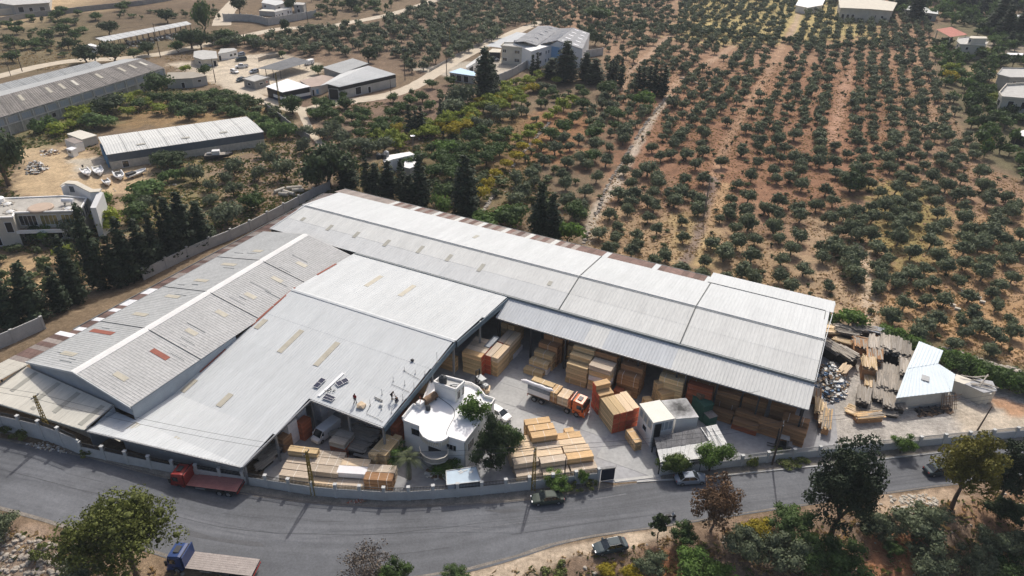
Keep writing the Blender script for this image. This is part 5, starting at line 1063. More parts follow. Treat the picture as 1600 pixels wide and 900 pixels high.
for (x, y, lb) in ((564,635, 'beige bundle of sheeting left of the lower posts'),(595,634, 'small white bucket on the roof'),(644.5,564.5, 'dark tool bag high on the roof')):
    p = onroof(x, y); o = MB().rock((p.x, p.y, p.z+.12), .8 if x < 570 else .35,.6).build('bundle' if x < 570 else 'bucket' if x < 600 else 'bag', M['wood_pale' if x < 570 else 'junk_white' if x < 600 else 'black']); tag(o, lb, 'bundle' if x < 570 else 'bucket' if x < 600 else 'bag')
# people: one skinned body each, clothes as children
def person(p, az, label, shirt, trousers, pose='stand'):
    t = thing('person', label, 'person', p, 'workers on the white roof')
    if pose == 'crouch': J = {'hip': (0,0,.42), 'chest': (.12,0,.82), 'neck': (.2,0,.98), 'head': (.24,0,1.14), 'kL': (.38,.14,.5), 'fL': (.12,.15,.06), 'tL': (.3,.16,.03), 'kR': (.40,-.12,.45), 'fR': (.10,-.15,.06), 'tR': (.28,-.16,.03), 'sL': (.16,.19,.86), 'eL': (.36,.22,.68), 'hL': (.55,.12,.52), 'sR': (.16,-.19,.86), 'eR': (.36,-.22,.66), 'hR': (.56,-.1,.48)}
    elif pose == 'bend': J = {'hip': (0,0,.92), 'chest': (.22,0,1.28), 'neck': (.33,0,1.42), 'head': (.42,0,1.54), 'kL': (.05,.11,.5), 'fL': (-.02,.13,.07), 'tL': (.16,.14,.03), 'kR': (.16,-.1,.5), 'fR': (.10,-.12,.07), 'tR': (.28,-.13,.03), 'sL': (.24,.19,1.32), 'eL': (.36,.21,1.08), 'hL': (.5,.12,.9), 'sR': (.24,-.19,1.32), 'eR': (.38,-.2,1.08), 'hR': (.52,-.1,.9)}
    else: J = {'hip': (0,0,.92), 'chest': (0,0,1.32), 'neck': (.01,0,1.5), 'head': (.03,0,1.64), 'kL': (.03,.13,.5), 'fL': (-.03,.17,.07), 'tL': (.15,.19,.03), 'kR': (.06,-.12,.5), 'fR': (.04,-.16,.07), 'tR': (.22,-.18,.03), 'sL': (0,.2,1.4), 'eL': (.03,.26,1.13), 'hL': (.16,.2,.92), 'sR': (0,-.2,1.4), 'eR': (.03,-.26,1.13), 'hR': (.18,-.2,.94)}
    def skin(name, names, edges, rad, mt, parent=None):
        me = bpy.data.meshes.new(name); me.from_pydata([J[k] for k in names], [(names.index(a), names.index(b)) for a, b in edges], []); o = bpy.data.objects.new(name, me); COL.objects.link(o); o.parent = parent or t
        sm = o.modifiers.new('skin', 'SKIN')
        for i, k in enumerate(names): me.skin_vertices[0].data[i].radius = (rad[k], rad[k])
        me.skin_vertices[0].data[0].use_root = True; ss = o.modifiers.new('sub', 'SUBSURF'); ss.levels = ss.render_levels = 1; me.materials.append(M[mt]); return o
    for s_ in 'LR':
        J['x'+s_] = tuple(VC(J['hip'])+VC((0,.1 if s_ == 'L' else -.1,-.04)))
        h_ = VC(J['h'+s_]); e_ = VC(J['e'+s_]); d = (h_-e_).normalized(); sd = VC((0,1 if s_ == 'L' else -1,0))
        J['p'+s_] = tuple(h_+d*.08)
        for f in range(4): J['f%d%s' % (f, s_)] = tuple(h_+d*(.17-.012*abs(f-1.4))+VC((0,-.03+.02*f, -.01)))
        J['th'+s_] = tuple(h_+d*.09+VC((.02,-.05 if s_ == 'L' else .05,.01)))
    E_ = [('hip', 'chest'),('chest', 'neck'),('neck', 'head')]; rad = {'hip': .145, 'chest': .155, 'neck': .06, 'head': .10}
    for s_ in 'LR':
        E_ += [('hip', 'x'+s_),('x'+s_, 'k'+s_),('k'+s_, 'f'+s_),('f'+s_, 't'+s_),('chest', 's'+s_),('s'+s_, 'e'+s_),('e'+s_, 'h'+s_),('h'+s_, 'p'+s_),('h'+s_, 'th'+s_)]+[('p'+s_, 'f%d%s' % (f, s_)) for f in range(4)]
        rad.update({'x'+s_: .1, 'k'+s_: .062, 'f'+s_: .045, 't'+s_: .035, 's'+s_: .065, 'e'+s_: .046, 'h'+s_: .03, 'p'+s_: .028, 'th'+s_: .011}); rad.update({'f%d%s' % (f, s_): .009 for f in range(4)})
    names = list(rad); skin('body', names, E_, rad, 'skin')
    skin('shirt', ['hip', 'chest', 'neck', 'sL', 'eL', 'sR', 'eR'], [('hip', 'chest'),('chest', 'neck'),('chest', 'sL'),('sL', 'eL'),('chest', 'sR'),('sR', 'eR')], {'hip': .165, 'chest': .175, 'neck': .07, 'sL': .082, 'eL': .062, 'sR': .082, 'eR': .062}, shirt)
    skin('trousers', ['hip', 'xL', 'kL', 'fL', 'xR', 'kR', 'fR'], [('hip', 'xL'),('xL', 'kL'),('kL', 'fL'),('hip', 'xR'),('xR', 'kR'),('kR', 'fR')], {'hip': .16, 'xL': .112, 'kL': .078, 'fL': .062, 'xR': .112, 'kR': .078, 'fR': .062}, trousers)
    h = J['head']; MB().lathe((h[0]-.015, h[1], h[2]+.0), [(.10,.0),(.112,.04),(.10,.09),(.05,.125)], 10).build('hair', M['hair'], t)
    for o in t.children:
        if o.name.startswith('hair'): o.data.transform(Matrix.Translation(WL(t)))
    for s_ in 'LR': q = VC(J['t'+s_]); f0 = VC(J['f'+s_]); mb = MB().beam(f0+VC((-.05,0,-.02)), q+VC((.06,0,.01)), .1,.07); o = mb.build('shoe', M['black'], t); o.data.transform(Matrix.Translation(WL(t)))
    t.rotation_euler = (0,0, math.radians(90-az)); return t
person(onroof(555.5,630), 200, 'worker in red shirt and dark trousers standing on the white roof', 'cloth_red', 'cloth_jeans')
person(onroof(612,624), 120, 'worker in black bending over by the posts on the white roof', 'cloth_black', 'cloth_black', 'bend')
person(onroof(621,630), 300, 'worker in dark clothes crouching near the blue roof edge', 'cloth_black', 'cloth_jeans', 'crouch')
# ================================================================ VEHICLES
def wheel(parent, x, y, r=.32, w_=.22, n=14):
    t = MB(); t.tube([(x, y-w_/2, r),(x, y-w_/2+.03, r),(x, y+w_/2-.03, r),(x, y+w_/2, r)], [r*.88, r, r, r*.88], n); o = t.build('wheel', M['rubber'], parent)
    MB().tube([(x, y-w_/2-.012, r),(x, y+w_/2+.012, r)], r*.58, n).build('rim', M['steel_grey'], o); return o
def loft(mb, secs):                               # secs: list of (x, [(y,z)...]) closed rings joined
    n = len(secs[0][1]); vs = [(x, y, z) for x, r in secs for y, z in r]
    fs = [(i*n+k, i*n+(k+1) % n, (i+1)*n+(k+1) % n, (i+1)*n+k) for i in range(len(secs)-1) for k in range(n)]
    mb.add(vs, [tuple(range(n-1,-1,-1))]+fs+[tuple(range((len(secs)-1)*n, len(secs)*n))]); return mb
def car(label, mt, kind='sedan', group=None):
    L = {'sedan': 4.6, 'hatch': 3.9, 'suv': 4.6, 'pickup': 5.2, 'van': 5.0, 'minivan': 4.8}[kind]; W = 1.78; t = thing(kind if kind in ('pickup', 'van') else 'parked_car', label, {'pickup': 'pickup', 'van': 'van'}.get(kind, 'car'),(0,0,0), group)
    hl = L/2; b = MB()
    def ring(w_, z0, z1, ch=.10): return [(-w_, z0+ch),(-w_+ch*.6, z0),(w_-ch*.6, z0),(w_, z0+ch),(w_*1.0,(z0+z1)/2),(w_-.05, z1-.05),(w_-.18, z1),(-w_+.18, z1),(-w_+.05, z1-.05),(-w_, (z0+z1)/2)]
    hd = {'sedan': .95, 'hatch': .98, 'suv': 1.12, 'pickup': 1.1, 'van': 1.15, 'minivan': 1.15}[kind]
    loft(b, [(-hl, ring(.68,.42, hd-.22)),(-hl+.12, ring(.82,.3, hd-.06)),(-hl+.6, ring(.88,.24, hd)),(-.6, ring(.89,.22, hd+.01)),(.7, ring(.89,.22, hd)),(hl-.7, ring(.87,.24, hd-.10)),(hl-.14, ring(.80,.3, hd-.24)),(hl, ring(.64,.4, hd-.34))])
    body = b.build('body', M[mt], t, smooth=False)
    cab = {'sedan': (-1.75,-1.15,.35,1.1,1.43), 'hatch': (-1.85,-1.5,.3,1.05,1.48), 'suv': (-2.15,-1.85,.45,1.15,1.76), 'pickup': (-.75,-.55,.75,1.4,1.72), 'van': (-2.42,-2.35,1.2,1.9,2.0), 'minivan': (-2.3,-2.1,.8,1.75,1.75)}[kind]
    x0, x1, x2, x3, zt = cab; g = MB(); wb, wt = .80,.62 if kind != 'van' else .74
    g.add([(x0,-wb, hd-.02),(x3,-wb, hd-.03),(x3, wb, hd-.03),(x0, wb, hd-.02),(x1,-wt, zt-.03),(x2,-wt, zt-.03),(x2, wt, zt-.03),(x1, wt, zt-.03)], [(0,3,2,1),(4,5,6,7),(0,1,5,4),(1,2,6,5),(2,3,7,6),(3,0,4,7)])
    g.build('windows', M['glass_dark'], t)
    r = MB(); r.add([(x1-.03,-wt-.02, zt-.05),(x2+.03,-wt-.02, zt-.05),(x2+.03, wt+.02, zt-.05),(x1-.03, wt+.02, zt-.05),(x1+.08,-wt+.1, zt+.02),(x2-.1,-wt+.1, zt+.02),(x2-.1, wt-.1, zt+.02),(x1+.08, wt-.1, zt+.02)], [(0,3,2,1),(4,5,6,7),(0,1,5,4),(1,2,6,5),(2,3,7,6),(3,0,4,7)])
    r.build('roof', M[mt], t)
    for s_ in (-1,1):
        p = MB()
        for (xa, za, xb, zb) in ((x0, hd, x1, zt-.03),(x3, hd-.03, x2, zt-.03),((x0+x3)/2-.1, hd, (x1+x2)/2-.05, zt-.03)): p.beam((xa, s_*(wb+.005), za),(xb, s_*(wt+.01), zb), .06,.07)
        p.build('pillar', M[mt], t)
        MB().rock((x3-.35, s_*(W/2+.08), hd+.08), .2,.8).build('mirror', M[mt], t); MB().lbox(hl-.12, hl-.0, s_*.5-.16, s_*.5+.16, hd-.36, hd-.25).build('headlight', M['white_paint'], t); MB().lbox(-hl-.005,-hl+.12, s_*.58-.14, s_*.58+.14, hd-.3, hd-.14).build('tail_light', M['red_paint'], t)
    if kind == 'pickup': MB().lbox(-hl+.1,-.85,-.74,.74, hd-.02, hd+.03).build('load_bed', M['steel_dark'], t)
    if kind == 'van':
        MB().lbox(-2.44,1.1,-.86,.86,1.12,1.98).build('cargo_body', M[mt], t); MB().lbox(-2.47,-2.43,-.62,.62,1.25,1.8).build('rear_window', M['glass_dark'], t)
    MB().lbox(-hl-.03,-hl+.06,-.7,.7,.34,.5).build('bumper', M['steel_dark'], t)
    for x in (-hl+.85, hl-.88):
        for s_ in (-1,1): wheel(t, x, s_*(W/2-.10), .33)
    return t
def tocar(px, py, az, label, mt, kind='sedan', group=None):
    o = car(label, mt, kind, group); p = G(px, py); place(o, (p.x, p.y, p.z+.04), az); return o
tocar(855,783,262, 'dusty grey-green sedan parked by the shrub at the front wall', 'car_green')
tocar(953,858,255, 'dark slate sedan parked on the sandy verge south of the road', 'car_slate')
tocar(1078,752,83, 'silver-blue saloon parked under the bushes right of the gate', 'car_silver')
tocar(1466,738,80, 'dark car half hidden behind the yellow-green pine on the road', 'car_slate')
tocar(378,106,245, 'white pickup parked in the pale dirt lot', 'white_paint', 'pickup'); tocar(367,114,125, 'small white car next to the pickup in the dirt lot', 'white_paint', 'hatch')
tocar(377,95,235, 'dark green van in the dirt lot behind the pickup', 'car_green', 'minivan'); tocar(376,87,235, 'silver car near the small houses, farthest in the lot', 'car_silver', 'hatch')
tocar(323,104,105, 'pale green-white car by the lane left of the lot', 'car_silver'); tocar(397,114,215, 'grey-blue car parked beside the dark canopy', 'car_silver', 'hatch'); tocar(376,127,200, 'dark car beside the little block building', 'car_slate', 'hatch')
tocar(483,101,210, 'pale truck cab parked at the end of the dark canopy', 'white_paint', 'van')
tocar(799,98,70, 'black car parked before the two storey office', 'car_slate', 'suv'); tocar(774,94,90, 'white car under the carport of the factory', 'white_paint', 'hatch')
tocar(781,651,130, 'white car parked behind the tree right of the villa', 'white_paint', 'hatch')
tocar(510,680,212, 'white van parked in the shade of the courtyard', 'white_paint', 'van')
for i, (px, py, az) in enumerate(((1268,8,100),(1278,11,100),(1283,7,60),(1262,5,80))): tocar(px, py, az, 'far parked pale car at the top edge, %s' % ('leftmost but one', 'nearest the white house', 'behind the first two', 'leftmost')[i], 'white_paint', 'hatch', 'far cars at the top edge')
def truck(label, mt, cargo='bed', axles=(4.0,1.2), L=9.0, bedmt='truckbed_pink', four=False):
    t = thing('truck', label, 'truck', (0,0,0)); hl = L/2; cx0 = hl-2.1
    MB().lbox(-hl+.1, hl-.3,-.42,.42,.72,1.0).build('chassis', M['steel_dark'], t)
    c = MB(); yw = 1.2
    loft(c, [(cx0, [(-yw, .65),(yw, .65),(yw, 2.75),(yw-.15,2.95),(-yw+.15,2.95),(-yw, 2.75)]),(cx0+.35, [(-yw, .6),(yw, .6),(yw, 2.8),(yw-.15,3.02),(-yw+.15,3.02),(-yw, 2.8)]),(hl-.45, [(-yw, .55),(yw, .55),(yw, 2.65),(yw-.12,2.9),(-yw+.12,2.9),(-yw, 2.65)]),(hl-.12, [(-yw, .5),(yw, .5),(yw, 1.7),(yw-.08,1.75),(-yw+.08,1.75),(-yw, 1.7)]),(hl, [(-yw+.08,.5),(yw-.08,.5),(yw-.08,1.35),(yw-.12,1.4),(-yw+.12,1.4),(-yw+.08,1.35)])])
    cab = c.build('cab', M[mt], t)
    MB().add([(hl-.13,-1.08,1.75),(hl-.13,1.08,1.75),(hl-.40,1.04,2.68),(hl-.40,-1.04,2.68),(hl-.09,-1.08,1.75),(hl-.09,1.08,1.75),(hl-.36,1.04,2.68),(hl-.36,-1.04,2.68)], [(0,1,2,3),(7,6,5,4),(0,4,5,1),(1,5,6,2),(2,6,7,3),(3,7,4,0)]).build('windscreen', M['glass_dark'], cab)
    for s_ in (-1,1):
        MB().lbox(hl-1.35, hl-.55, s_*1.205-.02, s_*1.205+.02,1.75,2.5).build('side_window', M['glass_dark'], cab); MB().lbox(hl-.35, hl-.15, s_*1.42-.1, s_*1.42+.1,1.6,2.4).build('mirror', M['black'], cab)
        MB().lbox(hl-.02, hl+.03, s_*.85-.2, s_*.85+.2,.75,.98).build('headlight', M['white_paint'], cab)
    MB().lbox(hl-.1, hl+.08,-1.2,1.2,.38,.68).build('bumper', M[mt], t); MB().lbox(cx0+.5, hl-.9,-.5,.5,3.0,3.1).build('roof_hatch', M['steel_dark'], cab)
    for (x) in ([hl-1.3]+([hl-3.0] if four else [])+[-hl+2.6,-hl+1.3]):
        for s_ in (-1,1): wheel(t, x, s_*1.05,.52,.35 if x > 0 else .5)
    for s_ in (-1,1):
        if not four: MB().tube([(-.1, s_*.85,.8),(1.3, s_*.85,.8)], .3,10).build('fuel_tank', M['steel_grey'], t)
        MB().lbox(hl-1.95, hl-.75, s_*1.08-.14, s_*1.08+.14,1.08,1.2).build('mudguard', M['black'], t)
    bt = MB(); n = 8; bx0, bx1 = -hl, cx0-.35
    MB().lbox(bx0, bx1,-1.25,1.25,1.12,1.26).build('bed_frame', M['steel_dark'], t)
    for k in range(n): MB().lbox(bx0+.02, bx1,-1.25+k*2.5/n+.01,-1.25+(k+1)*2.5/n-.01,1.262,1.30).build('bed_plank', M[bedmt], t)
    MB().lbox(bx1-.02, bx1+.1,-1.25,1.25,1.26,3.1).build('headboard', M[mt], t); MB().lbox(bx1+.12, cx0-.02,-1.0,1.0,1.9,3.0).build('wind_deflector', M['black'], t)
    MB().lbox(bx0-.05, bx0+.05,-1.2,1.2,.75,.9).build('rear_bar', M['red_paint'], t)
    return t
o = truck('red flatbed lorry with empty pink deck parked along the front wall', 'red_paint', L=9.8); a = at(271,762); b = at(365,776)
az = 277.5; c = at(318,768); place(o, (c.x+.5, c.y+.75,.035), az)
o = truck('blue lorry with wide timber deck at the lower left under the pine', 'blue_paint', bedmt='truckbed_grey', L=11.0); c = at(335,893); place(o, (c.x, c.y+.3,.035), 276)
o = truck('orange lorry loaded with wrapped and yellow lumber in the yard', 'orange_paint', L=10.2, bedmt='wood_brown', four=True); oc = F(52.6,-3.7); place(o, (oc.x, oc.y, .05), AZU+2.5)
OT = o; od = dirv(AZU+2.5); oe = VC((od.y, -od.x, 0))
def load(x, y, z, L, W, Hh, mt_, lb, st=1):
    c = oc+od*x+oe*(-y); return bundle(VC((c.x, c.y, .05+z)), AZU+2.5, L, W, Hh, mt_, lb, 'lumber loaded on the orange lorry', st)
load(-3.1,-.6,1.32,4.0,1.15,.95, 'wrap_white', 'white wrapped pack at the rear near side of the lorry'); load(-3.1,-.6,2.3,4.0,1.15,.75, 'wrap_grey', 'grey wrapped pack with white lines on the rear of the lorry')
load(-3.1,.6,1.32,4.0,1.15,.95, 'wood_yellow', 'yellow pack at the rear far side of the lorry, lower'); load(-3.1,.6,2.3,4.0,1.15,.95, 'wood_yellow', 'yellow pack at the rear far side of the lorry, upper')
load(-.4,0,1.32,1.2,2.3,.95, 'wood_brown', 'brown cross pack in the middle of the lorry, lower'); load(-.4,0,2.3,1.2,2.3,.95, 'wood_orange', 'cross pack with red side in the middle of the lorry')
load(1.2,-.58,1.32,1.9,1.15,.8, 'wood_pale', 'pale pack behind the cab near side, lower'); load(1.2,-.58,2.15,1.9,1.15,.8, 'wood_pale', 'pale pack behind the cab near side, upper'); load(1.2,.6,1.32,1.9,1.15,.8, 'wood_pale', 'pale pack behind the cab far side, lower'); load(1.2,.6,2.15,1.9,1.15,.8, 'wood_pale', 'pale pack behind the cab far side, upper')
c = oc+od*(-3.6)+oe*.75; tl = MB(); ps = [c+od*x+VC((0,0,3.18+.06*math.sin(x*3))) for x in np.linspace(-3.0,3.0,13)]; tl.tube(ps, [.12]+[.34+.05*math.sin(i*2.1) for i in range(11)]+[.12], 9)
tag(tl.build('wrapped_roll', M['wrap_white'], smooth=True), 'long white plastic wrapped roll lying along the lorry load', 'roll')
def forklift(label, p, az):
    t = thing('forklift', label, 'forklift', (0,0,0)); MB().lbox(-1.3,.6,-.6,.6,.35,.95).build('body', M['steel_dark'], t); MB().lbox(-1.5,-.7,-.6,.6,.4,1.25).build('counterweight', M['steel_grey'], t)
    MB().lbox(-.6,-.1,-.3,.3,.95,1.15).build('seat', M['black'], t)
    for x in (-.9,.45):
        for s_ in (-1,1): MB().tube([(x, s_*.5,.9),(x+.1, s_*.48,2.15)], .04,5).build('guard_post', M['steel_dark'], t)
    MB().lbox(-.95,.7,-.55,.55,2.15,2.22).build('roof_guard', M['steel_grey'], t)
    for s_ in (-1,1): MB().lbox(.72,.88, s_*.38-.06, s_*.38+.06,.1,3.3).build('mast', M['black'], t); MB().lbox(.9,2.0, s_*.3-.06, s_*.3+.06,.12,.18).build('fork', M['steel_dark'], t)
    for z in (.5,1.6,3.2): MB().lbox(.74,.86,-.33,.33, z, z+.1).build('mast_bar', M['black'], t)
    for x in (-.95,.4):
        for s_ in (-1,1): wheel(t, x, s_*.55,.32,.25,10)
    place(t, p, az); return t
p = at(751,606); forklift('dark forklift with tall mast beside the villa back wall', (p.x, p.y, .05), 320)
p = at(1219,700); forklift('dark forklift with tall mast beside the last lumber stack', (p.x, p.y, .05), 290)
p = at(758,612); t = thing('log_pile', 'small heap of round log ends behind the villa', 'logs', p)
for k in range(9): x = RU(-.7,.7); z = .25+.3*(k % 3); MB().tube([(p.x+x, p.y-.6, z),(p.x+x+.1, p.y+.8, z)], .22,8).build('log', M['wood_pale' if k % 2 else 'wood_brown'], t)
# motorbike on the road
p = at(1046,811); mt_ = thing('motorcycle', 'dark scooter with rider on the road behind the small conifer', 'motorcycle', (0,0,0))
for x in (-.65,.65): MB().tube([(x, -.06,.3),(x, .06,.3)], .3,12).build('wheel', M['rubber'], mt_)
MB().beam((-.7,0,.62),(.25,0,.58), .3,.3).build('body', M['steel_dark'], mt_); MB().beam((.25,0,.45),(.55,0,1.0), .35,.12).build('front_shield', M['car_silver'], mt_); MB().tube([(.5,-.32,1.02),(.5,.32,1.02)], .03,5).build('handlebar', M['black'], mt_); MB().beam((-.6,0,.8),(.05,0,.8), .28,.1).build('seat', M['black'], mt_)
place(mt_, (p.x, p.y, .03), 75)
# ================================================================ BOATS
def boat(label, px, py, az, L=6.5, W=2.2, kind=0):
    t = thing('boat', label, 'boat', (0,0,0), 'boats ashore beside the long white roofed shed'); n = 9; h = MB(); vs = []
    for i in range(n+1):
        s_ = i/n; x = -L/2+s_*L; w_ = W/2*(1-.12*(1-s_)**2)*(1 if s_ < .5 else math.cos((s_-.5)*math.pi)**.55 if s_ < 1 else .0); w_ = max(w_, .03); sh = .95+.35*s_**2; k = .12+.55*max(0, s_-.6)**1.5*2
        vs += [(x, -w_, sh),(x, -w_*.86,.55+.2*s_),(x, 0, k),(x, w_*.86,.55+.2*s_),(x, w_, sh),(x, w_-min(.22, w_*.5), sh+.04),(x, (w_-min(.22, w_*.5))*.9,.62+.15*s_),(x, -(w_-min(.22, w_*.5))*.9,.62+.15*s_),(x, -w_+min(.22, w_*.5), sh+.04)]
    m_ = 9; h.add(vs, [tuple(range(m_-1,-1,-1))]+[(i*m_+k, i*m_+(k+1) % m_, (i+1)*m_+(k+1) % m_, (i+1)*m_+k) for i in range(n) for k in range(m_)]+[tuple(range(n*m_, n*m_+m_))])
    h.build('hull', M['white_paint'], t)
    if kind != 3: MB().lbox(L*.18, L*.40,-.42,.42,.9,1.32).build('foredeck', M['white_paint'], t)
    if kind in (0,1): MB().lbox(-L*.1, L*.06,-.3,.3,.65,1.35).build('console', M['white_paint'], t); MB().lbox(-L*.42,-L*.34,-.8,.8,.65,1.1).build('stern_bench', M['plaster_cream'], t)
    if kind == 0: MB().lbox(-L*.56,-L*.5,-.2,.2,.5,1.6).build('outboard', M['black'], t)
    if kind == 2: MB().lbox(-L*.35, L*.1,-.72,.72,.66,.9).build('cockpit', M['steel_dark'], t)
    if kind == 3: MB().lbox(-L*.5,-L*.1,-.8,.8,.95,1.5).build('cockpit', M['steel_dark'], t)
    for x in (-L*.3, L*.2): MB().lbox(x-.1, x+.1,-.8,.8,0,.35).build('cradle', M['junk_brown'], t)
    p = at(px, py); place(t, (p.x, p.y, .12), az)
boat('white motor boat with black outboard, leftmost of the row', 136,273,140,6.6,2.4,0); boat('white motor boat with centre console, second from left', 155,271,145,7.2,2.7,1)
boat('white boat with dark open cockpit, in the middle of the row', 187,278,145,6.6,2.7,2); boat('broken white boat with torn dark stern, rightmost of the row', 215,275,30,5.8,2.3,3)
boat('small dark-edged dinghy lying in front of the boats', 168,289,140,4.6,1.9,2)
def cruiser():
    t = thing('boat', 'old dark hulled cabin boat on the grass right of the fig tree', 'boat', (0,0,0)); h = MB(); loft(h, [(-3.8, [(-1.1,.5),(1.1,.5),(1.3,1.3),(-1.3,1.3)]),(0, [(-1.2,.35),(1.2,.35),(1.45,1.35),(-1.45,1.35)]),(2.8, [(-.6,.5),(.6,.5),(1.0,1.5),(-1.0,1.5)]),(4.2, [(-.05,1),(.05,1),(.08,1.7),(-.08,1.7)])]); h.build('hull', M['steel_dark'], t)
    MB().lbox(-3.6,3.0,-1.1,1.1,1.36,1.46).build('deck', M['wood_weathered'], t); MB().lbox(-1.5,.6,-.8,.8,1.46,2.5).build('cabin', M['junk_white'], t); MB().lbox(-3,-1.8,-.6,.6,1.46,1.9).build('locker', M['steel_grey'], t); p = at(342,248); place(t, (p.x, p.y, .1), 75)
cruiser()
# ================================================================ LEFT SIDE BUILDINGS
def shedbox(name, label, cat, roof, h, wall_mt, roof_mt, over=.0, wins=(), t_=.18, group=None, k=.95, corrp=None, parapet=0, z0=.0):
    """roof: photograph points of the roof edge with heights; walls drop from it"""
    R_ = [at(p[0], p[1], p[2] if len(p) > 2 else h) for p in roof]; t = thing(name, label, cat, (sum(p.x for p in R_)/len(R_), sum(p.y for p in R_)/len(R_), 0), group)
    xy = inset([(p.x, p.y) for p in R_], k); MB().prism(xy, z0, [p.z-t_ for p in R_]).build('wall', M[wall_mt], t)
    if corrp and len(R_) == 4:
        n = corrp[1]
        for i in range(n): MB().corr(R_[0].lerp(R_[1], i/n), R_[0].lerp(R_[1], (i+1)/n-.004), R_[3].lerp(R_[2], (i+1)/n-.004), R_[3].lerp(R_[2], i/n), corrp[0], .05, lift=.01*(i % 2)).build('roof_panel', M[roof_mt], t)
    else: MB().slab(R_, t_).build('roof', M[roof_mt], t)
    if parapet:
        m_ = MB()
        for i in range(len(R_)): m_.beam(R_[i]+VC((0,0, parapet/2)), R_[(i+1) % len(R_)]+VC((0,0, parapet/2)), .25, parapet)
        m_.build('parapet', M[wall_mt], t)
    for (e, s0, s1, za, zb, gl, nn) in wins:
        A = VC(xy[e]); B = VC(xy[(e+1) % len(xy)]); win(t, A.lerp(B, s0), A.lerp(B, s1), za, zb, glass=gl, n=nn)
    return t
# boat shed
t = thing('shed', 'long white corrugated roof shed behind the row of boats', 'shed', at(290,230))
e0, e1, r0, r1, m0, m1 = at(166,242,4.4), at(413,206,4.4), at(153,214,5.2), at(386,182,5.2), at(160,227,5.2), at(400,193,5.2)
for i in range(8):
    for A_, B_, C_, D_ in ((r0, r1, m1, m0),(m0, m1, e1, e0)):
        MB().corr(A_.lerp(B_, i/8), A_.lerp(B_, (i+1)/8-.003), D_.lerp(C_, (i+1)/8-.003), D_.lerp(C_, i/8), .7,.06, lift=.008*(i % 2)).build('roof_panel', M['roof_cream'], t)
bx = [(p.x, p.y) for p in (e0, e1, r1, r0)]; bi = inset(bx, .985)
MB().prism(bi, 0,2.2).build('lower_wall', M['stone_pale'], t); MB().prism(bi, 2.2, [4.25,4.25,5.0,5.0]).build('upper_wall', M['wall_dark'], t)
a, b = VC(bi[3]), VC(bi[0])
for k in range(4): q = a.lerp(b, .1+k*.25); MB().box((q.x-.1, q.y), .12,1.0,3.6,110,0).build('blue_post', M['light_blue'], t)
win(t, a.lerp(b, .35), a.lerp(b, .8), .1,3.6, glass='black')
a, b = VC(bi[0]), VC(bi[1]); win(t, a.lerp(b, .07), a.lerp(b, .11), .1,2.0)
for s_, w_ in ((.22,.02),(.5,.02),(.75,.02)): 
    q = e0.lerp(e1, s_).lerp(m0.lerp(m1, s_), .55); MB().box((q.x, q.y), 1.2,2.2,.04,150, q.z+.07).build('skylight', M['skylight_grey'], t)
container('container', 'white container with rusty pink roof left of the boat shed', at(112,236)+dirv(20)*1.6,125,6.0,2.4,2.6, 'plaster_white', top='roof_rustpale', group='containers left of the boat shed')
shedbox('hut', 'open fronted hut with grey and white roof beside the containers', 'hut', [(104,209),(128,218),(152,211),(125,203)], 2.7, 'plaster_grey', 'roof_tan')
o = shedbox('kiosk', 'small white cabin box standing before the pink roofed container', 'cabin', [(103,232),(112,235),(120,231),(112,229)], 2.2, 'white_paint', 'white_paint', wins=((0,.2,.8,1.0,1.8, 'glass_dark', 1),))
# long old warehouse, two gables
t = thing('warehouse', 'long old grey roofed warehouse at the upper left, streaked walls', 'warehouse', at(150,160))
E0, E1 = at(21,177.5,6.0), at(257.5,106,6.0); R0, R1 = at(0,150.5,8.0), at(222,91,8.0)
dE = (E1-E0).normalized(); E0 = E0-dE*22; dR = (R1-R0).normalized(); R0 = R0-dR*20
V0, V1 = R0+(R0-E0)*.9-VC((0,0,3.6)), R1+(R1-E1)*.9-VC((0,0,3.6)); V0.z = V1.z = 6.4
n = 16
for i in range(n):
    MB().corr(R0.lerp(R1, i/n), R0.lerp(R1,(i+1)/n-.002), E0.lerp(E1,(i+1)/n-.002), E0.lerp(E1, i/n), .8,.06, lift=.02*(i % 2)).build('roof_panel', M['roof_old'], t)
    if i % 2 == 1 or i in (8,14): q0, q1 = R0.lerp(R1,(i+.3)/n), E0.lerp(E1,(i+.3)/n); qa, qb = q0.lerp(q1,.2), q0.lerp(q1,.55); MB().beam(qa+VC((0,0,.12)), qb+VC((0,0,.12)), 1.0,.04).build('skylight', M['skylight_amber' if i % 3 else 'roof_tan'], t)
P2_0, P2_1 = at(-60,148.5,7.2), at(150,95,7.4); V2 = at(163,103,6.4); V20 = R0.copy(); V20.z = 6.6
MB().slab([R0+VC((0,0,-.02)), R1+VC((0,0,-.02)), V1, V0], .1).build('rear_slope', M['roof_grey'], t)
xy = [(p.x, p.y) for p in (E0, E1, R1, R0)]; MB().prism(inset(xy, .985), 0, [5.8,5.8,7.8,7.8]).build('wall', M['stain_wall'], t)
A, B = VC(inset(xy, .985)[0]), VC(inset(xy, .985)[1]); dd = (B-A).normalized(); nn = VC((dd.y, -dd.x))
m_ = MB(); m_.beam((A.x+nn.x*.15, A.y+nn.y*.15,3.3),(B.x+nn.x*.15, B.y+nn.y*.15,3.3), .3,.25); m_.build('ledge', M['concrete'], t)
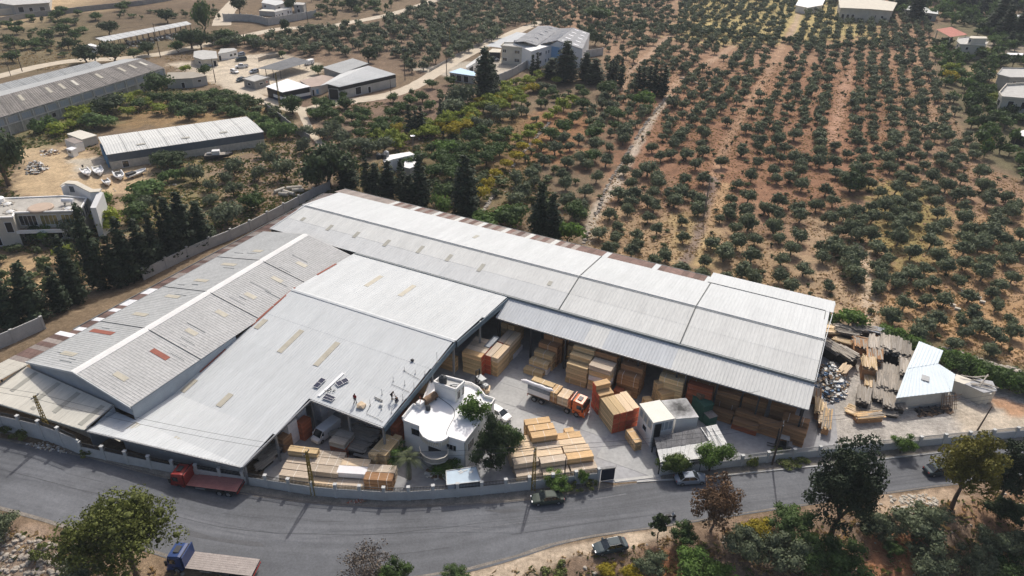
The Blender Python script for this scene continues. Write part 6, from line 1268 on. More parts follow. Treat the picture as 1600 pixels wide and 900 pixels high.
for k in range(19):
    q = A.lerp(B, k/18); MB().box((q.x+nn.x*.12, q.y+nn.y*.12), .35,.3,5.7, math.degrees(math.atan2(dd.x, dd.y)), 0).build('pilaster', M['concrete'], t)
    if k < 18: win(t, A.lerp(B, (k+.15)/18), A.lerp(B, (k+.85)/18), 3.6,5.4, glass='wall_sheet', fr_='plaster_grey', n=4)
    if k in (7,9,11,13,15): win(t, A.lerp(B, (k+.3)/18), A.lerp(B, (k+.6)/18), 1.2,2.6, glass='black', fr_='plaster_grey')
t2 = thing('warehouse', 'second grey ridge of the old warehouse, behind its long roof', 'warehouse', at(60,130))
Q0, Q1 = at(-70,148,8.2), at(150,95,8.2); Q2 = at(163.5,103,6.6); Q3 = Q0+(Q2-Q1)
for i in range(10): MB().corr(Q0.lerp(Q1, i/10), Q0.lerp(Q1,(i+1)/10-.003), Q3.lerp(Q2,(i+1)/10-.003), Q3.lerp(Q2, i/10), .8,.06, lift=.02*(i % 2)).build('roof_panel', M['roof_grey'], t2)
MB().prism([(p.x, p.y) for p in (Q0, Q1, Q2, Q3)], 0, [8.0,8.0,6.4,6.4]).build('wall', M['plaster_grey'], t2)
# hut joined to the right end
shedbox('hut', 'flat roofed block hut joined to the right end of the old warehouse', 'hut', [(258,124),(300,122),(324,118),(302,112),(262,113)], 3.6, 'plaster_grey', 'roof_tan3', wins=((0,.55,.68,0,2.1, 'black', 1),(1,.35,.6,1.6,2.6, 'glass_dark', 1)))
# modern villa at left
t = thing('villa', 'modern white villa with glass front and tall curved stair wall at the left edge', 'house', at(70,370))
zr2 = 7.0; vp = [(-60,343),(20,340),(22,333),(124,330),(136,310),(100,307),(0,311),(-60,314)]; VP = poly_at(vp, zr2); Vi = inset(VP, .98)
MB().prism(Vi, 0, zr2-.3).build('wall', M['plaster_cream'], t); MB().prism(VP, zr2-.3, zr2).build('roof', M['roof_stained'], t)
pm = MB()
for i in range(len(VP)): a, b = VP[i], VP[(i+1) % len(VP)]; pm.beam((a[0], a[1], zr2+.12),(b[0], b[1], zr2+.12), .3,.3)
pm.build('parapet', M['plaster_white'], t)
A, B = VC(Vi[2]), VC(Vi[3]); C_ = VC(Vi[4])
for k in range(3): win(t, A.lerp(B, .04+k*.33), A.lerp(B, .31+k*.33), 3.9,6.3, glass='glass_amber' if k else 'glass_dark', n=4)
for k in range(3): win(t, A.lerp(B, .04+k*.33), A.lerp(B, .31+k*.33), .6,2.6, glass='glass_dark', n=4)
for k in range(2): win(t, B.lerp(C_, .1+k*.45), B.lerp(C_, .45+k*.45), 3.8,6.3, glass='glass_dark', n=2)
A0, B0 = VC(Vi[0]), VC(Vi[1]); win(t, A0.lerp(B0,.78), A0.lerp(B0,.93), 3.4,5.9, glass='black'); win(t, A0.lerp(B0,.3), A0.lerp(B0,.6), .3,2.6, glass='black')
nn = VC(((B-A).y, -(B-A).x)).normalized()*2.2
bal = [A-(B-A)*.02, B+(B-A)*.06, B+(B-A)*.06+nn, A-(B-A)*.02+nn]; MB().prism([tuple(p) for p in bal], 3.0,3.25).build('terrace', M['terrace'], t)
m_ = MB(); m_.beam((bal[2].x, bal[2].y, 3.35),(bal[3].x, bal[3].y, 3.35), .25,.8); m_.build('terrace_parapet', M['plaster_white'], t)
# curved stair wall
cw = [(96,296),(98,289),(117,284.5),(125,288),(140,295),(155,291)]; cwt = [at(*p, 9.2) for p in [(95,291),(103,287),(117,288),(128,294),(140,300),(153,299)]]
back = [p+dirv(-8)*1.7 for p in cwt]; pts = [(p.x, p.y) for p in cwt]+[(p.x, p.y) for p in reversed(back)]
hts = [9.0]*12; MB().prism(pts, 0, hts).build('stair_wall', M['plaster_white'], t); MB().prism(inset(pts, 1.06), 9.0,9.25).build('stair_wall_coping', M['plaster_cream'], t)
a, b = VC(pts[1]), VC(pts[2]); win(t, a.lerp(b, .2), a.lerp(b, .8), zr2+.1, zr2+1.7, glass='wall_dark')
q = at(153,299,9.2); q2 = at(150,318,4); MB().prism([(q.x-.2, q.y),(q.x+1.2, q.y),(q.x+1.6, q.y-5),(q.x+.3, q.y-5)], 0, [9,9,7.4,7.4]).build('fin_wall', M['plaster_white'], t)
c = at(64,326, zr2); MB().lathe((c.x, c.y, zr2), [(2.6,0),(2.6,.35),(2.3,.5)], 24).build('round_plinth', M['terracotta2'], t)
for (x, y, lb) in ((16,331, 'leftmost'),(12,319, 'rear'),(107,326, 'rightmost')):
    c = at(x, y, zr2); d_ = thing('roof_dome', '%s low white dome ringed with stones on the villa roof' % lb, 'dome', (c.x, c.y, zr2), 'domes on the modern villa roof'); MB().lathe((c.x, c.y, zr2), [(.9,0),(.85,.15),(.5,.32),(.1,.4)], 12).build('dome', M['junk_white'], d_)
    for k in range(8): MB().rock((c.x+1.15*math.cos(k*.785), c.y+1.15*math.sin(k*.785), zr2+.12), .35).build('stone', M['stone_pale'], d_)
c = at(106,315, zr2+.8); t3 = thing('water_heater', 'white horizontal water heater tank on the villa roof', 'water heater', (c.x, c.y, zr2)); MB().tube([(c.x-1.3, c.y, zr2+1.1),(c.x-1.2, c.y, zr2+1.1),(c.x+1.2, c.y, zr2+1.1),(c.x+1.3, c.y, zr2+1.1)], [.35,.5,.5,.35], 12).build('tank', M['white_paint'], t3)
for s_ in (-.8,.8): MB().box((c.x+s_, c.y), .12,.7,.62,90, zr2).build('stand', M['steel_grey'], t3)
c = at(-2,316, zr2); tag(MB().lathe((c.x, c.y, zr2), [(1.3,0),(1.3,1.0),(.7,1.3),(.2,1.4)], 16).build('white_tank', M['white_paint']), 'large white round tank at the left frame edge on the villa roof', 'tank')
# small houses round the dirt lot
shedbox('house', 'low cream house with small orange awning at the dirt lot', 'house', [(302,89),(316,93),(340,91),(338,80),(318,78),(303,80)], 3.2, 'plaster_cream', 'concrete', wins=((0,.45,.75,1,2, 'black', 1),(1,.7,.9,0,2.2, 'black', 1)))
shedbox('awning', 'small orange tiled awning on the cream house', 'awning', [(318,84,3.0),(329,89,2.5),(339,86,2.5),(327,80,3.0)], 2.8, 'plaster_cream', 'terracotta', k=.85, t_=.12)
shedbox('house', 'low white house with grey roof next to the cream house', 'house', [(340,84),(355,82),(371,78),(366,75),(345,76)], 3.0, 'plaster_white', 'concrete', wins=((0,.0,.25,0,2.1, 'black', 1),(1,.2,.45,1,2, 'glass_dark', 1),(1,.6,.85,1,2, 'glass_dark', 1)))
shedbox('house', 'little square block building with stones on its roof in the lot', 'house', [(379,123),(397,128),(421,121),(400,116)], 3.0, 'block_grey', 'concrete', wins=((0,.35,.65,1,2, 'black', 1),(1,.3,.55,1.2,2, 'black', 1),(1,.75,.9,1.2,2, 'terracotta', 1)), parapet=.15)
def canopy(name, label, roof, h, mt_, posts=True, k=.95):
    R_ = [at(p[0], p[1], h) for p in roof]; t = thing(name, label, 'canopy', (sum(p.x for p in R_)/len(R_), sum(p.y for p in R_)/len(R_), 0)); n = max(3, int((R_[0]-R_[1]).length/3))
    for i in range(n): MB().corr(R_[0].lerp(R_[1], i/n), R_[0].lerp(R_[1], (i+1)/n-.004), R_[3].lerp(R_[2], (i+1)/n-.004), R_[3].lerp(R_[2], i/n), .7,.06, lift=.01*(i % 2)).build('roof_panel', M[mt_], t)
    for i in range(n+1):
        for A, B in ((R_[0], R_[1]),(R_[3], R_[2])): q = A.lerp(B, i/n); c = sum(R_, VC())/4; q = c+(q-c)*k; MB().box((q.x, q.y), .2,.2, h-.1,90,0).build('post', M['steel_dark'], t)
    return t
mm('roof_darkgrey', (.17,.175,.18), .85,.15,.3, fine=.15)
canopy('canopy', 'dark grey open canopy roof beside the dirt lot', [(401,107),(437,110),(489,96),(458,89)][::1], 3.4, 'roof_darkgrey')
canopy('canopy', 'long open shed with white roof sheets on the hillside', [(150,60),(165,66),(305,40),(290,35)][1:2]*0+[(165,65.5),(300,37.5),(292,33),(149,59.5)], 4.0, 'roof_pale')
junk('scrap_heap', 'stored goods under the long hillside shed', [(190,68),(300,48),(302,58),(200,76)], 110, ['junk_white', 'concrete', 'steel_dark', 'junk_white'], hmax=1.6, smax=1.5, flat=.5)
shedbox('hut', 'small white hut at the end of the long hillside shed', 'hut', [(134,70),(150,73),(157,72),(142,68)], 3.0, 'plaster_white', 'plaster_white', wins=((0,.5,.9,1,2, 'black', 1),))
t = shedbox('workshop', 'workshop with bright white roof, white and navy front', 'workshop', [(415,135,3.9),(441,144,3.9),(485,135,4.1),(449,123,4.3)], 3.9, 'black', 'roof_membrane', k=.95)
for o in t.children:
    if o.name.startswith('wall'): xy = [(v.co.x+t.location.x, v.co.y+t.location.y) for v in o.data.vertices[:4]]
xw = inset([(p.x, p.y) for p in (at(415,135,3.9), at(441,144,3.9), at(485,135,4.1), at(449,123,4.3))], .965)
for i in (0,1):
    a, b = xw[i], xw[i+1]; a2 = a if i else tuple(VC(a).lerp(VC(b), .4)); MB().beam((a2[0], a2[1], 1.5),(b[0], b[1], 1.5), .3,1.0).build('white_band', M['plaster_white'], t); MB().beam((a2[0], a2[1], .5),(b[0], b[1], .5), .34,1.0).build('navy_plinth', M['navy2'], t)
t = thing('warehouse', 'grey gable warehouse with dark band and block walls by the pale road', 'warehouse', at(560,140))
w0, w1, w2, w3, w4 = at(530,136,4.6), at(619,116,4.6), at(576,102.5,5.6), at(511,131,5.6), at(500,134,4.8)
for i in range(6):
    MB().corr(w3.lerp(w2, i/6), w3.lerp(w2,(i+1)/6-.003), w0.lerp(w1,(i+1)/6-.003), w0.lerp(w1, i/6), .7,.06, lift=.01*(i % 2)).build('roof_panel', M['roof_pale'], t)
MB().slab([w3, w2, at(536,113,5.0), w4], .1).build('rear_slope', M['roof_pale'], t)
xy = inset([(p.x, p.y) for p in (w0, w1, w2, w3)], .985); MB().prism(xy, 0,3.2).build('wall', M['plaster_grey'], t); MB().prism(xy, 3.2, [4.4,4.4,5.4,5.4]).build('dark_band', M['black'], t)
A, B = VC(xy[0]), VC(xy[1]); win(t, A.lerp(B, .26), A.lerp(B, .36), .4,3.1, glass='black'); win(t, A.lerp(B, .48), A.lerp(B, .53), 0,2.3, glass='black')
A, B = VC(xy[3]), VC(xy[0]); win(t, A.lerp(B, .05), A.lerp(B, .85), 0,3.8, glass='black')
shedbox('house', 'low pinkish flat roof between the workshop and the grey warehouse', 'house', [(485,136),(500,134),(530,121),(503,117),(468,126)], 3.4, 'plaster_white', 'roof_rustpale2', wins=((0,.1,.3,0,2.2, 'black', 1),(0,.5,.8,.5,2.2, 'light_blue', 1)))
shedbox('warehouse', 'block store with dark lined shallow roof behind the grey warehouse', 'warehouse', [(504,105),(533,115),(576,99),(551,91)], 5.2, 'block_grey', 'roof_grey', corrp=(.8,4))
# factory
t = thing('factory', 'twin gable factory with blue and white front at the top centre', 'factory', at(850,80))
def fa(x, y): return (690+x*.1625,25+y*.1626)
def fq(x, y, z): return at(*fa(x, y), z)
r1a, r1b = fq(1030,92,10), fq(800,245,10); l1a, l1b = fq(930,95,8.2), fq(690,250,8.2); v1a, v1b = fq(1140,120,8), fq(915,285,8)
r2a, r2b = fq(1270,112,10), fq(1110,235,10); e2a, e2b = fq(1425,165,8), fq(1355,318,8); l2b = fq(945,270,8)
for (A, B, C_, D_) in ((l1a, l1b, r1b, r1a),(r1a, r1b, v1b, v1a),(v1a, l2b, r2b, r2a),(r2a, r2b, e2b, e2a)):
    for i in range(4): MB().corr(A.lerp(B, i/4), A.lerp(B, (i+1)/4-.004), D_.lerp(C_, (i+1)/4-.004), D_.lerp(C_, i/4), .9,.07).build('roof_panel', M['roof_fact'], t)
for (A, B, C_, D_, sgn) in ((r1a, r1b, v1b, v1a, 1),(r2a, r2b, e2b, e2a, 1)):
    for i in range(5):
        for j in ((.15,.38),(.6,.82)) if A is r2a else ((.2,.5),):
            q0 = A.lerp(B, (i+.5)/5); q1 = D_.lerp(C_, (i+.5)/5); MB().beam(q0.lerp(q1, j[0])+VC((0,0,.12)), q0.lerp(q1, j[1])+VC((0,0,.12)), 1.0,.05).build('skylight', M['roof_membrane'], t)
fx = [l1b, v1b, l2b, r2b, e2b, e2a, v1a, l1a]
front = [(fq(865,345,8), fq(985,262,8.0)),(fq(985,262,8), fq(1055,240,8.5)),(fq(1055,240,9.5), fq(1355,318,8))]
ga, gb_, gc, gd = fq(862,330,8), fq(1055,238,9.5), fq(1140,250,9.5), fq(1355,320,7.9)
MB().prism([(p.x, p.y) for p in (ga, gb_, gd, e2a, v1a, l1a, l1b)], 0, [7.6,7.6,7.6,7.6,7.4,7.6,7.6]).build('wall', M['plaster_white'], t)
d1 = (gb_-ga); A = VC((ga.x, ga.y)); B = VC((gb_.x, gb_.y)); D2 = VC((gd.x, gd.y))
for zz in ((1.2,2.6),(4.6,6.0)):
    for s_ in ((.03,.16),(.38,.52),(.72,.78),(.86,.92)): win(t, A.lerp(B, s_[0]), A.lerp(B, s_[1]), zz[0], zz[1])
win(t, B.lerp(D2,.02), B.lerp(D2,.28), .2,7.2, glass='light_blue', fr_='light_blue')
MB().prism([(p.x, p.y) for p in (gb_, r2b, gd)], 7.6, [7.8,9.7,7.7]).build('gable_wall', M['plaster_white'], t)
MB().beam((B.lerp(D2,.3).x, B.lerp(D2,.3).y-.1,5.8),(B.lerp(D2,.62).x, B.lerp(D2,.62).y-.1,5.4), .15,3.4).build('blue_panel', M['wall_sheet2'], t)
shedbox('office', 'beige two storey office block joined to the factory', 'office', [fa(570,292), fa(790,312), fa(830,285), fa(800,262), fa(600,262)], 7.2, 'plaster_cream', 'concrete', wins=((0,.06,.26,1.2,2.6, 'glass_dark', 2),(0,.6,.84,1.2,2.6, 'glass_dark', 2),(0,.06,.22,4.7,6.1, 'glass_dark', 2),(0,.6,.84,4.7,6.1, 'glass_dark', 2),(1,.2,.6,4.7,6.0, 'glass_dark', 1),(1,.2,.6,1.2,2.6, 'glass_dark', 1)), parapet=.5)
for k in range(4): c = fq(705+k*24,268,7.2); water_tank((c.x, c.y, 7.2), .6,1.6, 'steel_grey', 'grey water tank on the office roof, %s from left' % ('first', 'second', 'third', 'fourth')[k], 'water tanks on the office roof')
shedbox('shed', 'light blue topped gatehouse with white columns by the pale road', 'shed', [fa(70,540), fa(270,570), fa(320,575), fa(330,540), fa(180,500)], 3.2, 'plaster_grey', 'light_blue2', wins=((0,.05,.25,.2,2.6, 'black', 1),(0,.35,.6,.2,2.6, 'black', 1),(0,.7,.95,.2,2.6, 'black', 1)))
shedbox('shed', 'long narrow white lean-to along the factory entrance wall', 'shed', [fa(240,500), fa(340,440), fa(440,355), fa(430,340), fa(230,480)], 3.2, 'plaster_white', 'roof_cream', wins=((0,.2,.6,.4,2.5, 'black', 1),(1,.5,.9,.4,2.5, 'black', 2)))
shedbox('carport', 'cream carport at the left of the beige office', 'carport', [fa(440,345), fa(565,350), fa(575,318), fa(490,312)], 3.6, 'black', 'plaster_cream', k=.9)
ribbon([fa(505,300), fa(640,235), fa(800,165)], 9, 'paved_strip', 'roof_blue_grey', .09)
# village houses at the top
def vh(*a, **k): return shedbox(*a, **k)
def v5(x, y): return (340+x/10, y/10)
vh('house', 'white village house with patched pale roof at the top', 'house', [v5(680,40), v5(790,60), v5(905,85), v5(1085,40), v5(1000,5), v5(720,-10)], 3.4, 'plaster_white', 'roof_pale', wins=((0,.3,.6,1.2,2.3, 'glass_dark', 1),(2,.2,.4,1,2.2, 'black', 1)))
vh('house', 'low white annex with four small dark windows behind the fence wall', 'house', [v5(885,190), v5(1165,125), v5(1130,95), v5(900,150)], 3.2, 'plaster_white', 'concrete', wins=((0,.05,.12,.8,1.5, 'black', 1),(0,.2,.27,.8,1.5, 'black', 1),(0,.38,.46,.8,1.9, 'black', 1),(0,.72,.8,.8,2.2, 'black', 1),(0,.88,.95,1,2, 'glass_dark', 1)))
vh('house', 'small grey flat roofed block at the right of the village houses', 'house', [v5(1185,70), v5(1340,75), v5(1385,45), v5(1180,30)], 4.6, 'plaster_grey', 'concrete', wins=((0,.25,.5,3,4, 'black', 1),(0,.3,.6,.5,2.2, 'black', 1)))
vh('house', 'low patched sheds between the fence wall and the white house', 'house', [v5(640,165), v5(780,175), v5(900,180), v5(880,150), v5(700,140)], 2.6, 'plaster_grey', 'roof_tan')
vh('house', 'grey industrial hall cut by the top left frame edge', 'house', [(-30,0),(20,8),(78,4),(80,-14),(0,-20)], 5.0, 'plaster_grey', 'concrete', wins=((1,.1,.25,1,3.6, 'black', 1),(1,.4,.5,1,3, 'black', 1),(1,.7,.85,1,3, 'glass_dark', 1)))
def truckbedthing(px, py, az, lb): t = thing('trailer', lb, 'trailer', (0,0,0)); MB().lbox(-4,4,-1.2,1.2,.8,1.05).build('deck', M['steel_dark'], t); MB().lbox(3,4,-1.1,1.1,1.05,1.8).build('load', M['green_paint'], t); [wheel(t, x, s_*1.0,.45,.3,10) for x in (-2.8,-1.7,2.6) for s_ in (-1,1)]; p = at(px, py); place(t, (p.x, p.y, 0), az)
truckbedthing(44,20,75, 'dark flat trailer parked before the cream retaining wall'); truckbedthing(68,9,100, 'dark flat trailer farther back at the top left')
vh('house', 'long white house with arched windows at the top right edge', 'house', [(1312,12),(1360,14),(1395,17),(1402,4),(1340,-6),(1310,-4)], 7.5, 'plaster_cream', 'plaster_cream', wins=((0,.08,.18,1,4, 'glass_dark', 1),(0,.25,.35,1,4, 'glass_dark', 1),(0,.42,.52,1,4, 'glass_dark', 1),(1,.3,.38,3,4.2, 'glass_dark', 1),(1,.6,.72,3,4.2, 'glass_dark', 1)))
vh('house', 'low white house at the top edge left of the arched house', 'house', [(1243,8),(1262,12),(1285,8),(1290,-2),(1250,-4)], 4, 'plaster_white', 'plaster_white')
vh('house', 'small house with white gabled roofs behind the tall dark cypress', 'house', [(1412,14),(1432,18),(1466,22),(1466,17),(1440,10),(1415,9)], 4.2, 'plaster_grey', 'roof_cream', wins=((1,.3,.8,.5,2.8, 'black', 2),))
t = thing('canopy', 'flat salmon red roof among the trees at the upper right', 'canopy', at(1490,55)); RR = [at(*p, 7) for p in ((1463,46),(1485,58),(1512,54),(1486,42))]
for i in range(6): MB().corr(RR[0].lerp(RR[1], i/6), RR[0].lerp(RR[1], (i+1)/6-.004), RR[3].lerp(RR[2], (i+1)/6-.004), RR[3].lerp(RR[2], i/6), .9,.06).build('roof_panel', M['roof_salmon'], t)
for p in RR: q = RR[0].lerp(RR[2], .5)+(p-RR[0].lerp(RR[2], .5))*.9; MB().box((q.x, q.y), .4,.4,6.9,90,0).build('post', M['plaster_cream'], t)
vh('house', 'cream two storey house with rooftop room beside the red roof', 'house', [(1495,65),(1500,70),(1540,72),(1544,66),(1515,58),(1497,60)], 6.2, 'plaster_cream', 'concrete', wins=((1,.25,.37,1.2,2.5, 'glass_dark', 1),(1,.7,.82,1.2,2.5, 'glass_dark', 1),(1,.25,.37,4,5.3, 'glass_dark', 1),(1,.7,.82,4,5.3, 'glass_dark', 1),(0,.2,.5,4,5.3, 'glass_dark', 1)), parapet=.4)
vh('house', 'square cream stair room on top of the two storey house', 'house', [(1514,59,9),(1520,60,9),(1543,60,9),(1541,57,9),(1517,56,9)], 9, 'plaster_cream', 'plaster_cream', wins=((0,.2,.7,6.9,8.4, 'black', 1),), z0=6.2)
vh('house', 'grey flat roofed house at the right edge below the cream house', 'house', [(1558,117),(1578,122),(1640,122),(1640,108),(1566,107)], 5.4, 'plaster_grey', 'concrete', wins=((1,.1,.2,2.5,4, 'glass_dark', 1),(1,.5,.6,2.5,4, 'glass_dark', 1)), parapet=.4)
vh('house', 'unfinished concrete villa with balcony at the right edge', 'house', [(1560,147),(1565,154),(1640,160),(1640,130),(1572,134)], 6.8, 'plaster_cream', 'concrete', wins=((1,.15,.28,3.6,6, 'black', 1),(1,.45,.55,3.6,6, 'black', 1),(0,.2,.8,3.6,5.5, 'black', 1)), parapet=.9)
vh('shed', 'long white roofed shelter at the right edge above the grey house', 'shed', [(1572,85),(1640,88),(1640,84),(1574,82.5)], 3, 'plaster_grey', 'roof_membrane')
vh('shed', 'small white arched greenhouse shed at the right edge', 'shed', [(1583,208),(1604,214),(1620,208),(1600,203)], 3.2, 'black', 'roof_membrane')
vh('house', 'far house roofs at the extreme top right corner', 'house', [(1575,28),(1590,32),(1620,30),(1620,24),(1590,23)], 4, 'plaster_cream', 'roof_pale')
# tank house in the middle
vh('house', 'small white house with black water tanks behind the cypresses', 'house', [(600,254),(613,249),(648,241),(640,237),(609,242),(598,248)], 3.6, 'plaster_white', 'plaster_white', wins=((0,.3,.7,0,2.2, 'light_blue', 1),(1,.2,.4,1,2.4, 'black', 1)))
vh('shed', 'white annex roof weighted with stones beside the tank house', 'shed', [(631,261),(640,263),(657,256),(648,246),(632,252)], 2.8, 'plaster_grey', 'plaster_white')
for i, (x, y) in enumerate(((592,247),(600,247),(604,243))):
    c = at(x, y, 3.6); c = at(x, y+1,3.6); water_tank((c.x, c.y, 3.58), .75,1.6, 'tank_black' if i < 2 else 'steel_grey', '%s water tank on the small white house' % ('leftmost black', 'middle black', 'grey')[i], 'water tanks on the small white house')
c = at(646,236,0); p = thing('satellite_dish', 'white satellite dish on a mast above the small white house', 'satellite dish', (c.x, c.y, 0)); MB().tube([(c.x, c.y, 0),(c.x, c.y, 4.6)], .06).build('mast', M['steel_grey'], p); MB().lathe((c.x, c.y, 4.4), [(.05,0),(.7,.35),(.75,.4),(.1,.12)], 14).build('dish', M['white_paint'], p)
# ================================================================ POLES AND WIRES
def pole(px, py, h_, mt_, label, r=.17, arms=1, lattice=False, az=20, lean=0.):
    p = G(px, py); t = thing('utility_pole', label, 'utility pole', (p.x, p.y, p.z)); top = VC((p.x+lean, p.y, p.z+h_))
    if lattice:
        for sx in (-1,1):
            for sy in (-1,1): MB().beam((p.x+sx*.26, p.y+sy*.26, p.z),(top.x+sx*.11, top.y+sy*.11, top.z), .09,.09).build('leg', M[mt_], t)
        b_ = MB(); n = 16
        for k in range(n):
            z0_, z1_ = k/n, (k+1)/n; w0 = .26-.15*z0_; w1 = .26-.15*z1_; s_ = 1 if k % 2 else -1
            for y_ in (-1,1): b_.beam((p.x+lean*z0_-s_*w0, p.y+y_*w0, p.z+h_*z0_),(p.x+lean*z1_+s_*w1, p.y+y_*w1, p.z+h_*z1_), .06,.05); b_.beam((p.x+lean*z0_+y_*w0, p.y-s_*w0, p.z+h_*z0_),(p.x+lean*z1_+y_*w1, p.y+s_*w1, p.z+h_*z1_), .05,.06)
        b_.build('bracing', M[mt_], t, kind='stuff')
    else: MB().tube([p, top], r, 7, r2=r*.6).build('shaft', M[mt_], t)
    d = dirv(az)
    for k in range(arms): z = VC((0,0,-.25-.55*k)); MB().beam(top+z-d*.6, top+z+d*.6,.09,.09).build('cross_arm', M['steel_dark'], t)
    for s_ in (-.5,0,.5):
        if arms: c = top+d*s_; MB().lathe((c.x, c.y, c.z-.2), [(.05,0),(.07,.1),(.03,.22)], 6).build('insulator', M['junk_white'], t)
    return top
T0 = pole(81,685,8.0, 'pole_yellow', 'yellow lattice pole in front of the cream roof, left', lattice=True)
T1 = pole(490,773,8.2, 'pole_yellow', 'yellow lattice pole at the front wall before the lumber columns', lattice=True)
T2 = pole(833,765,8.0, 'pole_yellow', 'yellow lattice pole beside the gate-side lumber', lattice=True)
T2b = pole(881,757,5.2, 'pole_wood', 'short dark post beside the wall shrub', arms=0, r=.12)
T3 = pole(1206,726,8.2, 'pole_wood', 'dark wooden pole at the right wall by the forklift'); T4 = pole(1527,673,5.0, 'pole_wood', 'short dark leaning pole near the cream container', arms=0, r=.14, lean=.5)
P5 = pole(35,112,14, 'pole_wood', 'tall dark pole on the upper left dirt road'); pole(17,119,10, 'pole_wood', 'thin dark pole left of the tall one', r=.12)
P6 = pole(251,90,14, 'pole_wood', 'dark pole beside the old warehouse end'); P7 = pole(337,129,9, 'pole_wood', 'brown pole at the corner of the dirt lot')
P8 = pole(633,125,12, 'pole_wood', 'dark pole behind the grey warehouse'); P8b = pole(611,149,7, 'pole_wood', 'short dark pole at the pale road bend', arms=0, r=.12)
P9 = pole(698,120,15, 'pole_wood', 'tall pole at the pale road'); P9b = pole(703,78,10, 'pole_yellow', 'yellow lattice pole on the far road edge', lattice=True)
P10 = pole(438,168,12, 'pole_yellow', 'yellow lattice pole before the bright white workshop', lattice=True); P11 = pole(482,43,12, 'pole_wood', 'dark pole at the fence wall of the village')
P12 = pole(1099,341,11, 'trunk_grey', 'grey wooden pole standing in the olive field', r=.2)
def wire(a, b, label, sag=.8, r=.028):
    pts = [a.lerp(b, k/14)+VC((0,0,-sag*4*(k/14)*(1-k/14))) for k in range(15)]; tag(MB().tube(pts, r, 4, cap=False).build('wire', M['wire']), label, 'wire', 'overhead wires')
F0 = T0+VC((-60,14,0)); 
for s_, nm in ((-.5, 'front'),(.5, 'rear')):
    d = dirv(20)*s_
    wire(T0+d, T1+d, '%s wire between the first and second yellow poles' % nm); wire(T1+d, T2+d, '%s wire between the second and third yellow poles' % nm); wire(T2+d, T3+d, '%s wire from the third yellow pole to the dark pole' % nm); wire(F0+d, T0+d, '%s wire leaving the frame at the left' % nm); wire(T3+d, T3+VC((60,14,0))+d, '%s wire leaving the frame at the right' % nm)
wire(at(1067,640,3)+VC((0,2.5,3.0)), F(82,-13,7.6), 'service wire from the flue to the lean-to roof', 1.2,.03)
wire(T2, at(727,690,5.4), 'service wire from the yellow pole to the villa', .4,.02)
wire(P5, P6, 'long wire along the upper left road', 1.5,.03); wire(P7, P8, 'wire over the dirt lot buildings', 1.2,.03); wire(P8, P9, 'wire along the pale road', 1., .03)
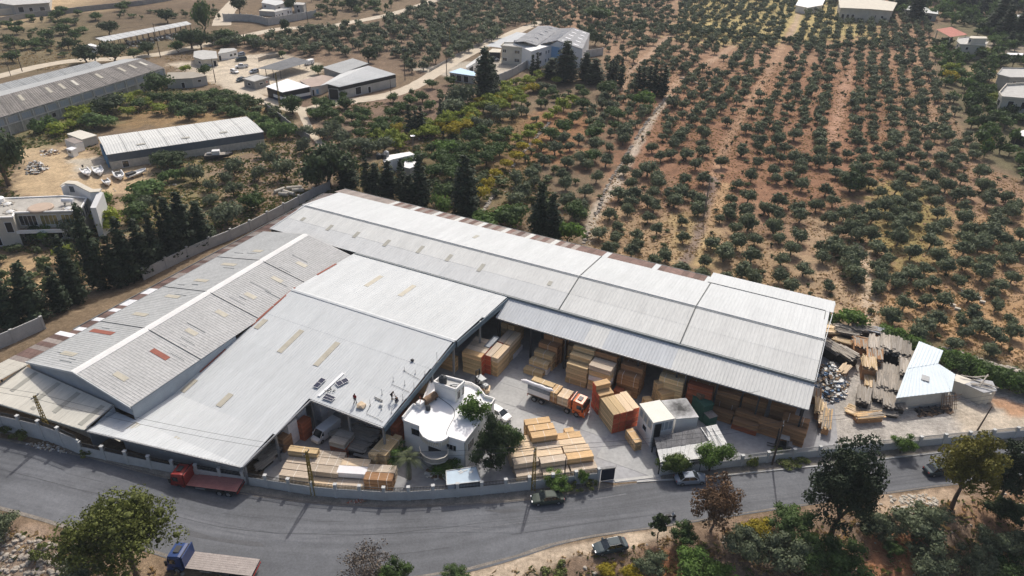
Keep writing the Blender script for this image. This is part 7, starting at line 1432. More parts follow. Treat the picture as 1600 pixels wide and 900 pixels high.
# ================================================================ VEGETATION
def crown_arrays(seed, rx, rz, zc, nl, nleaf, leaf, shape='ball', core=.62, dens_low=.5, ry=None, rf=1.):
    """crown = many lobes; each lobe a solid core in darker tone, painted-in inner shade, plus leaf-sized quads set round it. tone varies by lobe and leaf."""
    r = np.random.default_rng(seed); ry = ry or rx; V = []; Fq = []; T = []; nv = 0
    lob = []
    for i in range(nl):
        if shape == 'cone':
            h = ((i+.5)/nl)**.9; w_ = (1-h)**.62*min(1,.55+h*3); a = i*2.4+r.uniform(-.4,.4); q = w_*r.uniform(.25,.62)
            c = np.array([math.cos(a)*rx*q, math.sin(a)*ry*q, zc+(h*2-1)*rz]); rad = max(.22*rx, rx*w_*.62)*r.uniform(.8,1.12); zs = 1.5
        else:
            u = r.normal(size=3); u /= np.linalg.norm(u); q = (r.uniform(.35,.78) if rf == 1 else r.uniform(.3,.95)) if i else 0
            if u[2] < -.35: u[2] *= -.6
            c = np.array([u[0]*rx*q, u[1]*ry*q, zc+u[2]*rz*q]); rad = min(rx, rz*1.3)*r.uniform(.30,.52)*(1.25 if i == 0 else rf); zs = .82
            if shape == 'flat': zs = .55
        lob.append((c, rad, zs, r.uniform(.15,.95)))
    tot = sum(l_[1]**2 for l_ in lob)
    ico = np.array([(0,0,1),(.894,0,.447),(.276,.851,.447),(-.724,.526,.447),(-.724,-.526,.447),(.276,-.851,.447),(.724,.526,-.447),(-.276,.851,-.447),(-.894,0,-.447),(-.276,-.851,-.447),(.724,-.526,-.447),(0,0,-1)])
    icf = [(0,1,2),(0,2,3),(0,3,4),(0,4,5),(0,5,1),(1,6,2),(2,7,3),(3,8,4),(4,9,5),(5,10,1),(6,7,2),(7,8,3),(8,9,4),(9,10,5),(10,6,1),(11,7,6),(11,8,7),(11,9,8),(11,10,9),(11,6,10)]
    for c, rad, zs, tn in lob:
        if core > 0:
            k = core*r.uniform(.8,1.15,(12,1)); V.append(c+ico*rad*k*np.array([1,1, zs])); Fq.append(np.array([(a, b, c_, c_) for a, b, c_ in icf])+nv); nv += 12; T.append(np.full(12, tn*.5))  # core tone halved: shade inside the crown put into the leaf colour
        m_ = max(6, int(nleaf*rad*rad/tot)); d = r.normal(size=(m_, 3)); d /= np.linalg.norm(d, axis=1)[:, None]
        lowm = d[:, 2] < -.3; d[lowm, 2] *= r.uniform(-.5,1, lowm.sum())
        d /= np.linalg.norm(d, axis=1)[:, None]
        p = c+d*rad*r.uniform(.70,1.12,(m_, 1))*np.array([1,1, zs])
        nrm = d+r.normal(size=(m_, 3))*.55; nrm /= np.linalg.norm(nrm, axis=1)[:, None]
        t1 = np.cross(nrm, r.normal(size=(m_, 3))); t1 /= np.linalg.norm(t1, axis=1)[:, None]+1e-9; t2 = np.cross(nrm, t1); s_ = leaf*r.uniform(.6,1.35,(m_, 1))
        q = np.stack([p-t1*s_*.5, p-t2*s_*.32+nrm*s_*.08, p+t1*s_*.5, p+t2*s_*.32+nrm*s_*.08], 1).reshape(-1,3)
        V.append(q); Fq.append(np.arange(m_*4).reshape(-1,4)+nv); nv += m_*4
        T.append(np.repeat(np.clip(tn+r.normal(size=m_)*.22,0,1), 4))
    V = np.concatenate(V); V = V-np.array([0,0, zc]); k = np.percentile(np.abs(V[:, 0]), 98.5), np.percentile(np.abs(V[:, 1]), 98.5), np.percentile(np.abs(V[:, 2]), 98.5)
    V *= np.array([rx/k[0], ry/k[1], rz/k[2]]); V[:, 2] = np.maximum(V[:, 2]+zc, .05+.1*np.abs(np.sin(np.arange(len(V))))); return V, np.concatenate(Fq), np.concatenate(T)
def mesh_vft(name, V, Fq, T, mt):
    me = bpy.data.meshes.new(name)
    tri = Fq[:, 2] == Fq[:, 3]; q = Fq[~tri]; t3 = Fq[tri][:, :3]
    me.vertices.add(len(V)); me.vertices.foreach_set('co', V.astype(np.float32).ravel())
    me.loops.add(q.size+t3.size); me.loops.foreach_set('vertex_index', np.concatenate([q.ravel(), t3.ravel()]).astype(np.int32))
    me.polygons.add(len(q)+len(t3)); me.polygons.foreach_set('loop_start', np.concatenate([np.arange(0, q.size, 4), q.size+np.arange(0, t3.size, 3)]).astype(np.int32))
    me.update(calc_edges=True); a = me.attributes.new('tone', 'FLOAT', 'POINT'); a.data.foreach_set('value', T.astype(np.float32)); me.materials.append(mt); return me
def trunk_mb(rx, rz, zc, r0, seed, limbs=4, lean=.2):
    r = random.Random(seed); mb = MB(); z1 = zc-rz*.55; p0 = VC((0,0,-.3)); p1 = VC((r.uniform(-lean, lean), r.uniform(-lean, lean), max(z1*.55,.3))); p2 = VC((r.uniform(-lean, lean)*1.5, r.uniform(-lean, lean)*1.5, max(z1,.6)))
    mb.tube([p0, p1, p2], [r0, r0*.8, r0*.6], 7)
    for k in range(limbs): a = k*6.28/limbs+r.uniform(-.5,.5); e = p2+VC((math.cos(a)*rx*.55, math.sin(a)*rx*.55, rz*r.uniform(.35,.9))); mb.tube([p2*.95+p1*.05, p2.lerp(e, .5)+VC((r.uniform(-.15,.15), r.uniform(-.15,.15), .1)), e], [r0*.5, r0*.32, r0*.12], 5)
    return mb
PROTO = {}
def proto(kind, variant):
    """returns (crown mesh, trunk mesh, nominal crown width, nominal height)"""
    key = (kind, variant)
    if key in PROTO: return PROTO[key]
    P_ = {'olive': ('leaf_olive', 2.3,1.85,1.98,15,760,.40, 'ball', .66,.26), 'olivebush': ('leaf_silver', 2.3,1.8,1.75,9,620,.42, 'ball', .62,.2), 'cypress': ('leaf_cypress', 2.1,6.6,7.0,26,1700,.50, 'cone', .72,.25),
         'slimcypress': ('leaf_cypress', 1.15,5.4,5.8,18,800,.40, 'cone', .75,.18), 'citrus': ('leaf_citrus', 2.0,1.6,2.0,8,420,.42, 'ball', .7,.14), 'yellow': ('leaf_yellow', 1.9,1.5,1.9,8,420,.42, 'ball', .6,.12),
         'green': ('leaf_green', 2.6,2.3,2.35,11,760,.44, 'ball', .66,.22), 'dark': ('leaf_dark', 3.2,3.0,3.1,13,1200,.48, 'ball', .7,.3), 'bright': ('leaf_bright', 2.0,1.5,1.9,9,620,.36, 'ball', .6,.14), 'reed': ('leaf_reed', 2.2,1.4,1.4,10,520,.55, 'ball', .45,.1),
         'weed': ('weed_green', 1.2,.6,.5,6,160,.32, 'ball', .4,.05)}[kind]
    mt_, rx, rz, zc, nl, nf, lf, sh, co_, r0 = P_
    nr_ = isinstance(variant, str)
    if nr_: variant = int(variant[1:]); nf *= 5; lf *= .48; nl = int(nl*2.2)
    V_, F_, T_ = crown_arrays(sum(map(ord, kind))*13+variant, rx, rz, zc, nl, nf, lf, sh, co_, rf=.62 if nr_ and sh != 'cone' else 1.); mb = trunk_mb(rx, rz, zc, r0, variant, 4 if sh != 'cone' else 0); tm = mb.mesh('trunk'); tm.materials.append(M['trunk'] if kind != 'olive' else M['trunk_grey'])
    PROTO[key] = (mesh_vft('crown', V_, F_, T_, M[mt_]), tm, 2*rx, zc+rz, (V_, F_, T_)); return PROTO[key]
TN = {'olive': ('olive_tree', 'olive tree'), 'olivebush': ('olive_bush', 'bush'), 'cypress': ('cypress_tree', 'cypress'), 'slimcypress': ('cypress_tree', 'cypress'), 'citrus': ('citrus_tree', 'citrus tree'), 'yellow': ('yellow_shrub', 'shrub'), 'green': ('broadleaf_tree', 'tree'), 'dark': ('broadleaf_tree', 'tree'), 'bright': ('green_shrub', 'shrub'), 'reed': ('reed_clump', 'reeds'), 'weed': ('weed_clump', 'weeds')}
def tree(kind, px, py, wd, ht, label, group=None, pos=None, base=True):
    v = random.randrange({'olive': 8}.get(kind, 4))
    if py > 600 and 'cypress' not in kind: v = 'n%d' % (v % 2)
    cm, tm, w0, h0, _ = proto(kind, v); p = pos or G(px, py); z = gzf(p.x, p.y) if not (-80 < p.x < 95 and 68 < p.y < 150) else gz(p.x, p.y)
    o = thing(TN[kind][0], label, TN[kind][1], (p.x, p.y, z), group)
    a = bpy.data.objects.new('crown', cm); b = bpy.data.objects.new('trunk', tm)
    for c in (a, b): COL.objects.link(c); c.parent = o
    o.rotation_euler = (0,0, RU(0,6.28)); o.scale = (wd/w0, wd/w0, ht/h0); return o
# ---- olive field: trees read off the photograph (crown centres), nearest first
def ctr(px, py, w_=4.6, h_=4.0):                  # crown centre -> base position
    p = at(px, py, h_*.6); return VC((p.x, p.y, 0))
R8 = "20,40 110,20 80,80 170,75 240,90 210,120 330,45 330,100 420,105 500,60 590,40 600,90 560,150 620,140 680,30 740,80 770,140 750,10 820,60 850,40 900,30 960,70 980,130 1010,15 1080,80 1090,120 1150,40 1150,145 1210,90 1180,120 1290,60 1300,20 40,160 60,210 140,200 200,160 215,250 480,200 430,180 365,280 580,240 640,240 700,300 810,265 840,190 870,215 900,160 1040,190 990,260 1020,290 940,305 1120,250 1215,215 1190,310 1250,300 1340,170 1350,250 70,345 65,430 10,410 195,390 205,440 310,380 410,350 390,460 480,430 560,420 600,470 650,390 660,450 740,375 760,455 810,355 820,420 880,330 910,395 920,455 1060,360 1070,425 1230,380 1240,450 1380,340 1380,260 1400,310 1500,330 1540,380 1430,420 1440,480 1520,420 45,505 75,585 200,570 450,535 560,560 540,520 650,555 820,520 820,580 860,480 1040,530 1030,600 1110,500 1280,530 1235,580 1230,650 1330,620 1400,540 1360,590 1485,590 1480,660 1590,560 1590,650 1500,720 150,645 90,720 330,640 410,640 420,610 350,700 500,680 510,740 550,690 690,640 760,720 905,665 1075,690 1125,755 1230,735 1365,730 1350,790 230,780 80,820 150,880 380,880 540,800 560,850 700,760 700,820 700,880 830,830 810,870 905,800 990,775 950,880 1030,860 1200,850 1450,880 1530,830"
R4 = "860,90 690,5 775,165 1000,75 1110,70 1060,185 985,225 945,275 1215,200 1230,270 1290,145 1340,235 1165,345 1260,50 1430,100 1410,20 1520,200 1545,265 1440,295 1400,380"
R7 = "120,180 150,150 140,230 75,280 25,340 20,210 200,100 270,20 320,190 340,240 350,110 430,80 500,60 470,120 590,95 530,200 460,290 340,340 430,390 420,440 610,430 725,100 700,160 780,190 750,240 760,310 670,310 740,360 850,150 880,20 930,70 1000,60 910,200 920,235 880,300 850,350 890,380 980,300 1020,350 1060,290 1085,215 1095,60 1150,120 1200,40 1200,210 1130,320 1180,350 1170,400 1315,110 1410,245 1440,30 1540,110 1500,190 1370,340 1370,400 1300,460 1350,430 1480,320 1460,410 1480,480 1580,400 725,405 850,455 660,510 910,520 1065,480 545,555 660,580 1070,580 780,570 790,620 750,660 620,640 600,650 960,690 890,730 1060,770 1190,810 1330,830 1250,615 1400,520 1410,600 1350,650 1330,680 1520,590 1500,690 1210,730 1500,830 1450,780"
def parse(s_, ox, oy): return [(ox+int(a)/4, oy+int(b)/4) for a, b in (t.split(',') for t in s_.split())]
OL = parse(R8,1200,225)+parse(R4,1200,450)+parse(R7,800,225)
LMK = [(1328,290, 'the lone dark tree'),(1110,300, 'the grey pole'),(1355,440, 'the wheel track'),(1025,170, 'the stone wall top'),(940,320, 'the stone wall foot'),(1078,400, 'the dark berm'),(1516,468, 'the pale boxes'),(1395,330, 'the green grass patch'),(1310,210, 'the red earth track'),(1230,440, 'the pale bare slope'),(1190,240, 'the red earth middle'),(850,250, 'the left terrace'),(1570,340, 'the right frame edge'),(1560,520, 'the pale rocks'),(980,380, 'the rusty roof strip'),(1470,260, 'the yellowing trees'),(1440,400, 'the dry grass slope'),(860,310, 'the cypress pair')]
def toppx(x, y, z=0.):
    yc = y*math.cos(TH)+(H-z)*math.sin(TH); v = (y*math.sin(TH)-(H-z)*math.cos(TH))/yc; u = x/yc; return 800+FP*(u*CR+v*SR), 450-FP*(-u*SR+v*CR)
LM2 = [(645,200, 'the three slim cypresses'),(722,160, 'the large silvery tree'),(760,130, 'the huge dark cypress'),(625,255, 'the tank house'),(728,320, 'the tall cypress'),(520,270, 'the huge spreading tree'),(800,262, 'the stone wall'),(883,118, 'the big factory cypress'),(835,115, 'the two thin cypresses'),(480,200, 'the sandy track'),(560,150, 'the grey warehouse'),(860,220, 'the terrace'),(935,140, 'the conifers at the wall end'),(760,220, 'the golden bushes'),(560,215, 'the shrub slope'),(40,60, 'the tall dark pole'),(130,40, 'the reed bank'),(150,95, 'the small white hut'),(350,160, 'the block hut'),(130,190, 'the containers'),(200,165, 'the old warehouse'),(440,205, 'the stained wall'),(370,65, 'the dirt lot'),(290,170, 'the boat shed roof'),(240,35, 'the hillside shed'),(160,20, 'the low grey wall')]
def landmark(px, py, L_=None):
    q = min(L_ or LMK, key=lambda t: math.hypot(t[0]-px, (t[1]-py)*1.4)); dx, dy = px-q[0], (py-q[1])*1.4; dd = math.hypot(dx, dy)
    r_ = 'right beside' if dd < 22 else ('close ' if dd < 55 else 'farther ')+('left of' if dx < -abs(dy) else 'right of' if dx > abs(dy) else 'above' if dy < 0 else 'below'); return r_+' '+q[2]
olive_pos = []
for i, (px, py) in enumerate(OL):
    small = (px < 1130 and py > 325) or (px > 1330 and py > 430) or (1200 < px < 1300 and py > 370)
    w_ = RU(2.8,3.9) if small else RU(3.5,4.8); h_ = w_*RU(.80,.95)
    if random.random() < .15: w_ *= 1.15
    p = ctr(px, py, w_, h_); olive_pos.append((p.x, p.y))
    sec = landmark(px, py) if 1 else 'near the warehouse roof' if (px < 1130 and py > 325) else 'on the slope above the right yard' if py > 430 else 'in the dry grass rows at the right' if px > 1330 else 'in the red earth rows of the middle field' if px > 1000 else 'on the terraces left of the stone path'
    tree('olive', 0,0, w_, h_, ('small grey-green olive tree ' if w_ < 3.7 else 'round grey-green olive tree ' if w_ < 4.6 else 'broad grey-green olive tree ')+sec, 'olive trees of the orchard', pos=p)
tree('dark', 1328,300,7.5,6.0, 'large dark green tree standing alone among the olive rows')
# ---- named trees: kind, base px, py, crown width m, height m, label
TL = [
 ('cypress', 18,512,6.5,11, 'big dark cypress at the left frame edge, lowest one'),('cypress', 58,502,6.5,11.5, 'dark cypress behind the pale left wall'),('cypress', 98,486,4.5,9, 'short dark cypress between the left cypress groups'),('cypress', 122,472,5.5,13.5, 'tall dark cypress left of the pointed one'),('cypress', 158,452,5.6,17.5, 'tallest pointed cypress in front of the modern villa'),
 ('cypress', 186,448,4.8,11, 'dense cypress right of the tallest one'),('cypress', 205,438,6,13.5, 'broad cypress in the middle of the wall row'),('cypress', 228,428,6,12, 'wide cypress before the concrete panel wall'),('cypress', 248,416,5.4,12, 'cypress fourth from the right end of the wall row'),('slimcypress', 262,404,2.8,13.5, 'slim pointed cypress in the wall row'),('cypress', 276,402,6.5,13.5, 'dark cypress third from the wall row end'),('cypress', 294,392,7,13.5, 'broad dark cypress second from the wall row end'),('cypress', 318,382,6.5,10, 'low broad cypress ending the wall row'),
 ('cypress', 545,296,5.4,9, 'rounded cypress left of the slim one behind the roof'),('slimcypress', 574,300,3.2,11.5, 'slim leaning cypress behind the roof corner'),('cypress', 588,302,4.4,8, 'low cypress beside the slim leaning one'),('cypress', 608,308,5,9.5, 'bushy cypress in front of the tank house'),('slimcypress', 629,314,3.6,11, 'thin cypress right of the bushy one'),('cypress', 658,325,5.6,13.5, 'pointed cypress before the stone weighted roof'),('cypress', 640,322,5,8, 'low dark cypress joined to the pointed one'),('cypress', 727,340,6.6,15.5, 'large tall cypress behind the middle of the roof'),('slimcypress', 738,330,3,12, 'thin cypress just right of the large tall one'),('cypress', 843,372,5.2,13.5, 'dark cypress behind the rust strip, left of a pair'),('cypress', 862,377,5,11.5, 'dark cypress behind the rust strip, right of a pair'),
 ('slimcypress', 640,211,3.4,9.5, 'left slim cypress of the three on the shrub slope'),('slimcypress', 650,210,3,7.5, 'middle slim cypress of the three on the shrub slope'),('slimcypress', 658,208,3.4,8.5, 'right slim cypress of the three on the shrub slope'),('slimcypress', 689,194,2.4,8.2, 'single thin cypress right of the three'),
 ('cypress', 757,152,8.5,17, 'huge dark cypress left of the factory yard wall'),('cypress', 768,146,6,13, 'second dark cypress behind the huge one'),('slimcypress', 832,118,3,8, 'left of two thin cypresses at the factory wall'),('slimcypress', 839,116,2.8,8.5, 'right of two thin cypresses at the factory wall'),('cypress', 883,128,9,15, 'big dark cypress before the blue factory front'),('cypress', 862,122,8,7.5, 'low dark conifer left of the big factory cypress'),('cypress', 914,126,6.5,10.5, 'pointed conifer right of the big factory cypress'),('cypress', 928,131,8,9.5, 'broad dark conifer at the wall end'),
 ('slimcypress', 952,128,2.8,8, 'first thin cypress of the row of four'),('slimcypress', 956,130,2.8,9, 'second thin cypress of the row of four'),('slimcypress', 961,131,2.8,11, 'third thin cypress of the row of four'),('slimcypress', 969,138,3,11.5, 'fourth thin cypress standing apart in the orchard'),
 ('slimcypress', 996,141,3.6,9, 'first cypress of the dark orchard clump'),('slimcypress', 1003,143,3.6,9, 'second cypress of the dark orchard clump'),('slimcypress', 1013,145,3.6,10, 'third cypress of the dark orchard clump'),('slimcypress', 1020,147,3.6,12, 'fourth and tallest cypress of the dark orchard clump'),('slimcypress', 1028,149,4,10, 'fifth cypress of the dark orchard clump'),('slimcypress', 1035,151,4.4,12, 'last cypress of the dark orchard clump'),
 ('cypress', 1428,33,9,20, 'very dark tall cypress before the gabled white house'),('cypress', 1405,18,8,14, 'dark conifer right of the arched house'),('cypress', 1553,52,12,17, 'large dark conifer above the cream house, left'),('cypress', 1566,60,9,16, 'dark leaning conifer above the cream house'),('cypress', 1588,64,11,16, 'large dark conifer above the cream house, right'),('cypress', 1576,72,5,7, 'small dark conifer by the bare patch'),('slimcypress', 1550,79,2.4,3.6, 'first tiny cypress beside the cream house'),('slimcypress', 1557,80,2.4,3.2, 'second tiny cypress beside the cream house'),('slimcypress', 1565,80,2.2,3, 'third tiny cypress beside the cream house'),('cypress', 1300,6,7,8, 'dark round conifer left of the arched house'),
 ('dark', 14,290,13,14, 'very large dark tree at the left edge beside the scrap'),('dark', 515,292,14,11.5, 'huge dark spreading tree behind the wall corner'),('dark', 535,285,9,9, 'dark tree joined to the huge spreading tree'),('dark', 262,262,9,4.6, 'dark fig tree against the boat shed wall'),('dark', 280,258,6,4, 'right half of the fig tree at the boat shed'),
 ('dark', 135,100,10,7.5, 'round dark tree left of the small white hut'),('dark', 181,98,11.5,8, 'round dark tree right of the small white hut'),('dark', 108,77,6,5, 'leaning dark bush on the dry slope'),('dark', 172,55,9,6.5, 'dark tree above the hillside shed'),('dark', 262,36,8,6.5, 'dark tree at the far end of the hillside shed'),('green', 322,55,9,16, 'tall broadleaf tree at the lane corner'),('dark', 300,76,11,8, 'dark tree in front of the hillside shed end'),('dark', 315,78,9,8.5, 'dark tree right of the shed end'),('green', 278,82,6,5, 'green tree beside the pale road'),('dark', 232,86,7,5.5, 'dark bush below the hillside shed'),('green', 210,92,6,4, 'green bush behind the old warehouse ridge'),('dark', 330,92,4,3, 'dark bush behind the cream house') if 0 else ('green', 320,120,5,4.5, 'green tree at the hut corner by the lot'),
 ('dark', 375,22,8,9, 'dark tree above the lane by the walled house'),('green', 357,66,10,6, 'green tree on the road bank'),('dark', 446,50,5,6, 'dark round tree beside the upper road'),('dark', 455,20,6,8, 'dark tree beside the small grey block'),('dark', 550,16,8,7, 'dark tree on the slope beyond the road'),('green', 585,12,9,4.5, 'green bush on the slope beyond the road'),('dark', 576,98,7,6.5, 'round dark tree behind the grey warehouse'),('green', 497,116,5,3.6, 'bush left of the dark lined warehouse'),('green', 441,90,3.2,3, 'small tree by the canopy corner'),
 ('green', 458,178,7,6.5, 'green tree below the bright white workshop'),('green', 495,168,4,3.4, 'small tree before the pale forecourt'),('green', 490,183,5,3, 'dark bush by the sandy track'),('bright', 536,155,3.6,3, 'small tree at the grey warehouse corner'),
 ('olivebush', 722,168,11,8.5, 'large silvery tree on the shrub slope'),('olivebush', 705,180,9,5.5, 'silvery bush left of the large silvery tree'),('dark', 755,158,6,3.4, 'dark bush at the foot of the huge cypress'),
 ('green', 247,152,10,8, 'large green tree beside the block hut'),('dark', 172,180,12,6.5, 'dark green tree below the old warehouse'),('citrus', 188,170,8,5, 'bright green tree below the old warehouse'),('citrus', 125,192,8,4, 'bright green bush near the warehouse end'),('reed', 150,200,8,4.5, 'pale reed clump behind the containers'),('reed', 168,200,7,3.6, 'second reed clump behind the containers'),
 ('bright', 75,380,4.6,4, 'bright green bush in front of the modern villa'),('dark', 60,376,5,4, 'dark bush before the villa entrance'),('citrus', 100,410,4,4.2, 'yellow-green bush between the cypresses'),('dark', 92,372,4,3, 'dark bush against the villa glass'),('olivebush', 118,378,5.5,5, 'grey-green bush right of the villa'),('citrus', 178,358,7,5.5, 'yellow-green tree right of the villa fin wall'),('bright', 168,322,4.4,3.4, 'round green bush by the stair wall'),
 ('green', 218,345,7,4.5, 'green tree above the cypress row'),('olivebush', 228,330,6,4, 'olive bush above the cypress row'),('green', 210,325,6,4, 'green bush left of the reeds'),('reed', 235,308,9,4, 'bright reed clump in the dry field'),('reed', 262,285,5,3, 'left part of the upper reed bed'),('reed', 275,282,5,3, 'middle part of the upper reed bed'),('reed', 288,280,4.5,3, 'right part of the upper reed bed'),('olivebush', 308,284,6,4.8, 'olive tree right of the reed bed'),('olivebush', 367,275,6.5,5, 'olive tree below the old cabin boat'),('olivebush', 331,300,5,3.4, 'olive bush in the dry field'),('olivebush', 366,306,5.5,3.6, 'olive bush near the lone round shrub'),('green', 394,330,7,4.8, 'green tree close to the panel wall'),('olivebush', 355,352,8,5.4, 'wide silvery olive just behind the panel wall'),('olivebush', 330,322,5,3, 'thin olive bush near the cypress row'),('olivebush', 355,285,4.5,3, 'small olive by the grass strip'),('weed', 378,295,1.6,1.4, 'small round bright shrub alone on bare earth'),
 ('olivebush', 428,262,6.5,5, 'olive tree on the slope left of the big tree'),('olivebush', 447,280,7.5,5.5, 'olive tree nearest the pipe heap'),('olivebush', 410,245,5,4, 'olive bush at the shed end'),('olivebush', 405,282,5,4, 'olive behind the wall bend'),('olivebush', 495,292,7.5,5, 'silvery olive at the wall corner'),('olivebush', 475,238,6,4.5, 'olive left of the huge tree'),('green', 405,325,4,3, 'green bush by the panel wall'),
 ('bright', 690,335,6,5, 'fresh green tree left of the large tall cypress'),('green', 700,315,7,5, 'green tree behind the large tall cypress'),('green', 690,258,6.5,4.5, 'green tree right of the tank house'),('bright', 696,243,8,4.6, 'wide bright green tree above the tank house'),('green', 680,278,6,4, 'green bush by the cypress before the roof'),('green', 705,280,6,4, 'second green bush before the roof'),('green', 722,250,5,5, 'tree behind the large tall cypress tip'),
 ('bright', 760,358,9,4, 'bright hedge bush touching the roof strip, left'),('bright', 785,352,9,4.2, 'bright hedge bush touching the roof strip, right'),('green', 800,352,8,5, 'green tree by the stone line'),('bright', 888,380,7,5.5, 'bright green tree right of the cypress pair'),('green', 900,345,6,4.5, 'green tree above the cypress pair'),('bright', 850,345,5,4, 'bright tree behind the cypress pair'),
 ('bright', 1325,512,5.8,4, 'bright green round bush at the right roof corner'),('green', 1300,508,3,2.4, 'small bush tucked behind the roof corner'),('bright', 1005,168,8,5.5, 'fresh green tree below the cypress clump'),('green', 945,152,7.5,6, 'round green tree beside the four thin cypresses'),('green', 935,35,14,8, 'large light green tree above the factory'),('dark', 930,72,8,7, 'dark tree at the factory right end'),('dark', 922,60,5,5, 'dark tree touching the factory roof'),
 ('citrus', 1481,118,7,5.5, 'yellow-green tree at the orchard edge, upper'),('yellow', 1484,130,6.5,5, 'yellowing tree at the orchard edge, lower'),('citrus', 1548,165,8,5, 'bright green bush left of the unfinished villa'),('citrus', 1530,92,6,6, 'bright tree before the cream house'),('yellow', 1535,232,5,3.6, 'olive-yellow bush in the right cover'),
 # around the road
 ('dark', 768,730,5.6,8.6, 'dark leafy tree filling the corner beside the villa'),('green', 786,716,5.4,7.2, 'darker tree right of the villa with yellow tips'),('bright', 617,718,4,2.6, 'fresh green shrub by the palm'),('bright', 700,742,4.6,2.2, 'low green shrub before the villa corner'),('bright', 868,762,4.0,2.4, 'bright shrub growing on the front wall'),('bright', 910,760,1.8,3.0, 'small sapling on the wall near the gate'),('bright', 1108,735,5.2,4.8, 'bright leafy tree over the patched roof'),('bright', 1407,708,3.6,3.2, 'fresh shrub at the low right wall'),
 ('weed', 135,713,2.2,1.3, 'dark weeds at the foot of the left wall'),('weed', 8,677,3,1.6, 'weed clump at the left wall end'),('weed', 35,684,3,1.4, 'second weed clump at the left wall end'),('weed', 1175,730,2.4,2, 'thin plant on the right verge'),('weed', 895,764,2.5,1.2, 'weeds left of the gate'),('weed', 920,761,2.5,1.2, 'weeds by the gate pillar'),('weed', 1230,722,6,.8, 'low green weeds below the right wall'),
 ('olivebush', 1012,898,4.2,3.4, 'grey-green bush beside the orange earth path'),('green', 1068,850,3.6,3, 'green bush left of the dead brown tree'),('bright', 1082,905,6,3.8, 'dense green bush at the bottom centre-right'),('bright', 1120,912,5,3, 'dark green bush at the bottom beside the rubble'),('olivebush', 1160,872,5.6,4.2, 'silvery bush right of the dead brown tree'),('yellow', 1182,835,4,2, 'yellow-green bush behind the dead tree'),('green', 1228,830,6,4, 'green bush on the verge left of the big cypress'),('olivebush', 1215,880,6.5,4.5, 'large silvery bush left of the big cypress'),('green', 1272,890,6.5,4.5, 'dark green bush at the foot of the big cypress'),('green', 1310,895,7,4, 'shaded bush right below the big cypress'),('olivebush', 1355,835,3.8,3, 'bush in the shade right of the big cypress'),('olivebush', 1383,838,4.2,3.2, 'brownish bush beside the rubble slope'),('olivebush', 1425,838,7.5,5.2, 'large silvery bush on the stony slope'),('green', 1392,862,2.6,1.8, 'small bright plant on the orange patch'),('olivebush', 1443,898,6.2,4.4, 'round green bush at the bottom right'),('olivebush', 1540,862,5,4, 'grey bush on the dark slope'),('olivebush', 1590,870,5,4, 'grey bush at the lower right edge'),('olivebush', 1522,900,5.5,3.6, 'grey bush at the bottom beside the round one'),('green', 1575,905,5,3, 'yellow-green bush in the bottom right corner'),('dark', 1562,812,5,3.6, 'dark low bush under the dark tree'),('dark', 1450,800,0.1,0.1, 'x'),
 ('olivebush', 5,842,4.4,3.6, 'grey bush at the lower left frame edge'),('olivebush', 128,912,6,4.4, 'grey bush below the big pine, left'),('weed', 60,870,3,1.2, 'weeds on the rubble slope at lower left'),('green', 620,925,4.2,4.6, 'dark green bush beside the bare grey bush'),('weed', 870,900,4,1.2, 'low weeds on the sandy verge'),('yellow', 948,896,2.6,1.2, 'yellow weeds beside the slate sedan'),('yellow', 988,906,3.2,2.0, 'yellow-green bush left of the earth path'),('green', 715,906,3.4,1.6, 'low bush at the bottom road edge'),
]
for (k, px, py, w_, h_, lb) in TL:
    if lb != 'x': tree(k, px, py, w_*((.86 if px < 330 else 1.1) if 'cypress' in k else .82 if (px < 520 and 200 < py < 345 and w_ < 9) else 1), h_*(1.03 if 'cypress' in k else 1), lb)
# citrus rows, manually read
CR_ = [('citrus', '612,220 590,217 648,217 665,212 680,209 692,197 700,192 737,182 735,172 755,172 765,162 782,155 790,147 797,160 790,138 807,130 817,142 805,150 825,132 815,162 870,130 842,120 895,162 880,170 868,180 855,187 840,202 830,207 825,217 807,222 617,230 580,235'),('yellow', '712,207 727,200 762,292 775,275 790,262 750,310 805,250 815,235 703,212 838,228'),('green', '457,173 495,185 508,178 675,135 705,130 615,157 642,162 627,172 660,157 672,170 540,167 560,177 610,180 512,172 520,185 530,195 550,187 565,190 572,180 555,200 562,212 597,197 587,202 605,205 622,192 592,212 745,235 770,245 655,250 700,262 715,258 640,262 735,262 760,255 780,240 850,152 862,147 905,142 945,145 912,150 880,205 895,190 860,215 925,250 845,165 910,170 955,180 960,200 965,185 990,160 1010,175 935,200 925,215 775,222 790,212 750,212 735,222 700,232 675,238 720,240'),('olivebush', '505,215 535,222 520,208 545,235 480,212 560,228 600,235 575,240 760,200 745,195 780,185 770,178 800,185 815,178 845,140 860,140')]
for kind, s_ in CR_:
    for i, t_ in enumerate(s_.split()):
        x, y = map(int, t_.split(',')); sp = 'low side of the' if y > 215 else 'middle of the' if y > 170 else 'upper end of the'; w_ = {'citrus': 5, 'yellow': 4.4, 'green': 5, 'olivebush': 5}[kind]*RU(.85,1.25)
        tree(kind, x, y+3, w_, w_*RU(.62,.8), '%s%s %s' % ('large ' if w_ > 5.4 else 'small ' if w_ < 4.5 else '', {'citrus': 'yellow-green citrus bush', 'yellow': 'golden yellow bush', 'green': 'rounded dark green bush', 'olivebush': 'grey-green bush'}[kind], landmark(x, y, LM2)), 'bushes on the planted slope')
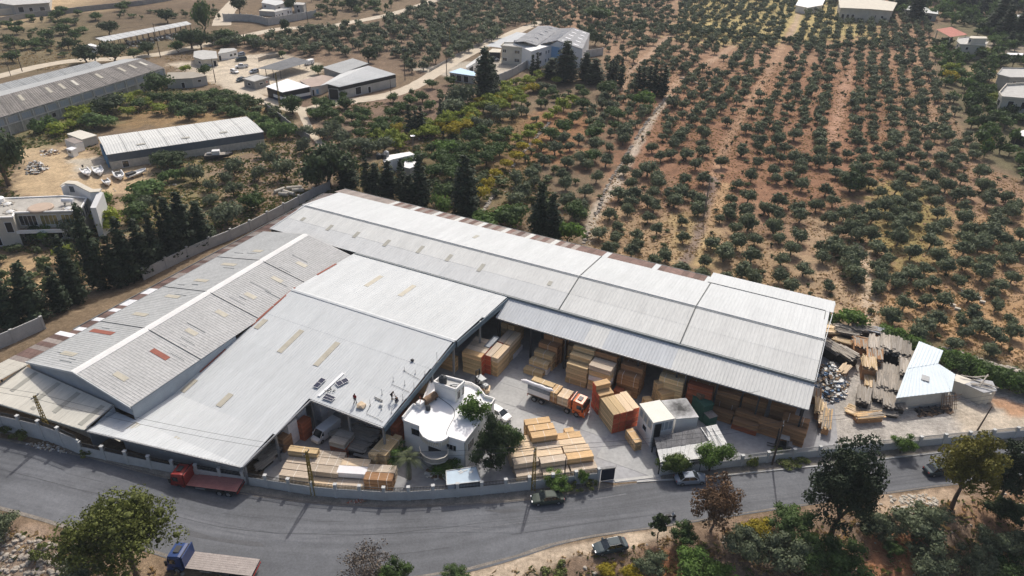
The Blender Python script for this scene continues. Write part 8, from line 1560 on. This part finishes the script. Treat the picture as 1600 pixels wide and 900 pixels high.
for k in range(46):
    t_ = random.random(); q = [(590,226),(640,214),(690,204),(745,180),(790,160),(835,132)]; i = min(int(t_*5), 4); f_ = t_*5-i; x = q[i][0]+(q[i+1][0]-q[i][0])*f_+RU(-14,14); y = q[i][1]+(q[i+1][1]-q[i][1])*f_+RU(-9,11); w_ = RU(3.6,5.6)
    tree('citrus' if k % 5 else 'yellow', x, y, w_, w_*.7, '%s%s in the bright band %s' % ('large ' if w_ > 4.9 else 'small ' if w_ < 4.2 else '', 'yellow-green citrus bush' if k % 5 else 'golden yellow bush', landmark(x, y, LM2)), 'bushes on the planted slope')
# bushes on the left hillside
HB = [('green', '97,20 122,22 130,50 100,52 90,30 105,38 118,60 55,72 62,68 27,52 50,30 30,40 15,42 40,75 75,60 20,68 197,10 190,15 150,30 370,62 382,66 395,70 350,72'),('citrus', '150,195 137,188 110,200 95,208 118,180 140,180 205,160 215,152 230,165 252,176 200,180 290,112'),('green', '282,165 297,162 280,172 307,178 335,150 355,152 372,160 350,160 295,185 332,168 360,178 375,185 385,160 20,95 220,170 240,160 262,160 310,160 325,155 345,165'),('reed', '400,190 412,195 425,200 436,206 448,212 430,215 415,208 62,205 82,200')]
for kind, s_ in HB:
    for t_ in s_.split():
        x, y = map(int, t_.split(',')); w_ = RU(4.5,7); zone_ = 'on the upper left slope' if y < 110 else 'in the overgrown strip beside the old warehouse' if x < 320 else 'in the thicket left of the sandy track'
        tree(kind, x, y+2, w_, w_*RU(.55,.75), '%s %s' % ({'green': 'dark green hillside bush', 'citrus': 'bright green hillside bush', 'reed': 'pale hillside reed clump'}[kind], landmark(x, y, LM2)), 'bushes of the left hillside')
# ---- the far rows, grid at the planting angle
def joined(name, label, items, cat, mt, far=True):
    """items: (x, y, width, height, kind): many crowns joined in one mesh"""
    Vs = []; Fs = []; Ts = []; nv = 0; tr = MB()
    for (x, y, w_, h_, kind) in items:
        k = ('far', kind, random.randrange(6))
        if k not in PROTO:
            P_ = {'olive': (2.3,1.85,1.95,9,170,.66), 'dark': (3.0,2.8,2.9,7,190,.85), 'green': (2.4,2.1,2.2,6,160,.75), 'citrus': (2.0,1.5,1.6,5,120,.7), 'cypress': (2.3,6.7,6.8,14,330,.9)}[kind]
            PROTO[k] = crown_arrays(sum(map(ord, kind))+k[2]*7, P_[0], P_[1], P_[2], P_[3], P_[4], P_[5], 'cone' if kind == 'cypress' else 'ball', .62)+(2*P_[0], P_[1]+P_[2])
        V_, F_, T_, w0, h0 = PROTO[k]; a = RU(0,6.28); ca, sa = math.cos(a)*w_/w0, math.sin(a)*w_/w0; z = gzf(x, y)
        Vs.append(np.stack([V_[:, 0]*ca-V_[:, 1]*sa+x, V_[:, 0]*sa+V_[:, 1]*ca+y, V_[:, 2]*h_/h0+z], 1)); Fs.append(F_+nv); nv += len(V_); Ts.append(np.clip(T_+RU(-.3,.35), 0,1.3))
        tr.tube([(x, y, z-.2),(x+RU(-.2,.2), y, z+h_*.45)], .2,4, cap=False)
    o = bpy.data.objects.new(name, mesh_vft(name, np.concatenate(Vs), np.concatenate(Fs), np.concatenate(Ts), M[mt])); COL.objects.link(o); o['kind'] = 'stuff'; o['label'] = label
    t = tr.build('trunk', M['trunk_grey'], o, kind='stuff'); return o
def inpoly(x, y, P):
    c = False; n = len(P)
    for i in range(n):
        a, b = P[i], P[(i+1) % n]
        if (a[1] > y) != (b[1] > y) and x < (b[0]-a[0])*(y-a[1])/(b[1]-a[1]+1e-12)+a[0]: c = not c
    return c
def visible(x, y, mx=60):
    yy = y*math.cos(TH)+H*math.sin(TH); u = x/yy; return abs(u*FP) < 800+mx and y > 40
ORW = [at(*p) for p in ORCH]; OR2 = [at(*p) for p in [(820,-5),(945,60),(990,95),(975,125),(1000,190),(960,275),(925,320),(870,290),(860,240),(900,200),(905,160),(950,140),(945,85),(925,45),(820,25)]]; NAMED = [o.location for o in COL.objects if o.get('category') in ('cypress', 'tree', 'bush', 'shrub', 'citrus tree') and o.location.y > 150]; TR = [[at(*p) for p in q] for q in ([(1330,110),(1322,130),(1312,170),(1298,225)], [(1240,40),(1197,120),(1165,170),(1135,225),(1110,290)], [(1145,72),(1125,87),(1062,125),(1040,150)], [(1270,-5),(1250,15),(1235,60)], [(1048,55),(1010,90),(985,110),(970,140)], [(1045,150),(1020,185),(985,245),(965,285),(930,330)])]
ok_ = [(x, y) for x, y in olive_pos]; OA = np.array(ok_)
lim = at(1300,232).y
d1 = dirv(22.5); d2 = dirv(112.5); items = []; yellowish = []
for i in range(-10,110):
    for j in range(-80,70):
        c = VC((60,150,0))+d1*(i*5.4+(j % 2)*2.2+RU(-1.9,1.9))+d2*(j*5.7+RU(-1.4,1.4)); x, y = c.x, c.y
        if y > 560 or not visible(x, y): continue
        if random.random() < .15: continue
        a_ = np.array([x]); b_ = np.array([y])
        if not inpoly(x, y, ORW) and not inpoly(x, y, OR2): continue
        if any(math.hypot(x-q.x, y-q.y) < 4 for q in NAMED): continue
        if np.hypot(OA[:, 0]-x, OA[:, 1]-y).min() < 5.2: continue
        pp = (y*math.cos(TH)+H*math.sin(TH)); py = 450-FP*((y*math.sin(TH)-H*math.cos(TH))/pp)
        if py > 236: continue
        if any(sdline(a_, b_, t_)[0] < 2.6 for t_ in TR): continue
        w_ = RU(2.7,5.1); items.append((x, y, w_, w_*RU(.75,.95), 'olive'))
items.sort(key=lambda t_: t_[1]); LM3 = LMK+[(1450+0,235, 'the right end of the rows'),(1380,225, 'the fifth gap from the right'),(1150,215, 'the pale track'),(1045,215, 'the upper stone wall'),(980,225, 'the pale path'),(1250,225, 'the middle rows'),(900,235, 'the left terrace top'),(1520,240, 'the right tree cover')]; nind = max(0,300-len(OL))
for (x, y, w_, h_, k) in items[:nind]: tree('olive', 0,0, w_, h_, ('broad' if w_ > 4.8 else 'round')+' olive tree of the upper rows, '+landmark(*toppx(x, y), LM3), 'olive trees of the orchard', pos=VC((x, y, 0)))
far_olives = [t_ for t_ in items[nind:]]
# olive grove behind the dirt lot buildings
GR = [at(*p) for p in [(290,62),(345,62),(400,60),(480,52),(520,48),(560,40),(620,30),(680,5),(700,-15),(830,-15),(830,30),(790,55),(740,78),(690,100),(640,118),(600,92),(540,88),(470,88),(420,80),(380,78),(330,74)]]
for i in range(1500):
    x = RU(min(p.x for p in GR), max(p.x for p in GR)); y = RU(min(p.y for p in GR), 520)
    if inpoly(x, y, GR) and all(math.hypot(x-t_[0], y-t_[1]) > 3.9 for t_ in far_olives[-420:]): far_olives.append((x, y, RU(4.5,6.5), RU(3.8,5.2), 'olive'))
joined('olive_trees', 'far rows and groves of grey-green olive trees', far_olives, 'olive trees', 'leaf_olive')
# dark wood on the right and beyond the top edge
def scatter(poly, n, kind, wr, hr, mind=3., pts=None, ymax=650):
    P = [at(*p) for p in poly]; out = pts if pts is not None else []; x0, x1 = min(p.x for p in P), max(p.x for p in P); y0, y1 = min(p.y for p in P), min(max(p.y for p in P), ymax); k = 0
    for _ in range(n*12):
        if k >= n: break
        x, y = RU(x0, x1), RU(y0, y1)
        if inpoly(x, y, P) and all(math.hypot(x-t_[0], y-t_[1]) > mind for t_ in out): out.append((x, y, RU(*wr), RU(*hr), kind)); k += 1
    return out
KEEP = [(1463,40,1512,60),(1493,55,1546,88),(1556,105,1640,132),(1556,128,1640,170),(1572,80,1640,90),(1580,200,1620,216)]
def clear(items):
    out = []
    for t_ in items:
        x, y = t_[0], t_[1]; yc = y*math.cos(TH)+H*math.sin(TH); v = (y*math.sin(TH)-H*math.cos(TH))/yc; u = x/yc; px = 800+FP*(u*CR+v*SR); py = 450-FP*(-u*SR+v*CR)
        if not any(a-3 < px < c+3 and b+1 < py < d+5 for a, b, c, d in KEEP): out.append(t_)
    return out
w1 = scatter([(1465,40),(1640,30),(1640,300),(1545,262),(1505,200),(1485,150),(1455,100),(1470,60)], 230, 'green', (4,7),(3.5,6), 4.2)
w1 = scatter([(1400,-14),(1640,-14),(1640,60),(1540,50),(1480,40),(1400,25)], 120, 'green', (5,9),(4.5,8), 5, w1)
joined('tree_cover', 'thick mixed green trees filling the right edge beyond the orchard', clear([t_ for t_ in w1]), 'trees', 'leaf_green')
w3 = scatter([(1500,30),(1640,30),(1640,290),(1560,250),(1510,180),(1530,120)], 90, 'dark', (4,7),(3.5,6), 5); joined('tree_cover', 'darker trees mixed into the right edge cover', clear(w3), 'trees', 'leaf_dark')
w2 = scatter([(1465,-16),(1640,-16),(1640,24),(1500,26)], 55, 'cypress', (6,9),(13,19), 6, None, 620); joined('conifer_wood', 'dark conifer wood at the top right corner', clear(w2), 'conifers', 'leaf_cypress')
w4 = scatter([(860,58),(960,40),(1080,46),(1300,74),(1430,66),(1430,73),(1290,80),(1080,54),(960,48)], 70, 'green', (3.5,5.5),(2.5,4), 3.4); joined('hedge_line', 'darker hedge line crossing the upper orchard', w4, 'hedge', 'leaf_dark')
sc1 = scatter([(-20,30),(120,30),(230,20),(340,10),(345,30),(280,60),(150,85),(-20,105)], 120, 'green', (2,5.5),(1.2,3.2), 3.2)
sc1 = scatter([(60,215),(200,175),(330,150),(440,170),(470,200),(410,185),(150,200)], 90, 'green', (3,5.5),(1.5,3.5), 3.0, sc1); sc1 = scatter([(160,420),(230,270),(420,235),(500,215),(540,280),(330,350)], 14, 'green', (1.5,3),(1,2), 4.5, sc1)
sc1 = scatter([(480,165),(760,130),(900,140),(930,200),(890,370),(760,345),(560,285),(470,215)], 130, 'green', (2,4.5),(1.4,3), 3.4, sc1); sc1 = scatter([(480,-14),(660,-14),(600,22),(500,38)], 60, 'green', (3,7),(2.5,5), 4.5, sc1); sc1 = scatter([(0,395),(110,380),(140,430),(60,470),(0,450)], 18, 'green', (2,4),(1.4,3), 3.5, sc1)
def off_roads(items): 
    out = []; RD = [[at(*p) for p in q] for q in ([(-60,132),(0,119),(60,104),(115,95),(180,92),(240,86),(295,76),(398,53),(440,45),(508,42),(542,36),(575,30),(612,22),(650,11)], [(395,150),(430,162),(475,172),(520,162),(570,155),(610,148),(650,133),(690,108)], [(468,168),(478,190),(490,212),(530,250)])]
    for t_ in items:
        if all(sdline(np.array([t_[0]]), np.array([t_[1]]), r_)[0] > 5 for r_ in RD): out.append(t_)
    return out
KEEP += [(130,30,310,70),(415,100,620,165),(150,180,415,262),(590,235,665,275),(700,40,942,122),(90,195,155,248),(0,90,262,205),(258,108,326,140)]
sc2 = [(x, y, RU(.9,2.2), RU(.5,1.2), 'green') for x, y, _, _, _ in scatter(ORCH, 420, 'green', (1,2),(1,1), 2.2, None, 330)]
joined('orchard_scrub', 'small scrub and suckers on the soil between the olive trees', sc2, 'scrub', 'leaf_green2')
joined('scrub', 'low green scrub between the larger bushes on the left slopes', off_roads(clear(sc1)), 'scrub', 'leaf_green2')
# hedge behind the right yard
ORDN = ['one', 'two', 'three', 'four', 'five', 'six', 'seven', 'eight', 'nine', 'ten', 'eleven', 'twelve', 'thirteen']
for a_, b_, n in (((1382,527),(1436,556), 13),((1470,570),(1530,590), 14),((1530,590),(1640,625), 26)):
    for k in range(n):
        q = at(a_[0]+(b_[0]-a_[0])*k/n, a_[1]+(b_[1]-a_[1])*k/n+RU(-4,6)); tree('green' if k % 3 else 'bright', 0,0, RU(3,4.4), RU(2,3.4), '%s hedge bush, %s' % ('dark' if k % 3 else 'bright', ('pair %s from the left, ' % ORDN[min(k//2,12)])+('behind the timber heap' if a_[0] < 1400 else 'by the shed and hut' if a_[0] < 1500 else 'at the right frame edge')), 'hedge bushes behind the right yard', pos=q)
# ---- big foreground trees, each its own crown
def bigtree(name, label, cat, px, py, mt_, rx, rz, zc, nl, nf, lf, shape='ball', core=.55, r0=.35, seed=1, ry=None, limbs=7, tmt='trunk', pos=None):
    V_, F_, T_ = crown_arrays(seed, rx, rz, zc, int(nl*2.2), nf, lf, shape, core, ry=ry, rf=.55); p = pos or G(px, py); o = thing(name, label, cat, (p.x, p.y, p.z))
    a = bpy.data.objects.new('crown', mesh_vft('crown', V_, F_, T_, M[mt_])); COL.objects.link(a); a.parent = o
    tm = trunk_mb(rx, rz, zc, r0, seed, limbs).mesh('trunk'); tm.materials.append(M[tmt]); b = bpy.data.objects.new('trunk', tm); COL.objects.link(b); b.parent = o; return o
def under(px, py, z):                             # ground position of a tree whose crown centre (height z above its foot) shows at px, py
    p = at(px, py, z)
    for i in range(8): p = at(px, py, z+gz(p.x, p.y))
    return VC((p.x, p.y, gz(p.x, p.y)))
bigtree('pine_tree', 'large spreading pine with yellow-green tufts at the lower left of the road', 'pine', 0,0, 'leaf_pine', 5.9,4.4,7.4,50,17000,.30, 'ball', .34,.4,11, limbs=10, pos=under(190,838,7.4), ry=5.0)
bigtree('cypress_tree', 'massive dark shaggy cypress at the road, lower right', 'cypress', 0,0, 'leaf_cypress', 4.1,7.6,8.2,60,20000,.30, 'ball', .36,.4,12, pos=under(1322,772,8.2), ry=4.1)
bigtree('pine_tree', 'tall yellow-green pine at the right hiding a car', 'pine', 0,0, 'leaf_pine_yellow', 3.7,5.6,7.2,40,10000,.32, 'ball', .35,.35,13, pos=under(1514,738,7.2))
bigtree('cypress_tree', 'dark cypress behind the yellow-green pine at the right edge', 'cypress', 0,0, 'leaf_cypress', 3.0,5.6,6.2,30,9000,.30, 'ball', .4,.3,14, pos=under(1584,742,6.4))
bigtree('dead_tree', 'dead brown tree with dry foliage south of the road', 'tree', 0,0, 'leaf_dead', 2.9,4.3,4.5,34,6000,.24, 'ball', .35,.22,15, limbs=16, tmt='trunk_grey', pos=under(1119,790,4.8))
bigtree('bare_bush', 'leafless grey bush at the bottom edge of the road', 'bush', 0,0, 'leaf_twig', 3.4,2.4,2.4,26,2600,.20, 'ball', .0,.12,16, limbs=30, tmt='trunk_grey', pos=under(573,888,2.4))
bigtree('young_pine', 'small dark upright conifer beside the scooter', 'conifer', 0,0, 'leaf_dark', 1.25,1.7,2.6,14,900,.3, 'ball', .4,.1,17, limbs=6, pos=under(1031,820,2.6))
bigtree('broadleaf_tree', 'light green airy tree rising over the villa terrace', 'tree', 0,0, 'leaf_bright', 2.3,2.9,6.2,24,2200,.32, 'ball', .3,.14,18, limbs=8, pos=under(741,643,6.2))
# clipped hedge by the gate
V_, F_, T_ = crown_arrays(21,2.5,1.5,1.7,22,4200,.20, 'ball', .8, ry=1.5); p = G(1052,741); o = thing('clipped_hedge', 'rounded clipped green hedge right of the yard entrance', 'hedge', (p.x, p.y+.3,.03)); a = bpy.data.objects.new('foliage', mesh_vft('foliage', V_, F_, T_, M['leaf_hedge'])); COL.objects.link(a); a.parent = o; o.rotation_euler = (0,0, math.radians(8))
tmh = MB()
for k in range(-3,4): tmh.tube([(k*.6,0,-.05),(k*.6,0,1.2)], .05,5)
tmh.mesh('t'); b_ = tmh.build('trunk', M['trunk'], o); b_.data.transform(Matrix.Translation(WL(o)))
# palm
def palm(px, py, h_, label):
    p = G(px, py); t = thing('palm_tree', label, 'palm', (p.x, p.y, .03)); mb = MB(); mb.tube([(p.x, p.y, 0),(p.x+.1, p.y, h_*.5),(p.x, p.y, h_)], [.32,.26,.22], 9); mb.build('trunk', M['trunk_grey'], t)
    for k in range(26):
        a = k*2.4+RU(-.2,.2); el = RU(-.1,1.15); L_ = RU(2.4,3.1); d = VC((math.cos(a)*math.cos(el), math.sin(a)*math.cos(el), math.sin(el))); pts = []
        for j in range(8): s_ = j/7; q = VC((p.x, p.y, h_))+d*L_*s_+VC((0,0,-1.7*s_*s_)); pts.append(q)
        f = MB(); side = VC((-math.sin(a), math.cos(a), 0)); f.tube(pts, .03,4, r2=.012)
        for j in range(1,22):
            s_ = j/22; i0 = min(int(s_*7), 6); q = pts[i0].lerp(pts[i0+1], s_*7-i0); ln = .62*math.sin(math.pi*min(1, s_*.9+.12))**.6
            for sg in (-1,1): e_ = q+side*sg*ln*.8+(pts[i0+1]-pts[i0]).normalized()*ln*.5+VC((0,0,-.12)); n_ = (pts[i0+1]-pts[i0]).normalized()*.045; f.add([q-n_, q+n_, e_], [(0,1,2)])
        o = f.build('frond', M['leaf_palm'], t); at_ = o.data.attributes.new('tone', 'FLOAT', 'POINT'); at_.data.foreach_set('value', [RU(.2,.9)]*len(o.data.vertices))
leafmat('leaf_palm', (.085,.105,.055), var=.3, trans=.15)
palm(640,748,3.9, 'palm tree with drooping grey-green fronds left of the villa')
# ================================================================ GROUND COVER (stones, dry tufts) and stone walls
BARE = [[(30,235),(110,222),(170,250),(250,258),(215,305),(60,325),(10,295)], [(255,98),(330,90),(430,80),(620,95),(625,140),(500,175),(430,155),(380,150),(330,130)], [(-20,390),(110,400),(110,440),(30,470),(-20,450)], [(640,108),(700,100),(790,60),(940,60),(940,95),(800,120),(740,128)], [(0,195),(260,120),(260,90),(-30,120)], [(140,180),(400,175),(420,215),(170,270)]]
BARL = [[(-60,132),(0,119),(60,104),(115,95),(180,92),(240,86),(295,76),(398,53)], [(395,150),(430,162),(475,172),(520,162),(570,155),(610,148),(650,133),(690,108)], [(468,168),(478,190),(490,212),(530,250)]]
def tufts(name, label, poly, n, mt_, hr=(.15,.45), wr=(.2,.6), near=True, bias=None):
    P = [G(*p) for p in poly]; x0, x1 = min(p.x for p in P), max(p.x for p in P); y0, y1 = min(p.y for p in P), min(max(p.y for p in P), 330)
    X_ = rng.uniform(x0, x1, n*4); Y_ = y0+(y1-y0)*rng.uniform(0,1, n*4)**(1.5 if near else 1); ins = sdpoly(X_, Y_, P) > .5
    for q_ in BARE: ins &= sdpoly(X_, Y_, [at(*p) for p in q_]) < 0
    for q_ in BARL: ins &= sdline(X_, Y_, [at(*p) for p in q_]) > 4
    d_ = vnoise(X_, Y_, .12,9) > .38; k = ins & d_; X_, Y_ = X_[k][:n], Y_[k][:n]; m_ = len(X_)
    Zt = np.array([gzf(a, b) for a, b in zip(X_, Y_)]); V_ = []; T_ = []; h_ = rng.uniform(*hr, m_); w_ = rng.uniform(*wr, m_)
    c = np.stack([X_, Y_, Zt], 1)
    for j in range(4):
        a = rng.uniform(0,6.28, m_); dx, dy = np.cos(a)*w_, np.sin(a)*w_; o = rng.normal(size=(m_, 2))*w_[:, None]*.5; b = c+np.concatenate([o, np.full((m_, 1), -.05)], 1)
        V_.append(np.stack([b+np.stack([-dx*.5,-dy*.5,0*h_], 1), b+np.stack([dx*.5, dy*.5,0*h_], 1), b+np.stack([dx*.7+o[:, 0], dy*.7+o[:, 1], h_], 1), b+np.stack([-dx*.6,-dy*.6, h_*.9], 1)], 1).reshape(-1,3)); T_.append(np.repeat(rng.uniform(0,1, m_), 4))
    V_ = np.concatenate(V_); o = bpy.data.objects.new(name, mesh_vft(name, V_, np.arange(len(V_)).reshape(-1,4), np.concatenate(T_), M[mt_])); COL.objects.link(o); o['kind'] = 'stuff'; o['label'] = label; return o
tufts('dry_grass', 'dry straw tufts between the olive trees', ORCH, 26000, 'grass_dry', (.08,.3),(.1,.32))
tufts('dry_grass', 'dry straw tufts on the left fields', [(-20,20),(330,30),(470,200),(640,180),(840,180),(900,380),(520,300),(200,430),(-20,480)], 16000, 'grass_dry', (.1,.35),(.12,.4))
tufts('weeds', 'green weeds on the left fields and slopes', [(-20,130),(330,140),(470,160),(760,160),(900,330),(560,300),(300,380),(-20,480)], 9000, 'weed_green')
tufts('dry_grass', 'dry tufts on the bank south of the road', [(p[0], p[1]+10) for p in SOUTH], 5000, 'grass_dry', (.1,.4),(.15,.5), False)
tufts('weeds', 'green weeds on the bank south of the road', [(p[0], p[1]+14) for p in SOUTH], 3600, 'weed_green', (.1,.4),(.15,.5), False)
def stones(name, label, poly, n, mt_, r=(.12,.45), kind='stuff', ymax=330):
    P = [G(*p) for p in poly]; x0, x1 = min(p.x for p in P), max(p.x for p in P); y0, y1 = min(p.y for p in P), min(max(p.y for p in P), ymax); mb = MB(); k = 0
    while k < n:
        x, y = RU(x0, x1), RU(y0, y1)
        k += .02
        if not inpoly(x, y, P): continue
        k += 1; s_ = RU(*r)**1.0*random.random()**.5; mb.rock((x, y, gzf(x, y)+s_*.1), s_)
    return mb.build(name, M[mt_], kind='stuff', label=label)
stones('stones', 'loose pale stones on the bank south of the road', [(p[0], p[1]+6) for p in SOUTH], 700, 'stone', (.1,.45)); stones('stones', 'rubble on the slope at the lower left', [(0,830),(100,850),(130,905),(0,905)], 330, 'stone', (.1,.5)); stones('stones', 'pale rubble strip by the road at the right', [(1390,776),(1460,770),(1470,800),(1400,812)], 260, 'stone_pale', (.1,.4))
stones('stones', 'brown clods and stones in the orchard', ORCH, 2600, 'clod', (.15,.5)); stones('stones', 'pale rocks along the hedge right of the shed', [(1475,545),(1600,585),(1600,598),(1480,560)], 260, 'stone_pale', (.3,1.1)); stones('stones', 'stones on the left fields', [(160,260),(480,200),(700,160),(900,380),(540,290),(200,430)], 700, 'stone', (.15,.5))
def stonewall(label, px, h_=.7, w_=.8):
    P = resample(smooth([G(*p) for p in px]), 90); t = thing('stone_wall', label, 'wall', (P[0].x, P[0].y, 0)); mb = MB()
    for i, p in enumerate(P):
        for k in range(2):
            if vnoise(np.array([p.x]), np.array([p.y]), .09,4)[0] < .36: continue
            mb.rock((p.x+RU(-w_, w_)*.35, p.y+RU(-w_, w_)*.35, gzf(p.x, p.y)+RU(.05, h_)*.5), RU(.3,.65))
    mb.build('stone', M['stone'], t, kind='stuff')
stonewall('dry stone wall along the pale path in the orchard', [(1040,155),(1008,195),(975,250),(950,290),(938,320),(925,350),(912,380)])
stonewall('dry stone wall beside the yellow bushes left of the orchard', [(862,188),(830,225),(800,262),(775,300),(755,330)]); stonewall('low stone terrace running across the red earth rows', [(1000,130),(1060,122),(1110,140)], .5)
stonewall('low stone edge behind the right yard hedge', [(1475,548),(1530,566),(1610,590)], .9,1.5)
# pipes and rubbish near the panel wall, pallets under the trees
jp = at(450,300); t = thing('concrete_pipes', 'heap of pale concrete pipes beside the panel wall', 'pipes', (jp.x, jp.y, 0))
for k, (x, y, a_, l_) in enumerate(((437,300,40,3),(452,304,120,4),(460,296,75,4),(443,306,100,2.5),(466,300,80,3))): c = at(x, y); d = dirv(a_)*l_/2; MB().tube([c-d+VC((0,0,.5)), c+d+VC((0,0,.55))], .5,10).build('pipe', M['stone_pale'], t)
for i, (x, y) in enumerate(((1505,458),(1509,463),(1528,467),(1534,474),(1488,478),(1495,485))):
    c = at(x, y); t = thing('beehive_box', 'pale box standing on the dry field, %s' % ('upper left', 'upper left, second', 'upper right', 'right end', 'lower left', 'lower left, second')[i], 'box', (c.x, c.y, 0), 'pale boxes on the dry field'); MB().box((c.x, c.y), 1.0,.5,.45,120, gzf(c.x, c.y)).build('body', M['junk_white'], t); MB().box((c.x, c.y), 1.1,.6,.06,120, gzf(c.x, c.y)+.45).build('lid', M['stone_pale'], t)
# ================================================================ hide what nothing shows: bundles buried inside the stacks become one mass
from mathutils.bvhtree import BVHTree
cam_o = VC((0,0, H)); buried = []; bv = []; bf = []; own = []
def bx8(o):
    vs_ = [v.co for v in o.data.vertices]; a = [min(v[i] for v in vs_) for i in range(3)]; b = [max(v[i] for v in vs_) for i in range(3)]; mw = Matrix.LocRotScale(o.location, o.rotation_euler, o.scale)
    return [mw @ VC(c) for c in ((a[0], a[1], a[2]),(b[0], a[1], a[2]),(b[0], b[1], a[2]),(a[0], b[1], a[2]),(a[0], a[1], b[2]),(b[0], a[1], b[2]),(b[0], b[1], b[2]),(a[0], b[1], b[2]))]
for o in [o for o in COL.objects if o.name.startswith('lumber_bundle') and o.parent is None]:
    n0 = len(bv); bv += bx8(o); bf += [tuple(n0+i for i in f) for f in ((3,2,1,0),(4,5,6,7),(0,1,5,4),(1,2,6,5),(2,3,7,6),(3,0,4,7))]; own += [o.name]*6
for R_ in (WW, LL, V, SH, S3, S4):
    for ch in R_.children:
        if ch.type == 'MESH': n0 = len(bv); of = WL(ch); bv += [v.co+of for v in ch.data.vertices]; fs_ = [tuple(n0+i for i in p.vertices) for p in ch.data.polygons]; bf += fs_; own += ['']*len(fs_)
bvh = BVHTree.FromPolygons(bv, bf)
for o in [o for o in COL.objects if o.name.startswith('lumber_bundle') and o.parent is None]:
    me = o.data; mw = o.matrix_world if False else Matrix.LocRotScale(o.location, o.rotation_euler, o.scale)
    vs_ = [v.co for v in me.vertices]; x0, x1 = min(v.x for v in vs_), max(v.x for v in vs_); y0, y1 = min(v.y for v in vs_), max(v.y for v in vs_); z0, z1 = min(v.z for v in vs_), max(v.z for v in vs_); seen = 0
    for fx_, fy_, fz_ in [(a, b, 1.0) for a in (.03,.25,.5,.75,.97) for b in (.05,.5,.95)]+[(a, b, c) for a in (.03,.25,.5,.75,.97) for b in (0,1) for c in (.15,.5,.85)]+[(a, b, c) for a in (0,1) for b in (.1,.5,.9) for c in (.15,.5,.85)]:
        p = mw @ VC((x0+(x1-x0)*fx_, y0+(y1-y0)*fy_, z0+(z1-z0)*fz_)); d = p-cam_o; L_ = d.length; d.normalize()
        loc, nrm, ix_, ds_ = bvh.ray_cast(cam_o, d, L_+.5)
        if loc is None or own[ix_] == o.name or ds_ > L_-.12: seen += 1
    if seen < 2: buried.append(o)
if buried:
    byg = {}
    for o in buried: byg.setdefault(o.data.materials[0].name, []).append(o)
    root = None
    for mn, os_ in byg.items():
        mb = MB()
        for o in os_:
            mw = Matrix.LocRotScale(o.location, o.rotation_euler, o.scale); vs_ = [v.co for v in o.data.vertices]; a = (min(v.x for v in vs_), min(v.y for v in vs_), min(v.z for v in vs_)); b = (max(v.x for v in vs_), max(v.y for v in vs_), max(v.z for v in vs_))
            q = [mw @ VC(c) for c in ((a[0], a[1], a[2]),(b[0], a[1], a[2]),(b[0], b[1], a[2]),(a[0], b[1], a[2]),(a[0], a[1], b[2]),(b[0], a[1], b[2]),(b[0], b[1], b[2]),(a[0], b[1], b[2]))]; mb.add(q, [(3,2,1,0),(4,5,6,7),(0,1,5,4),(1,2,6,5),(2,3,7,6),(3,0,4,7)])
        if root is None: root = mb.build('buried_lumber', M[mn], kind='stuff', label='lumber hidden deep inside the stacks')
        else: mb.build('buried_lumber_piece', M[mn], root, kind='stuff')
    for o in buried:
        for ch in list(o.children): bpy.data.objects.remove(ch)
        bpy.data.objects.remove(o)
# ================================================================ HAZE
hz = MB().lbox(-3400,3400,-420,4600,-9,78.5); hme = hz.mesh('haze'); hm = bpy.data.materials.new('haze'); hm.use_nodes = True; n = hm.node_tree.nodes; n.clear()
pv = n.new('ShaderNodeVolumePrincipled'); pv.inputs['Density'].default_value = .00016; pv.inputs['Color'].default_value = (.80,.87,.95,1); ou = n.new('ShaderNodeOutputMaterial'); hm.node_tree.links.new(pv.outputs[0], ou.inputs['Volume'])
hme.materials.append(hm); ho_ = bpy.data.objects.new('haze', hme); COL.objects.link(ho_); ho_['kind'] = 'stuff'
